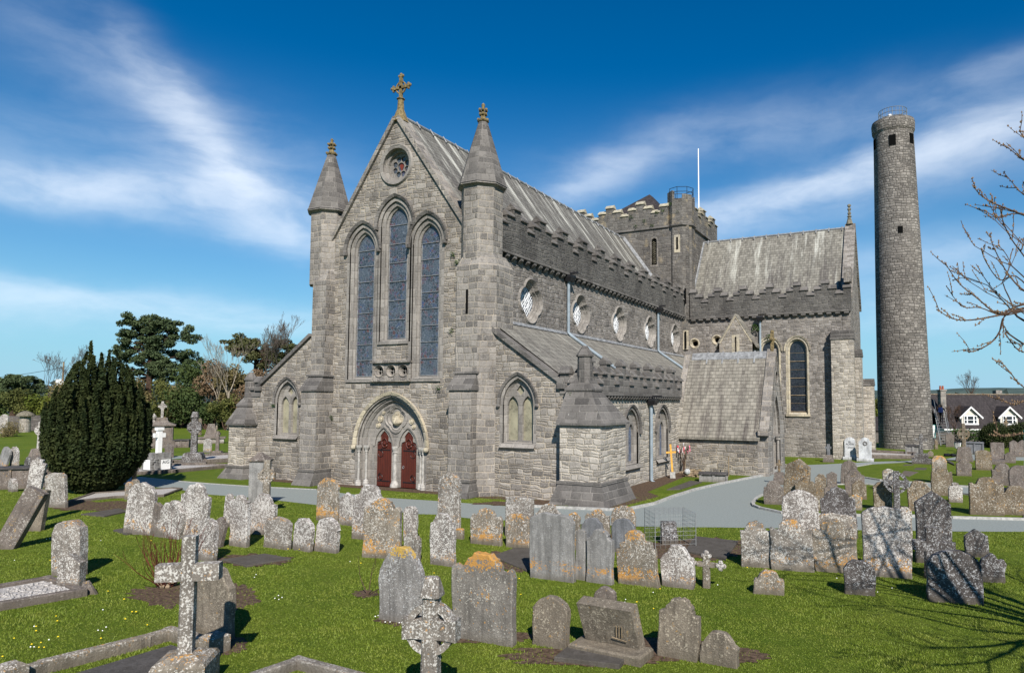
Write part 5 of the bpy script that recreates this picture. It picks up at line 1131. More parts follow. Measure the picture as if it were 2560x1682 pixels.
S('E', 1928, 2098, 912, 698, 'gable', D_, -6, .16, 'dark pointed headstone in the deep shade')
S('E', 2042, 2225, 1108, 895, 'broken', D_, 0, .16, 'broken-topped dark headstone in the deep shade')
S('E', 268, 497, 1202, 1020, 'ogee', O_, 0, .16, 'small orange shoulder-topped stone alone on the grass')
S('E', 978, 1212, 1205, 945, 'round', D_, 0, .16, 'small black round headstone alone on the grass')
S('E', 345, 497, 508, 318, 'shoulder', P_g, 0, .14, 'dark shouldered headstone at the rounded kerb')
S('E', 496, 690, 470, 146, 'gable', Y_, 26, .2, 'big brown headstone leaning right behind the rounded kerb', yaw=.2)
S('E', 592, 748, 480, 290, 'broken', Y_, 4, .16, 'broken tan headstone with a white streak on its top edge')
S('E', 740, 830, 470, 268, 'ogee', Y_, 8, .14, 'tan headstone between the broken one and the pointed one')
S('E', 838, 916, 372, 246, 'gable', P_g, 0, .13, 'pointed brown headstone close to the path edge')
S('E', 752, 818, 560, 440, 'flat', Y_, 0, .12, 'low tan block behind the tall dark mottled headstone')
S('E', 820, 945, 520, 342, 'gable', P_g, 0, .13, 'grey pointed headstone behind the tall dark mottled one')
S('E', 945, 1062, 352, 163, 'tall_round', P_g, 14, .15, 'tall narrow brown headstone leaning right on the island')
S('E', 985, 1128, 440, 236, 'ogee', P_g, 0, .15, 'brown curved headstone overlapping the tall narrow one')
S('E', 1036, 1146, 468, 318, 'ogee', Y_, 0, .14, 'small tan headstone beside the brown curved one')
S('E', 1012, 1112, 552, 420, 'gable', O_, 0, .13, 'small speckled headstone near the island kerb')
S('E', 1208, 1350, 555, 330, 'round', Y_, -4, .15, 'tan headstone just left of the ringed cross')
S('E', 1276, 1364, 400, 228, 'round', X_, 0, .13, 'grey headstone behind the ringed cross')
S('E', 1482, 1655, 562, 322, 'ogee', Y_, -8, .15, 'tan curved headstone just right of the ringed cross')
S('E', 1662, 1815, 440, 218, 'scroll', Y_, 0, .16, 'broad mossy headstone in front of the orange-capped one')
S('E', 1664, 1772, 340, 124, 'round', O_, 0, .15, 'headstone with a bright orange lichen cap')
S('E', 1795, 1897, 492, 333, 'stepped', W_, 0, .14, 'small white-flecked stepped headstone on the island')
S('E', 1970, 2212, 592, 293, 'scroll', Y_, 0, .18, 'large brown headstone with bare pale patches on top')
S('E', 2222, 2420, 592, 358, 'ogee', Y_, -6, .18, 'brown curved headstone at the right edge of the island')
S('E', 1856, 1965, 284, 150, 'ogee', P_g, 0, .16, 'small lichened headstone in front of the tall ringed cross')
S('E', 2008, 2122, 238, 82, 'segment', Y_, 0, .16, 'square tan headstone beside the dark slab')
S('E', 2125, 2222, 168, 20, 'flat', P_g, 0, .18, 'large plain dark slab on a low base')
S('E', 2138, 2290, 360, 184, 'shoulder', P_g, 0, .16, 'dull grey headstone behind the large brown one')
S('E', 2276, 2420, 402, 200, 'round', P_g, 0, .16, 'grey headstone at the right edge behind the island')
S('K', 2025, 2170, 1010, 714, 'gable', P_g, 0, .16, 'pointed dark headstone in the far right cluster')
S('K', 2180, 2330, 1010, 714, 'gable', P_g, 0, .16, 'second pointed dark headstone cut by the right edge')
S('K', 1930, 2110, 1125, 925, 'broken', P_g, 0, .16, 'low broken headstone in the far right cluster')
S('K', 890, 1032, 832, 590, 'tall_round', P_g, 0, .15, 'arched dark headstone standing before the far wall')
S('K', 558, 662, 1003, 895, 'broken', B_, 0, .16, 'little rough headstone near the foot of the round tower')
S('K', 690, 745, 870, 700, 'tall_round', Y_, 0, .14, 'thin tan headstone beside the stair')
S('K', 1590, 1905, 800, 655, 'segment', P_g, 0, .3, 'wide arched grey stone among the far right graves', wmax=2)
# back left graves
S('I', 475, 606, 1062, 838, 'gable', P_g, -12, .15, 'grey headstone between the white cross and the dark high cross')
S('I', 1096, 1226, 988, 758, 'round', W_, 0, .16, 'pale round headstone in front of the pyramid tomb')
S('I', 990, 1062, 700, 430, 'tall_round', Y_, 0, .2, 'mossy round headstone behind the dark high cross')
S('J', -10, 138, 815, 438, 'tall_round', W_, 0, .2, 'tall white round headstone by the far wall at left')
S('J', 862, 975, 852, 655, 'ogee', P_g, 0, .2, 'brown headstone beside the yew against the far wall')
# pale modern stones by the transept
def white_stone(xl, xr, yb, yt, style, label):
    P, mp, phi = ground_at('L', (xl+xr)/2, yb+55); t = thing('headstone', label, 'headstone', (P.x, P.y, 0), 'pale modern headstones by the transept'); w_ = (xr-xl)*mp; h = (yb+55-yt)*mp
    m = slab_mesh(stone_outline(style, w_, h, random.Random(1)), .12, .006); obj('tablet', m, 'white_marble', t)
    m = MB(); m.box(-w_*.65, w_*.65, -.2, .2, -.1, .22); obj('base', m, 'white_marble', t); return t, w_, h
def lettering(parent, txt, x, z, y, size, mat='black_iron', ext=.004):
    c = bpy.data.curves.new('lettering', 'FONT'); c.body = txt; c.size = size; c.align_x = 'CENTER'; c.align_y = 'CENTER'; c.extrude = ext; c.materials.append(MATS[mat])
    tmp = bpy.data.objects.new('tmp', c); COL.objects.link(tmp); dg = bpy.context.evaluated_depsgraph_get(); me = bpy.data.meshes.new_from_object(tmp.evaluated_get(dg)); bpy.data.objects.remove(tmp); bpy.data.curves.remove(c)
    me.materials.clear(); me.materials.append(MATS[mat]); o = bpy.data.objects.new('lettering', me)
    COL.objects.link(o); o.parent = parent; o.location = (x, y, z); o.rotation_euler = (math.pi/2, 0, 0); return o
t, w_, h = white_stone(865, 1168, 1005, 388, 'tall_round', 'arched white headstone with black lettering by the transept buttress')
lettering(t, 'AC', 0, h*.80, -.066, .16); lettering(t, 'AODA', 0, h*.69, -.066, .20); lettering(t, 'ANNO', .05, h*.54, -.066, .13)
t, w_, h = white_stone(1292, 1648, 1050, 395, 'shoulder', 'white shouldered headstone with a round badge by the transept corner')
m = MB()
for r_ in (.13, .085): m.tube([(r_*math.cos(R(20*k)), -.066, h*.74+r_*math.sin(R(20*k))) for k in range(19)], .018, 5)
for k in range(8): m.ball((.165*math.cos(R(45*k)), -.066, h*.74+.165*math.sin(R(45*k))), .022, 5, 4)
m.box(-.02, .02, -.07, -.06, h*.74+.13, h*.74+.2); obj('badge', m, 'dark_ashlar', t)
S('L', 690, 850, 960, 560, 'flat', 'white_marble', 22, .1, 'thin white tablet leaning beside the arched lettered headstone', group='pale modern headstones by the transept')
S('L', 440, 652, 960, 480, 'gable', P_g, 10, .2, 'dull tapering headstone behind the small white cross')
def cross(reg, x, yb, yt, arm_px, arm_y, mat, label, sw, th, base=None, ring=0, cap=None, yaw=0, taper=.9, arm_h=None, chamfer=True, lean=0, cup=False, name='stone_cross', bmat=None, steps=1):
    P, mp, phi = ground_at(reg, x, yb); t = thing(name, label, 'cross', (P.x, P.y, 0), 'stone crosses in the churchyard', rot=Euler((0, R(lean), -yaw), 'XYZ'))
    H = (yb-yt)*mp*1.015; za = (yb-arm_y)*mp; aw = arm_px*mp/max(.4, math.cos(phi-yaw)); ah = arm_h or sw*1.0; b0 = 0; m = MB()
    if base:
        bw, bh = base; mb = MB()
        if steps == 1: mb.loft([[(-bw, -bw*.8, -.2), (bw, -bw*.8, -.2), (bw, bw*.8, -.2), (-bw, bw*.8, -.2)], [(-bw, -bw*.8, 0), (bw, -bw*.8, 0), (bw, bw*.8, 0), (-bw, bw*.8, 0)], [(-bw*.72, -bw*.58, bh*.94), (bw*.72, -bw*.58, bh*.94), (bw*.72, bw*.58, bh*.94), (-bw*.72, bw*.58, bh*.94)], [(-bw*.62, -bw*.5, bh), (bw*.62, -bw*.5, bh), (bw*.62, bw*.5, bh), (-bw*.62, bw*.5, bh)]])
        else:
            for k in range(steps): e = bw*(1-k*.28); mb.box(-e, e, -e*.75, e*.75, bh*k/steps-(.2 if k == 0 else 0), bh*(k+1)/steps)
        obj('plinth', mb, bmat or mat, t); b0 = bh
    c = sw*.14 if chamfer else .006
    oct_ = lambda a, b, z: [(-a+c, -b, z), (a-c, -b, z), (a, -b+c, z), (a, b-c, z), (a-c, b, z), (-a+c, b, z), (-a, b-c, z), (-a, -b+c, z)]
    a0, a1 = sw/2, sw/2*taper
    m.loft([oct_(a0, th/2, b0-.12), oct_(a1, th/2*.95, H-(.0 if not cap else cap))])
    if cap: m.loft([oct_(a1*1.3, th/2*1.25, H-cap), oct_(a1*1.3, th/2*1.25, H-cap*.9), oct_(a1*.95, th/2*.55, H-.02), oct_(a1*.85, th/2*.4, H)])
    obj('shaft', m, mat, t)
    m = MB(); e = th/2-.006
    flare = 1.18 if ring else 1.0
    m.loft([[(x_, y_, z_) for y_, z_ in ((-e, za-ah/2*f_), (e, za-ah/2*f_), (e, za+ah/2*f_), (-e, za+ah/2*f_))] for x_, f_ in ((-aw/2, flare), (-aw/2*.55, 1), (aw/2*.55, 1), (aw/2, flare))]); obj('arm', m, mat, t)
    if ring:
        m = MB(); ro, ri = ring, ring*.74; n = 28; e2 = th/2*.72
        m.loft([[(r_*math.cos(2*math.pi*i/n), y_, za+r_*math.sin(2*math.pi*i/n)) for i in range(n)] for r_, y_ in ((ri, -e2), (ro, -e2), (ro, e2), (ri, e2), (ri, -e2))], False, False); obj('ring', m, mat, t)
    return t, mp
# the two foreground crosses
cross('N0', 462, 1722, 1349, 140, 1433, X_, 'plain latin cross with orange-spotted arms on a square plinth in the left foreground', .20, .20, base=None, yaw=-.66, taper=.92, arm_h=.24)
P, mp, phi = ground_at('N0', 462, 1722); lc = [o for o in bpy.data.objects if o.get('label', '').startswith('plain latin')][0]
m = MB(); m.loft([[(-.36*a, -.34*a, z), (.36*a, -.34*a, z), (.36*a, .34*a, z), (-.36*a, .34*a, z)] for z, a in ((-.2, 1), (.40, 1), (.46, .92), (.50, .62), (.53, .48))]); obj('plinth', m, O_, lc)
cross('N0', 1075, 1785, 1451, 131, 1574, X_, 'weathered ringed celtic cross with gabled cap in the centre foreground', .24, .22, ring=.345, cap=.26, yaw=-.28, arm_h=.24)
cross('D', 1650, 808, 530, 150, 605, O_, 'little lichened cross with trefoil ends beside the rough white headstone', .17, .12, yaw=0, arm_h=.10)
lc = [o for o in bpy.data.objects if o.get('label', '').startswith('little lichened')][0]
m = MB(); _, mp, _ = ground_at('D', 1650, 808); za = (808-605)*mp
for x_, z_ in ((-.40, za), (.40, za), (0, (808-530)*mp)):
    for dx, dz in ((0, 0), (.07, 0), (-.07, 0), (0, .07), (0, -.06)): m.ball((x_*.82+dx, 0, z_+dz), .06, 6, 5)
obj('trefoil_end', m, W_, lc)
cross('E', 1386, 575, 250, 178, 335, D_, 'mossy ringed cross among the stones on the right island', .24, .18, ring=.40, arm_h=.2)
cross('E', 1662, 1075, 690, 335, 830, D_, 'dark rough cross with broad arms in front of the pedimented stone', .36, .2, arm_h=.24, taper=.8)
cross('E', 465, 345, 155, 44, 190, Y_, 'small yellow-lichened cross finial on a dark stepped block at the kerb', .12, .12, base=(.30, .62), arm_h=.12, bmat=P_g)
cross('H', 968, 1345, 1060, 78, 1120, Y_, 'slender cross standing at the right side of the yew', .17, .15, yaw=-.55, arm_h=.16)
S('H', 902, 955, 1415, 1290, 'round', O_, 0, .16, 'short headstone at the foot of the slender cross by the yew', wmax=.6)
S('H', 948, 1008, 1410, 1270, 'round', O_, 0, .16, 'orange short stone beside the slender cross by the yew', wmax=.6)
cross('J', 768, 1275, 598, 150, 750, W_, 'pale ringed cross on a stepped pedestal left of the yew', .32, .28, base=(.55, .66), ring=.36, arm_h=.26, yaw=-.7, bmat=P_g)
cross('I', 935, 1165, 335, 200, 575, D_, 'tall dark ringed high cross on a tapering plinth behind the yew', .40, .32, base=(.72, .74), ring=.43, cap=.38, arm_h=.30, yaw=-.75)
cross('I', 1322, 1005, 640, 80, 680, P_g, 'small cross on a pillar beside the pyramid tomb', .26, .22, base=(.42, .25), ring=.16, arm_h=.15, yaw=-.7)
cross('K', 455, 1135, 612, 205, 705, D_, 'grey latin cross on a large block plinth before the round tower', .24, .2, base=(.60, .72), arm_h=.18, steps=2)
cross('K', 1215, 1095, 425, 150, 600, Y_, 'tall ringed cross with yellow lichen on a tapering dark plinth', .26, .22, base=(.55, 1.05), ring=.40, arm_h=.22, bmat=P_g)
cross('K', 1968, 800, 318, 80, 410, Y_, 'slim ringed cross before the dark clipped yews', .2, .18, base=(.3, .4), ring=.2, arm_h=.16, bmat=P_g)
cross('L', 372, 1125, 598, 170, 700, 'smooth_grey', 'small pale cross on a rough block by the transept wall', .24, .16, base=(.36, .5), arm_h=.16, bmat=P_g)
# capped pillar with worn wheel cross before it
P, mp, phi = ground_at('N0', 648, 1266)
t = thing('pillar_monument', 'square stone pillar with pyramid cap at the path left of the doors', 'monument', (P.x, P.y, 0), rot=(0, 0, .45)); m = MB(); m.box(-.30, .30, -.30, .30, -.2, 1.78); obj('shaft', m, 'grey_slab', t); m = MB(); m.loft([[(-.34*a, -.34*a, z), (.34*a, -.34*a, z), (.34*a, .34*a, z), (-.34*a, .34*a, z)] for z, a in ((1.78, 1.0), (1.84, 1.08), (2.14, .1))]); obj('cap', m, P_g, t)
cross('N0', 664, 1286, 1152, 38, 1190, O_, 'worn wheel-headed cross standing close before the capped pillar', .26, .16, ring=.27, arm_h=.2, yaw=-.5)
# ledgers lying in the grass
def ledger(reg, pts, label, h=.05, mat=L_, z0=0.0, name='ledger_stone'):
    P = [ground_at(reg, *p)[0] for p in pts]; P = [(p.x, p.y) for p in P]
    if sum(P[i][0]*P[(i+1) % len(P)][1]-P[(i+1) % len(P)][0]*P[i][1] for i in range(len(P))) < 0: P.reverse()
    cx, cy = sum(p[0] for p in P)/len(P), sum(p[1] for p in P)/len(P); m = MB(); L = [(x-cx, y-cy) for x, y in P]
    m.loft([[(x, y, -.05) for x, y in L], [(x, y, h-.012) for x, y in L], [(x*.985, y*.985, h) for x, y in L]])
    return obj(name, m, mat, None, label, 'grave slab', 'flat slabs in the grass', loc=(cx, cy, z0))
ledger('A', [(545, 503), (700, 518), (862, 482), (800, 465)], 'thin dark ledger left of the leaning round headstone')
ledger('A', [(760, 612), (850, 640), (1050, 600), (960, 572)], 'dark ledger at the foot of the white-lichened leaning stones')
ledger('B', [(205, 825), (430, 885), (848, 815), (600, 770)], 'dark ledger in the grass before the three small headstones')
ledger('C', [(1150, 665), (1420, 775), (1560, 760), (1440, 600), (1330, 598)], 'dark ledger behind the three-lobed headstone')
ledger('D', [(1462, 500), (1815, 572), (1930, 412), (1545, 370)], 'broad engraved ledger with pale rim right of the wire cage', .07)
ledger('M', [(-150, 740), (0, 735), (245, 655), (120, 640)], 'flat ledger on the verge beside the porch path')
ledger('K', [(75, 1340), (230, 1372), (400, 1290), (150, 1268)], 'pale ledger on the right-hand island', .06, P_g)
ledger('K', [(310, 1248), (520, 1250), (555, 1215), (360, 1212)], 'small dark ledger on the right-hand island')
ledger('K', [(120, 1175), (290, 1165), (330, 1150), (160, 1152)], 'thin ledger near the upper path')
ledger('K', [(1020, 1140), (1040, 1175), (920, 1120), (930, 1095)], 'low dark slab beside the tall yellow-lichened cross', .12)
ledger('K', [(1690, 1150), (1935, 1160), (1940, 1075), (1700, 1060)], 'grey base slab under the plain dark slab', .25, P_g)
# desk tomb with its plinth and ledger
P, mp, phi = ground_at('D', 800, 1400)
t = thing('desk_tomb', 'tilted block tombstone on a stepped plinth in the right foreground', 'tombstone', (P.x, P.y, 0), rot=(0, 0, -.04))
m = MB(); m.loft([[(-.66, -.26, -.1), (.66, -.26, -.1), (.66, .26, -.1), (-.66, .26, -.1)], [(-.66, -.26, .12), (.66, -.26, .12), (.66, .26, .12), (-.66, .26, .12)], [(-.63, -.23, .15), (.63, -.23, .15), (.63, .24, .15), (-.63, .24, .15)]]); obj('plinth', m, B_, t)
m = MB(); m.loft([[(-.50, .06, .14), (.50, .06, .14), (.50, .30, .14), (-.50, .30, .14)], [(-.56, -.16, .80), (.44, -.16, .80), (.44, .10, .86), (-.56, .10, .86)]]); tb = obj('tablet', m, B_, t)
m = MB()
for x_ in (.12, .17, .22): m.tube([(x_, -.03, .32), (x_+.03, -.10, .52)], .010, 4)
m.tube([(.04, -.03, .30), (.30, -.01, .26)], .010, 4); obj('dry_stem', m, 'timber_post', tb)
ledger('D', [(300, 1462), (880, 1530), (965, 1430), (450, 1342)], 'dark ledger stone lying at the foot of the tilted tombstone', .08)
# kerbed plots
def kerbed(reg, pts, label, hh=.16, ww=.15, gravel=None, mat=P_g, closed=False, z0=0):
    G0 = [ground_at(reg, *p)[0] for p in pts]; c = sum(G0, Vector())/len(G0); t = thing('grave_kerb', label, 'grave kerb', (c.x, c.y, 0), 'kerbed grave plots')
    Q = [g-c for g in G0]; m = MB(); Q2 = Q+[Q[0]] if closed else Q
    for i_, (a, b) in enumerate(zip(Q2, Q2[1:])):
        hh += .006*(1 if i_ % 2 else -1); d = (b-a).normalized(); n = Vector((-d.y, d.x, 0))*ww/2; e = d*ww*.5
        m.loft([[a-e-n, b+e-n, b+e+n, a-e+n], [a-e-n+Vector((0, 0, hh-.02)), b+e-n+Vector((0, 0, hh-.02)), b+e+n+Vector((0, 0, hh-.02)), a-e+n+Vector((0, 0, hh-.02))], [a-e-n*.8+Vector((0, 0, hh)), b+e-n*.8+Vector((0, 0, hh)), b+e+n*.8+Vector((0, 0, hh)), a-e+n*.8+Vector((0, 0, hh))]])
    obj('kerb', m, mat, t)
    if gravel:
        L = [(q_.x, q_.y) for q_ in Q]
        if sum(L[i][0]*L[(i+1) % len(L)][1]-L[(i+1) % len(L)][0]*L[i][1] for i in range(len(L))) < 0: L.reverse()
        m = MB(); fill(m, GF, [L], gravel); obj('gravel', m, 'gravel', t)
    return t, Q
t, Q = kerbed('A', [(-160, 1045), (318, 962), (420, 1000), (548, 1048), (-160, 1168)], 'gravel-filled grave kerb in front of the thick weathered headstone', .17, .16, .09, closed=True)
m = MB(); q = random.Random(4)
for _ in range(260):
    a, b = q.random(), q.random(); p_ = Q[0].lerp(Q[1], a).lerp(Q[4].lerp(Q[3], a), .12+.76*b); m.ball((p_.x, p_.y, .10), q.uniform(.025, .05), 5, 4, .7)
obj('pebbles', m, 'gravel', t, kind='stuff')
t, Q = kerbed('A', [(60, 1640), (300, 1560), (960, 1392), (1140, 1335), (1290, 1375), (1440, 1420)], 'dark spotted grave kerb running behind the latin cross', .20, .17, mat=O_)
m = MB()
for q_ in (Q[0], Q[5]): m.loft([[(q_.x-.17, q_.y-.17, -.1), (q_.x+.17, q_.y-.17, -.1), (q_.x+.17, q_.y+.17, -.1), (q_.x-.17, q_.y+.17, -.1)], [(q_.x-.17, q_.y-.17, .26), (q_.x+.17, q_.y-.17, .26), (q_.x+.17, q_.y+.17, .26), (q_.x-.17, q_.y+.17, .26)], [(q_.x-.1, q_.y-.1, .31), (q_.x+.1, q_.y-.1, .31), (q_.x+.1, q_.y+.1, .31), (q_.x-.1, q_.y+.1, .31)]])
obj('corner_post', m, O_, t)
ledger('A', [(430, 1640), (1150, 1420), (1330, 1480), (760, 1700)], 'long dark ledger inside the spotted kerb', .12)
kerbed('N0', [(640, 1705), (745, 1668), (905, 1712)], 'corner of a pale spotted grave kerb at the bottom edge', .16, .15, mat=X_)
t, Q = kerbed('I', [(0, 1350), (560, 1318), (1490, 1232), (1480, 1218), (540, 1218), (0, 1290)], 'broad gravel plot with low kerb around the white cross', .2, .2, .12, closed=True)
kerbed('I', [(1120, 1170), (1560, 1140), (1560, 1045), (1070, 1075)], 'kerbed gravel plot beside the dark high cross', .3, .25, .15, closed=True)
kerbed('I', [(560, 1200), (1110, 1195), (1120, 1150), (580, 1145)], 'low kerbed plinth under the dark high cross', .2, .2, closed=True)
kerbed('H', [(490, 1440), (820, 1405), (1180, 1395), (1310, 1345), (1250, 1340), (680, 1378)], 'low kerb with pale chippings in front of the yew', .10, .12, .05, closed=True)
kerbed('K', [(-560, 1035), (330, 1050), (330, 985), (-560, 940)], 'long low grave kerb at the foot of the round tower', .30, .2, .1, closed=True)
kerbed('H', [(-40, 1345), (330, 1330), (320, 1310), (-40, 1318)], 'low kerb beyond the steeply leaning slab', .12, .14)
# table tombs and monuments
def table_tomb(reg, x, yb, wpx, hpx, label, yaw, dep, mat=P_g, top=L_):
    P, mp, phi = ground_at(reg, x, yb); w_ = wpx*mp/max(.45, math.cos(phi-yaw)); h = hpx*mp; t = thing('table_tomb', label, 'tomb', (P.x, P.y, 0), rot=(0, 0, -yaw))
    m = MB(); m.box(-w_*.44, w_*.44, .1, dep-.1, -.1, h-.1); [m.box(s*w_*.44-.06, s*w_*.44+.06, .04, .2, -.1, h-.1) for s in (-1, 0, 1)]; obj('chest', m, mat, t); m = MB(); m.loft([[(-w_/2*a, dep/2-dep/2*a, z), (w_/2*a, dep/2-dep/2*a, z), (w_/2*a, dep/2+dep/2*a, z), (-w_/2*a, dep/2+dep/2*a, z)] for z, a in ((h-.10, .97), (h-.06, 1.0), (h, 1.0))]); obj('slab', m, top, t); return t
table_tomb('H', 60, 1335, 260, 150, 'long dark table tomb at the left edge behind the leaning slab', -.75, 1.0)
table_tomb('I', 725, 905, 235, 130, 'low table tomb beside the great chest monument', -.75, 1.2)
table_tomb('K', 305, 985, 250, 185, 'stone table tomb in front of the round tower', 0, 1.0, 'grey_slab')
table_tomb('K', 1400, 965, 300, 215, 'blue-grey sarcophagus with scrolled end among the right-hand graves', 0, 1.1, 'smooth_grey', 'smooth_grey')
t = table_tomb('M', 375, 650, 330, 100, 'low chest tomb with a tilted slab beside the porch wall', -.25, .8, 'grey_slab')
P, mp, phi = ground_at('I', 405, 905); t = thing('chest_monument', 'great dark panelled chest monument crowned by a slim cross at far left', 'monument', (P.x, P.y, 0), rot=(0, 0, .95)); t.scale = (.82, .82, .82)
m = MB(); m.box(-1.5, 1.5, -.9, .9, -.1, .35); m.box(-1.3, 1.3, -.75, .75, .35, .75); obj('plinth', m, P_g, t); m = MB(); m.box(-1.05, 1.05, -.6, .6, .75, 2.35); [m.box(x_-.1, x_+.1, -.66, .66, .75, 2.35) for x_ in (-1.0, 0, 1.0)]; obj('chest', m, P_g, t); m = MB(); m.box(-1.35, 1.35, -.85, .85, 2.35, 2.5); m.loft([[(-1.25*a, -.75*a, z), (1.25*a, -.75*a, z), (1.25*a, .75*a, z), (-1.25*a, .75*a, z)] for z, a in ((2.5, 1), (2.75, .55), (2.95, .45), (3.25, .4))]); cp = obj('cornice', m, P_g, t)
m = MB(); m.box(-.12, .12, -.1, .1, 3.2, 5.0); m.box(-.42, .42, -.1, .1, 4.35, 4.55); m.tube([(.28*math.cos(R(20*k)), 0, 4.45+.28*math.sin(R(20*k))) for k in range(19)], .06, 5); obj('cross', m, W_, cp)
m = MB(); m.ngon(-.75, 0, [(2.75, .2), (3.0, .1), (3.15, .22), (3.4, .26), (3.55, .12), (3.7, .05)], 10); obj('urn', m, W_, cp)
P, mp, phi = ground_at('I', 1220, 832); t = thing('pyramid_tomb', 'dark tomb with truncated pyramid top on a wide slab at far left', 'tomb', (P.x, P.y, 0), rot=(0, 0, .9)); t.scale = (.76, .76, .95); m = MB(); m.box(-1.5, 1.5, -.7, .7, -.1, .5); obj('base', m, W_, t); m = MB(); m.box(-1.7, 1.7, -.85, .85, .5, .66); obj('slab', m, P_g, t); m = MB(); m.loft([[(-.85*a, -.6*a, z), (.85*a, -.6*a, z), (.85*a, .6*a, z), (-.85*a, .6*a, z)] for z, a in ((.66, 1), (.95, .8), (2.0, .45))]); obj('pyramid', m, P_g, t)
# white cross on a drystone cairn
P, mp, phi = ground_at('I', 355, 1300); t = thing('cairn_cross', 'white painted cross on a drystone cairn with white plaques', 'cross', (P.x, P.y, 0), rot=(0, 0, .04)); t.scale = (.76, .76, .76)
q = random.Random(9); m = MB()
for k in range(12):
    z = k*.125
    for i in range(5):
        for s, ax in ((-1, 0), (1, 0), (-1, 1), (1, 1)):
            u_ = -.62+.25*i+q.uniform(-.04, .04); a = .74-.02*k*(.5 if k < 9 else 1.6); w_ = q.uniform(.16, .27)
            if ax == 0: m.box(u_-w_/2, u_+w_/2, s*a-.12, s*a+.10, z, z+.105+q.uniform(-.02, .015))
            else: m.box(s*a-.12, s*a+.10, u_-w_/2, u_+w_/2, z, z+.105+q.uniform(-.02, .015))
m.box(-.6, .6, -.6, .6, 0, 1.46); obj('cairn', m, 'grey_slab', t)
m = MB(); m.box(-.13, .13, -.17, .17, 1.4, 3.35); m.box(-.12, .12, -.44, .44, 2.65, 2.98); m.box(-.18, .18, -.26, .26, 3.2, 3.42); obj('cross', m, 'white_paint', t)
m = MB(); m.box(-.36, .36, -.90, -.86, .25, 1.0); pl = obj('plaque', m, 'white_paint', t); m = MB(); m.box(.86, .90, -.36, .36, .25, 1.0); obj('plaque', m, 'white_paint', t)
o = lettering(t, 'AIG', 0, .8, 0, .34); o.location = (.905, 0, .80); o.rotation_euler = (math.pi/2, 0, math.pi/2)
# odds and ends about the yard
P, mp, phi = ground_at('D', 1325, 425); t = thing('wire_cage', 'square wire mesh cage guarding a tilted dark stone by the path', 'cage', (P.x, P.y, 0), rot=(0, 0, .62)); w_ = .60; hc = .98; m = MB(); r_ = .0035
for k in range(9):
    z = hc*k/8; m.tube([(-w_, -w_, z), (w_, -w_, z), (w_, w_, z), (-w_, w_, z), (-w_, -w_, z)], r_, 4); u_ = -w_+2*w_*k/8
    for s in (-1, 1): m.tube([(u_, s*w_, 0), (u_, s*w_, hc)], r_, 4); m.tube([(s*w_, u_, 0), (s*w_, u_, hc)], r_, 4)
    m.tube([(u_, -w_, hc), (u_, w_, hc)], r_, 4); m.tube([(-w_, u_, hc), (w_, u_, hc)], r_, 4)
obj('mesh', m, 'steel', t); 
for x_, y_ in ((-w_, -w_), (w_, -w_), (w_, w_), (-w_, w_)): m = MB(); m.tube([(x_, y_, 0), (x_, y_, hc)], .012, 5); obj('corner_rod', m, 'steel', t)
m = MB(); m.loft([[(-.25, -.12, -.1), (.25, -.12, -.1), (.25, .12, -.1), (-.25, .12, -.1)], [(-.22, .12, .62), (.22, .12, .62), (.22, .38, .62), (-.22, .38, .62)]]); obj('boundary_stone', m, D_, None, 'tilted black stone block inside the wire cage', 'stone', loc=(P.x, P.y, 0), rot=(0, 0, .5))
P, mp, phi = ground_at('N', 97, 1540); t = thing('wooden_cross', 'bright yellow wooden cross in a concrete block by the aisle wall', 'cross', (P.x, P.y, 0), rot=(0, R(-4), .3)); m = MB(); m.box(-.14, .14, -.14, .14, -.05, .34); obj('base', m, 'kerb_concrete', t); m = MB(); m.box(-.05, .05, -.05, .05, .3, 1.85); obj('post', m, 'yellow_wood', t); m = MB(); m.box(-.27, .27, -.04, .04, 1.36, 1.46); obj('crossbar', m, 'yellow_wood', t)
P, mp, phi = ground_at('M', 150, 590); t = thing('log_pile', 'heap of cut logs and a white stone against the porch wall', 'logs', (P.x, P.y, 0)); q = random.Random(5)
for k in range(11):
    m = MB(); x_, z_ = q.uniform(-.5, .5), q.uniform(.06, .28); a = q.uniform(-.6, .6); m.tube([(x_-.3*math.cos(a), q.uniform(-.2, .2), z_), (x_+.3*math.cos(a), q.uniform(-.2, .2), z_+.25*math.sin(a)+.05)], q.uniform(.06, .1), 7); obj('log', m, 'log_bark' if k % 3 else 'timber_post', t)
m = MB(); m.ball((-.28, -.22, .30), .17, 8, 6); obj('white_stone', m, 'white_marble', t)
P, mp, phi = ground_at('M', 543, 585); m = MB(); m.tube([(0, 0, -.1), (.02, 0, 1.15)], .03, 6); obj('stake', m, 'timber_post', None, 'single mossy wooden stake in front of the porch wall', 'stake', loc=(P.x, P.y, 0))
P, mp, phi = ground_at('K', 1097, 905); t = thing('litter_bin', 'white slatted litter bin beside the tall ringed cross', 'bin', (P.x, P.y, .12)); m = MB()
for k in range(14): a = 2*math.pi*k/14; m.tube([(.19*math.cos(a), .19*math.sin(a), .12), (.25*math.cos(a), .25*math.sin(a), .62)], .022, 4)
obj('slat', m, 'white_paint', t); m = MB(); m.ngon(0, 0, [(.60, .27), (.66, .27)], 14); m.ngon(0, 0, [(.08, .17), (.56, .2)], 10); obj('liner', m, 'black_iron', t); m = MB(); m.tube([(0, 0, -.2), (0, 0, .1)], .04, 6); obj('stand', m, 'black_iron', t)
P, mp, phi = ground_at('K', 960, 1000); m = MB(); q = random.Random(3)
for k in range(5): m.ball((-.3+.16*k, q.uniform(-.1, .1), .12), q.uniform(.12, .2), 7, 5, .8)
obj('tool_bag', m, 'dark_cloth', None, 'dark bags lying on the path beside the round tower', 'bag', loc=(P.x, P.y, 0))
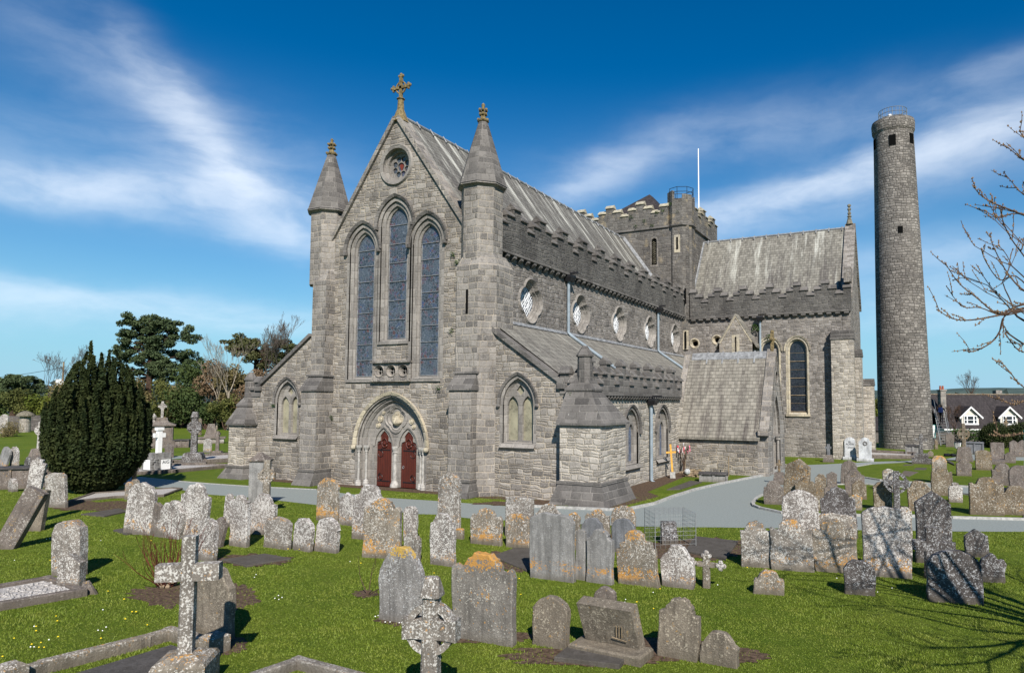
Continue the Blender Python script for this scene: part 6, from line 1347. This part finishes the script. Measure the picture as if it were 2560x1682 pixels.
P, mp, phi = ground_at('A', 600, 1035); m = MB(); m.loft([[(-.22, -.04, -.05), (.2, -.04, -.05), (.2, .04, -.05), (-.22, .04, -.05)], [(-.16, .02, .26), (-.06, .02, .28), (-.06, .08, .28), (-.16, .08, .26)]]); obj('broken_slab', m, P_g, None, 'triangular broken slab leaning behind the gravel kerb', 'stone', loc=(P.x, P.y, 0), rot=(0, 0, .5))
S('A', 58, 112, 345, 258, 'broken', W_, 0, .2, 'small white broken stump before the dark table tomb', name='stump', cat='stone')
p = at(2555, 40); m = MB(); m.tube([(0, 0, 0), (0, 0, 2.6)], .06, 7); obj('sign_post', m, 'teal_paint', None, 'teal painted post at the right edge among the graves', 'post', loc=tuple(p))
# ------------------------------------------------------------------ trees, shrubs, grass
def leaves(P, size, rng, flat=0.0, N=None):
    n = len(P); a = rng.normal(size=(n, 3)); a[:, 2] *= (1-flat); a /= np.linalg.norm(a, axis=1)[:, None]
    b = rng.normal(size=(n, 3)); b[:, 2] *= (1-flat); b -= a*(a*b).sum(1)[:, None]; b /= np.linalg.norm(b, axis=1)[:, None]
    s = size*rng.uniform(.6, 1.4, n)[:, None]
    V = np.stack([P-a*s*.5-b*s*.35, P+a*s*.5-b*s*.35, P+b*s*.75], 1).reshape(-1, 3)
    return V, np.arange(3*n).reshape(-1, 3)
def blobs(centers, radii, n, rng, shell=.55):          # points in the outer part of ellipsoids
    k = rng.choice(len(centers), n, p=(lambda q: q/q.sum())(np.array([r[0]*r[1]+r[0]*r[2] for r in radii])))
    d = rng.normal(size=(n, 3)); d /= np.linalg.norm(d, axis=1)[:, None]; rr = rng.uniform(shell**2, 1, n)**.5
    return np.array(centers)[k]+d*rr[:, None]*np.array(radii)[k]
def limbs(m, base, tips, r0, r1, q, n=5, sag=.0, nseg=5, jit=.06):
    base = Vector(base)
    for t in tips:
        t = Vector(t); L = (t-base).length; pts = [base+(t-base)*(k/nseg)+Vector((q.uniform(-1, 1), q.uniform(-1, 1), q.uniform(-1, 1)))*L*jit*(0 < k < nseg)+Vector((0, 0, sag*L*math.sin(math.pi*k/nseg))) for k in range(nseg+1)]
        m.tube(pts, [r0+(r1-r0)*k/nseg for k in range(nseg+1)], n)
def bare(m, p, d, L, r_, depth, q, spread=.55, up=.15, nchild=(2, 3), n=4, minr=.006, shrink=.72, tips=None):
    pts = [p]; k = 4; dd = d.copy()
    for i in range(k):
        dd = (dd+Vector((q.uniform(-1, 1), q.uniform(-1, 1), q.uniform(-1, 1)))*.13+Vector((0, 0, up*.12))).normalized(); pts.append(pts[-1]+dd*L/k)
    r1 = max(minr, r_*.66); m.tube(pts, [r_+(r1-r_)*i/k for i in range(k+1)], n, False)
    if depth == 0:
        if tips is not None: tips.append(pts)
        return
    for c in range(q.randint(*nchild)):
        a = Vector((q.uniform(-1, 1), q.uniform(-1, 1), q.uniform(-1, 1))); nd = (dd+a.normalized()*spread+Vector((0, 0, up))).normalized()
        st = pts[-1] if c < 2 else pts[q.randint(2, k-1)]
        bare(m, st, nd, L*shrink*q.uniform(.8, 1.15), r1*.8, depth-1, q, spread, up, nchild, max(3, n-1), minr, shrink, tips)
def leafmesh(name, P, size, mat, parent, rng, flat=0): V, Fc = leaves(P, size, rng, flat); return bigmesh(name, V, Fc, mat, parent=parent)

# Irish yew
P, mp, phi = ground_at('N0', 238, 1230); S_ = mp
t = thing('yew_tree', 'dark dense upright yew with plumed top on the left lawn', 'tree', (P.x, P.y, 0)); H = 366*S_; Wd = 122*S_; q = random.Random(2); rg = np.random.default_rng(2)
prz = np.array([0, .03, .08, .22, .42, .63, .77, .90, 1.0]); prr = np.array([.28, .38, .55, .86, 1.0, .87, .70, .50, .34])
pts = []
for f, cnt, tp in ((1.0, 26, .60), (.84, 20, .73), (.66, 14, .85), (.46, 9, .95), (.26, 5, .99), (0, 1, .97)):
    for k in range(cnt):
        a = 2*math.pi*(k+rg.uniform(-.3, .3))/cnt; top = H*tp*rg.uniform(.90, 1.05); n = 1400
        z = rg.uniform(.015, 1, n)**.9*top; R0 = np.interp(z/H, prz, prr)*Wd; pr_ = .27*np.clip((top-z)/(.26*H), .08, 1)
        rad = np.maximum(0, np.minimum(f*Wd*.93, R0*(.55+.45*f))-pr_*.75); da = rg.uniform(0, 2*math.pi, n); rr = pr_*rg.uniform(.55, 1, n)
        pts.append(np.stack([rad*math.cos(a)+rr*np.cos(da), rad*math.sin(a)+rr*np.sin(da), z], 1))
pts = np.concatenate(pts); leafmesh('crown', pts, .105, 'yew_leaf', t, rg)
m = MB(); [m.tube([(q.uniform(-.4, .4), q.uniform(-.4, .4), -.1), (q.uniform(-.8, .8), q.uniform(-.8, .8), 1.6)], .14, 6) for _ in range(6)]; obj('trunk', m, 'pine_bark', t)
# layered pine (cedar habit)
def layered_pine(px_, depth, label, pads, ztop, trunk_px, mat='pine_leaf', seed=1, dens=1.0, group='tall trees beyond the churchyard'):
    sc_ = depth/F; o = at(px_, depth); t = thing('pine_tree', label, 'tree', tuple(o), group); rg = np.random.default_rng(seed); q = random.Random(seed)
    ur = Vector((_r[0], _r[1], 0)); uf = Vector((FW[0], FW[1], 0)).normalized(); hz_ = lambda x, y: 4.17+(1004-y-.003*(CPX-x))*sc_
    C_, Rd = [], []
    for x0, x1, y, th in pads:
        w_ = (x1-x0)*sc_; n = max(2, int(w_/1.1))
        for i in range(n*2):
            f = (i % n+.5)/n; off = q.uniform(-.5, .5)*min(w_, 6)*.7; xx = x0+(x1-x0)*f
            p_ = ur*((xx-px_)*sc_)+uf*off; C_.append((p_.x, p_.y, hz_(xx, y)+q.uniform(-.35, .35)*th*sc_)); Rd.append((q.uniform(.55, 1.1), q.uniform(.55, 1.1), th*sc_*q.uniform(.22, .42)))
    P_ = blobs(C_, Rd, int(len(C_)*250*dens), rg, .3); leafmesh('crown', P_, .24, mat, t, rg, .3)
    m = MB(); top = hz_(px_, ztop); pts = [Vector((0, 0, -.5)), Vector((.1, 0, top*.4)), Vector((-.1, .1, top*.75)), Vector((.15, 0, top*.96))]; m.tube(pts, [.55*depth/105, .45*depth/105, .28, .08], 8)
    for i in range(0, len(C_), 2):
        c = Vector(C_[i]); zt = max(2, c.z-abs(c.x)*.10-.5); limbs(m, (0, 0, zt-.3), [c], .13, .04, q, 4, .04)
    obj('trunk', m, 'pine_bark', t); return t
c_ = lambda x0, x1, y, th: (260+x0/2.526, 260+x1/2.526, 760+y/2.526, th)
layered_pine(375, 108, 'tall layered pine standing clear against the sky behind the yew', [c_(160, 420, 105, 30), c_(120, 440, 135, 26), c_(200, 510, 165, 26), c_(80, 330, 190, 22), c_(260, 500, 215, 26), c_(505, 588, 222, 26), c_(150, 480, 255, 28), c_(90, 330, 290, 26), c_(300, 575, 320, 28), c_(95, 300, 340, 26), c_(250, 590, 370, 30), c_(110, 420, 395, 28), c_(300, 540, 425, 28), c_(130, 330, 450, 26), c_(350, 520, 465, 26)], 795, 375, seed=3)
layered_pine(640, 104, 'broad dark pine half hidden by bare branches left of the church', [c_(820, 960, 215, 26), c_(745, 990, 250, 26), c_(760, 1010, 285, 26), c_(1060, 1200, 260, 30), c_(840, 1010, 320, 26), c_(1030, 1210, 300, 30), c_(900, 1180, 350, 30), c_(950, 1180, 400, 26)], 850, 640, 'pine_leaf_warm', 5, .8)
layered_pine(40, 112, 'flat-topped umbrella pine at the far left', [(0, 85, 945, 22), (-20, 100, 958, 24), (5, 115, 972, 22), (-30, 60, 985, 18), (60, 115, 990, 18)], 940, 40, seed=7)
def shrub(px_, depth, w_px, y_top, y_bot, mat, label, name='shrub', cat='shrub', n=2600, size=.2, seed=0, bark='twig_brown', trunks=4, group='shrubs along the boundary wall', shell=.2, low=.0):
    sc_ = depth/F; t = thing(name, label, cat, tuple(at(px_, depth)), group); rg = np.random.default_rng(seed+50); q = random.Random(seed); zt = 4.17+(1004-y_top)*sc_; zb = max(.15, 4.17+(1004-y_bot)*sc_) ; w_ = w_px*sc_/2; C_, Rd = [], []
    for i in range(13):
        f = q.random(); a = q.uniform(0, 6.28); rr = w_*q.uniform(.1, .72)*(1-.55*f); C_.append((rr*math.cos(a), rr*math.sin(a), zb+(zt-zb)*(.12+.76*f))); s = w_*q.uniform(.25, .45); Rd.append((s, s, s*q.uniform(.7, 1.1)))
    leafmesh('crown', blobs(C_, Rd, n, rg, shell), size, mat, t, rg); m = MB(); limbs(m, (0, 0, -.1), [C_[i] for i in range(trunks+3)], .10, .02, q, 4); obj('trunk', m, bark, t); return t
SH = [(490, 103, 170, 905, 1050, 'holly_leaf', 'tall dark evergreen shrub between the two pines', 5200), (285, 106, 120, 960, 1045, 'hedge_leaf', 'leafy green shrub behind the yew', 2600), (345, 106, 110, 950, 1042, 'bare_bush', 'olive half-bare shrub right of the yew', 2200), (410, 105, 120, 955, 1048, 'hedge_leaf', 'rounded green shrub under the layered pine', 2800), (460, 104, 110, 965, 1050, 'bare_bush', 'olive bush behind the dark high cross', 2200), (535, 100, 120, 905, 1052, 'russet_bush', 'russet bare bush in front of the evergreen', 2600), (590, 100, 130, 900, 1050, 'bare_bush', 'tangled brown bush near the corner of the church', 3000), (635, 98, 120, 925, 1050, 'russet_bush', 'reddish bare bush against the church corner', 2600), (570, 97, 110, 985, 1060, 'hedge_leaf', 'low bright green bush beside the pale tree stems', 2200), (520, 99, 80, 1010, 1062, 'holly_leaf', 'low dark bush at the foot of the far wall', 1600), (50, 100, 130, 985, 1045, 'hedge_leaf', 'yellow-green hedge bush behind the left wall', 3000), (110, 101, 130, 975, 1045, 'spring_leaf', 'yellowing shrub behind the left gate pier', 2600), (-10, 102, 100, 985, 1045, 'holly_leaf', 'dark shrub at the extreme left behind the wall', 2000), (165, 102, 110, 960, 1045, 'bare_bush', 'brown bush just left of the yew top', 2200), (215, 104, 110, 965, 1045, 'bare_bush', 'bushy undergrowth directly behind the yew', 2000)]
for i, s in enumerate(SH): shrub(s[0], s[1], s[2], s[3], s[4], s[5], s[6], n=int(s[7]*1.5), size=.24, seed=i)
shrub(28, 78, 100, 1066, 1128, 'bare_bush', 'leafless brown bush in front of the left wall', n=2600, size=.09, seed=40, group=None)
def bare_tree(px_, depth, h, label, mat, seed, depth_n=5, spread=.5, L0=.3, r0=.16, group='tall trees beyond the churchyard', trunk=.35, name='bare_tree'):
    t = thing(name, label, 'tree', tuple(at(px_, depth)), group); q = random.Random(seed); m = MB(); m.tube([(0, 0, -.3), (.05*h*.1, 0, h*trunk)], [r0, r0*.75], 6); obj('trunk', m, mat, t)
    m = MB()
    for k in range(4): bare(m, Vector((0, 0, h*trunk*(.75+.08*k))), Vector((q.uniform(-.6, .6), q.uniform(-.6, .6), 1)).normalized(), h*L0*q.uniform(.8, 1.1), r0*.6, depth_n, q, spread, .22, minr=.013 if depth > 60 else .008)
    obj('crown', m, mat, t); return t
bare_tree(680, 100, 14.5, 'tall bare tree with fine twigs rising beside the church corner', 'twig_grey', 3, 7, .42, .25)
bare_tree(125, 118, 11.5, 'bare spreading tree left of the yew', 'twig_grey', 8, 6, .6, .25)
bare_tree(220, 120, 12.5, 'bare tree just showing behind the yew top', 'twig_grey', 11, 6, .5, .25)
bare_tree(2430, 190, 11.0, 'round-headed leafless tree on the skyline behind the cottage', 'twig_brown', 21, 6, .5, .24, r0=.3)
bare_tree(575, 97, 10.5, 'slender pale-stemmed tree by the far wall', 'birch_bark', 13, 5, .35, .26, r0=.14, trunk=.5, name='birch_tree')
bare_tree(548, 98, 8.5, 'second pale-stemmed tree leaning by the far wall', 'birch_bark', 15, 5, .35, .26, r0=.12, trunk=.5, name='birch_tree')
bare_tree(2382, 74, 4.4, 'small leafless bush-tree in front of the cottage gable', 'twig_brown', 33, 5, .6, .26, r0=.07, trunk=.2)
for i, (px_, d_, w_, yt, lb, mt) in enumerate([(2165, 118, 70, 985, 'green tree beyond the outbuilding, nearest the transept', 'spring_leaf'), (2192, 122, 55, 990, 'green tree beyond the outbuilding, nearest the round tower', 'hedge_leaf'), (2345, 110, 60, 1005, 'brown tree between the round tower and the cottage', 'russet_bush')]): shrub(px_, d_, w_, yt, 1055, mt, lb, 'tree', 'tree', 3600, .3, 60+i, group='trees beyond the round tower')
for i, (px_, w_) in enumerate([(2483, 68), (2545, 74)]):
    t = thing('clipped_yew', ['rounded dark clipped yew before the cottage, the left one', 'rounded dark clipped yew at the right edge before the cottage'][i], 'shrub', tuple(at(px_, 64))); rg = np.random.default_rng(i); s = w_/2*64/F
    leafmesh('crown', blobs([(0, 0, 1.15), (.2, 0, .9), (-.3, .1, 1.0)], [(s, s, 1.3), (s*.9, s, 1.0), (s*.9, s, 1.1)], 9000, rg, .7), .10, 'yew_leaf', t, rg); m = MB(); m.tube([(0, 0, -.2), (0, 0, 1)], .12, 6); obj('trunk', m, 'pine_bark', t)
# hillside woods far right
rg = np.random.default_rng(5); pts = []
for k in range(260):
    a = R(-2+26*rg.random()); d_ = rg.uniform(420, 1500); c = np.array([CAM[0]+d_*math.sin(a), CAM[1]+d_*math.cos(a), 2.0+d_*.004]); pts.append(c+rg.normal(size=(90, 3))*np.array([7, 7, 2.2]))
for k in range(240):
    a = R(-66+26*rg.random()); d_ = rg.uniform(180, 700); c = np.array([CAM[0]+d_*math.sin(a), CAM[1]+d_*math.cos(a), 2.5+d_*.002]); pts.append(c+rg.normal(size=(90, 3))*np.array([5, 5, 2.0]))
V, Fc = leaves(np.concatenate(pts), 2.2, rg); bigmesh('distant_woods', V, Fc, 'hill_wood', kind='stuff')

# red-stemmed shrub, sapling, ribbon tree
P, mp, phi = ground_at('A', 1120, 985); t = thing('stemmed_shrub', 'leafless red-stemmed shrub fanning up from a bare soil bed', 'shrub', (P.x, P.y, 0)); q = random.Random(6); m = MB()
for k in range(42):
    a = q.uniform(0, 6.28); sp = q.uniform(.1, .95); bare(m, Vector((.08*math.cos(a), .08*math.sin(a), -.02)), Vector((math.cos(a)*sp, math.sin(a)*sp, 1)).normalized(), q.uniform(.55, .85), .012, 2, q, .25, .3, (1, 2), 4, .003, .6)
obj('stem', m, 'twig_red', t); m = MB(); [m.ball((q.uniform(-.14, .14), q.uniform(-.14, .14), q.uniform(0, .16)), .07, 5, 4) for _ in range(16)]; obj('stump', m, 'log_bark', t)
P, mp, phi = ground_at('N0', 919, 1488); t = thing('sapling', 'tiny leafless sapling in the lawn left of the grey pointed headstone', 'sapling', (P.x, P.y, 0)); m = MB(); q = random.Random(12)
for d in ((-.5, 0, .9), (.15, .1, 1), (.75, .1, .5)): bare(m, Vector((0, 0, 0)), Vector(d).normalized(), .42, .014, 2, q, .35, .2, (1, 2), 4, .003, .7)
obj('stem', m, 'twig_brown', t)
P, mp, phi = ground_at('N', 212, 1490); t = thing('ribbon_tree', 'small bare tree hung with red and white ribbons in the corner by the porch', 'tree', (P.x, P.y, 0)); m = MB(); q = random.Random(18); tips = []
m.tube([(0, 0, -.05), (.03, 0, .55)], .05, 6); obj('trunk', m, 'twig_brown', t); m = MB()
for k in range(7): bare(m, Vector((.03, 0, .45)), Vector((q.uniform(-.55, .55), q.uniform(-.55, .55), 1)).normalized(), .52, .025, 3, q, .4, .25, (2, 3), 4, .006, .66, tips)
obj('crown', m, 'twig_brown', t); mm = {'ribbon_red': MB(), 'ribbon_pink': MB(), 'ribbon_white': MB()}
for k in range(26):
    p_ = q.choice(tips)[q.randint(0, 4)]; b = mm[q.choice(list(mm))]; b.box(p_.x-.025, p_.x+.025, p_.y-.01, p_.y+.01, p_.z-.16, p_.z)
for k_, b in mm.items(): obj('ribbon', b, k_, t)
m = MB(); m.tube([(.12, -.05, -.1), (.12, -.05, 1.25)], .025, 6); obj('stake', m, 'timber_post', t)
# the bare tree whose branches reach in from the right
T0 = Vector((28.6, -13.4, 0)); t = thing('cherry_tree', 'bare budding tree reaching in from the right edge', 'tree', tuple(T0)); q = random.Random(31); m = MB()
m.tube([(0, 0, -.3), (.05, .05, 1.0), (-.1, .1, 2.4)], [.26, .22, .19], 9); obj('trunk', m, 'pine_bark', t)
m = MB(); tips = []
for k in range(8):
    a = 2*math.pi*k/8+q.uniform(-.3, .3); bare(m, Vector((-.1, .1, 2.2+.05*k)), Vector((math.cos(a)*.8, math.sin(a)*.8, .75)).normalized(), 2.3, .10, 5, q, .55, .08, (2, 3), 5, .006, .70, tips)
BR = [[(2960, 560), (2760, 590), (2640, 566), (2560, 538), (2529, 526), (2482, 507), (2451, 487), (2430, 462)], [(2640, 566), (2545, 534), (2498, 544), (2459, 525)], [(2860, 800), (2700, 790), (2600, 750), (2560, 726), (2537, 706), (2509, 667), (2482, 612), (2476, 583)], [(2860, 800), (2690, 770), (2560, 761), (2498, 784), (2443, 745), (2396, 706), (2361, 655)], [(2560, 777), (2505, 788), (2451, 769), (2404, 765), (2365, 714)], [(2860, 800), (2690, 790), (2560, 777), (2498, 788), (2427, 800), (2381, 796), (2341, 773)], [(2560, 770), (2513, 788), (2498, 831), (2474, 859), (2435, 878), (2408, 876)], [(2760, 880), (2640, 900), (2560, 860), (2513, 830), (2540, 870), (2560, 880)], [(2760, 1010), (2640, 1000), (2560, 968), (2521, 925), (2498, 900)], [(2760, 590), (2640, 540), (2560, 487), (2537, 464), (2508, 429)], [(2760, 590), (2650, 450), (2560, 401), (2541, 386), (2508, 360)], [(2650, 450), (2590, 380), (2560, 345), (2548, 325)], [(2600, 750), (2540, 690), (2500, 700), (2465, 655), (2452, 620)], [(2600, 700), (2560, 640), (2530, 600), (2510, 560), (2500, 520)], [(2700, 790), (2600, 800), (2540, 770), (2480, 720), (2440, 660)], [(2760, 1100), (2640, 1075), (2560, 1083), (2510, 1091), (2483, 1078)], [(2760, 1010), (2620, 1015), (2560, 1004), (2530, 1012), (2490, 990)]]
bud = MB(); inv = lambda x, y, d_: Vector(CAM+ray(x, y)*d_)-T0
for i, b in enumerate(BR):
    d0 = 9.6+.35*((i*37) % 5); pts = [inv(x, y, d0+.1*math.sin(i+k)) for k, (x, y) in enumerate(b)]
    # smooth the polyline
    fine = []
    for k in range(len(pts)-1):
        p0, p1, p2, p3 = pts[max(0, k-1)], pts[k], pts[k+1], pts[min(len(pts)-1, k+2)]
        for j in range(4):
            s = j/4; fine.append(.5*((2*p1)+(-p0+p2)*s+(2*p0-5*p1+4*p2-p3)*s*s+(-p0+3*p1-3*p2+p3)*s**3))
    fine.append(pts[-1]); nF = len(fine); r0 = .020 if len(b) > 5 else .012
    m.tube(fine, [r0+(.0045-r0)*k/(nF-1) for k in range(nF)], 5)
    if b[0][0] >= 2740: m.tube([Vector((-.1, .1, 2.3)), Vector((-.1, .1, 2.3)).lerp(fine[0], .5)+Vector((0, 0, .5)), fine[0]], [.09, .05, .02], 6)
    tips.append(fine[len(fine)//2:])
    for k in range(2, nF-1, 3):
        d = (fine[k+1]-fine[k]).normalized(); s = Vector((q.uniform(-1, 1), q.uniform(-1, 1), q.uniform(-.6, 1))).normalized(); L = q.uniform(.10, .42)
        e = fine[k]+(d*.8+s*.6).normalized()*L; m.tube([fine[k], fine[k].lerp(e, .5)+s*.02, e], [.006, .005, .003], 4); tips.append([fine[k].lerp(e, j/4) for j in range(5)])
obj('crown', m, 'twig_brown', t)
for tp in tips:
    for k in range(1, len(tp)):
        for _ in range(2):
            c = tp[k].lerp(tp[k-1], q.random())+Vector((q.uniform(-1, 1), q.uniform(-1, 1), q.uniform(-1, 1)))*.012; bud.add([c+Vector((.013, 0, 0)), c+Vector((-.007, .011, 0)), c+Vector((-.007, -.011, 0)), c+Vector((0, 0, .024)), c+Vector((0, 0, -.014))], [(0, 1, 3), (1, 2, 3), (2, 0, 3), (1, 0, 4), (2, 1, 4), (0, 2, 4)])
obj('buds', bud, 'russet_bush', t, kind='stuff')

# lawn grass near the camera
def inpoly(X, Y, P):
    r_ = np.zeros(len(X), bool); n = len(P)
    for i in range(n):
        x0, y0 = P[i]; x1, y1 = P[(i+1) % n]; c = ((y0 > Y) != (y1 > Y)) & (X < (x1-x0)*(Y-y0)/((y1-y0) if y1 != y0 else 1e-9)+x0); r_ ^= c
    return r_
def grass():
    rg = np.random.default_rng(11); n = 760000
    dep = 5.5+26*rg.random(n)**1.35; lat = (rg.random(n)*2-1)*(.92*dep+1.0)+dep*(-(CPX-1280)/F)
    X = CAM[0]+FW[0]/math.cos(PI_)*dep+_r[0]*lat; Y = CAM[1]+FW[1]/math.cos(PI_)*dep+_r[1]*lat
    ok = ~inpoly(X, Y, [gp(*p) for p in PATH_FAR]+[gp(2700, 1131), gp(2760, 1330)]+[gp(*p) for p in PATH_NEAR])
    so_ = bpy.data.objects['soil_bed'].data
    V = np.array([v.co[:2] for v in so_.vertices])
    for p in so_.polygons:
        T = V[list(p.vertices)]; mn, mx = T.min(0), T.max(0); idx = np.where(ok & (X > mn[0]) & (X < mx[0]) & (Y > mn[1]) & (Y < mx[1]))[0]
        if len(idx): ok[idx[inpoly(X[idx], Y[idx], [tuple(a) for a in T]) & (rg.random(len(idx)) < .80)]] = False
    X, Y, dep = X[ok], Y[ok], dep[ok]; n = len(X); a = rg.uniform(0, 2*math.pi, n); hgt = rg.uniform(.010, .036, n)*(1+.5*np.sin(X*1.7+np.sin(Y*2.3))*np.sin(Y*1.3)); wd_ = rg.uniform(.003, .006, n)*(1+dep/14); le = rg.uniform(-.03, .03, (n, 2))
    V = np.zeros((n, 3, 3)); V[:, 0] = np.stack([X-np.cos(a)*wd_, Y-np.sin(a)*wd_, np.zeros(n)-.004], 1); V[:, 1] = np.stack([X+np.cos(a)*wd_, Y+np.sin(a)*wd_, np.zeros(n)-.004], 1); V[:, 2] = np.stack([X+le[:, 0], Y+le[:, 1], hgt], 1)
    bigmesh('grass', V.reshape(-1, 3), np.arange(3*n).reshape(-1, 3), 'grass_blade', kind='stuff', label='short mown churchyard grass', cat='grass')
grass()
# dandelions and daisies
def flower(kind):
    m = MB(); r_ = .020 if kind == 'dandelion' else .015
    m.loft([[(r_*a*math.cos(2*math.pi*i/10), r_*a*math.sin(2*math.pi*i/10), z) for i in range(10)] for z, a in ((.045, .5), (.052, 1.0), (.058, .9), (.064, .4))]); return m
FD = [(125, 1405), (270, 1483), (313, 1553), (140, 1546), (143, 1558), (90, 1572), (35, 1602), (90, 1583), (102, 1613), (79, 1617), (97, 1625), (110, 1625), (145, 1598), (310, 1503), (368, 1568), (252, 1602), (330, 1535), (340, 1535), (378, 1355), (450, 1430), (720, 1376), (748, 1377), (902, 1412), (1085, 1437), (1117, 1674), (1302, 1491), (1650, 1477), (1592, 1510), (1634, 1527), (1868, 1423), (1298, 1451), (6, 1648)]
FW_ = [(116, 1352), (124, 1350), (252, 1355), (36, 1405), (85, 1572), (76, 1624), (85, 1624), (122, 1606), (245, 1582), (256, 1583), (257, 1530), (265, 1574), (636, 1448), (640, 1441), (687, 1501), (696, 1494), (705, 1499), (697, 1504), (938, 1547), (945, 1545), (952, 1545), (963, 1561), (975, 1561), (998, 1563), (1004, 1563), (875, 1408), (1562, 1511), (1564, 1504), (1794, 1467), (2194, 1485), (2230, 1475), (1633, 1486), (2092, 1450)]
for kind, L, mt, lab in (('dandelion', FD, 'dandelion', 'yellow dandelion flower dotted in the lawn'), ('daisy', FW_, 'daisy', 'tiny white daisy dotted in the lawn')):
    proto = None
    for (x, y) in L:
        p = gp(x, y)
        if proto is None: o = proto = obj(kind, flower(kind), mt, None, lab, 'flower', kind+' flowers in the lawn')
        else: o = proto.copy(); COL.objects.link(o)
        o.location = (p[0], p[1], 0); s = random.uniform(.65, 1.0); o.scale = (s, s, 1)
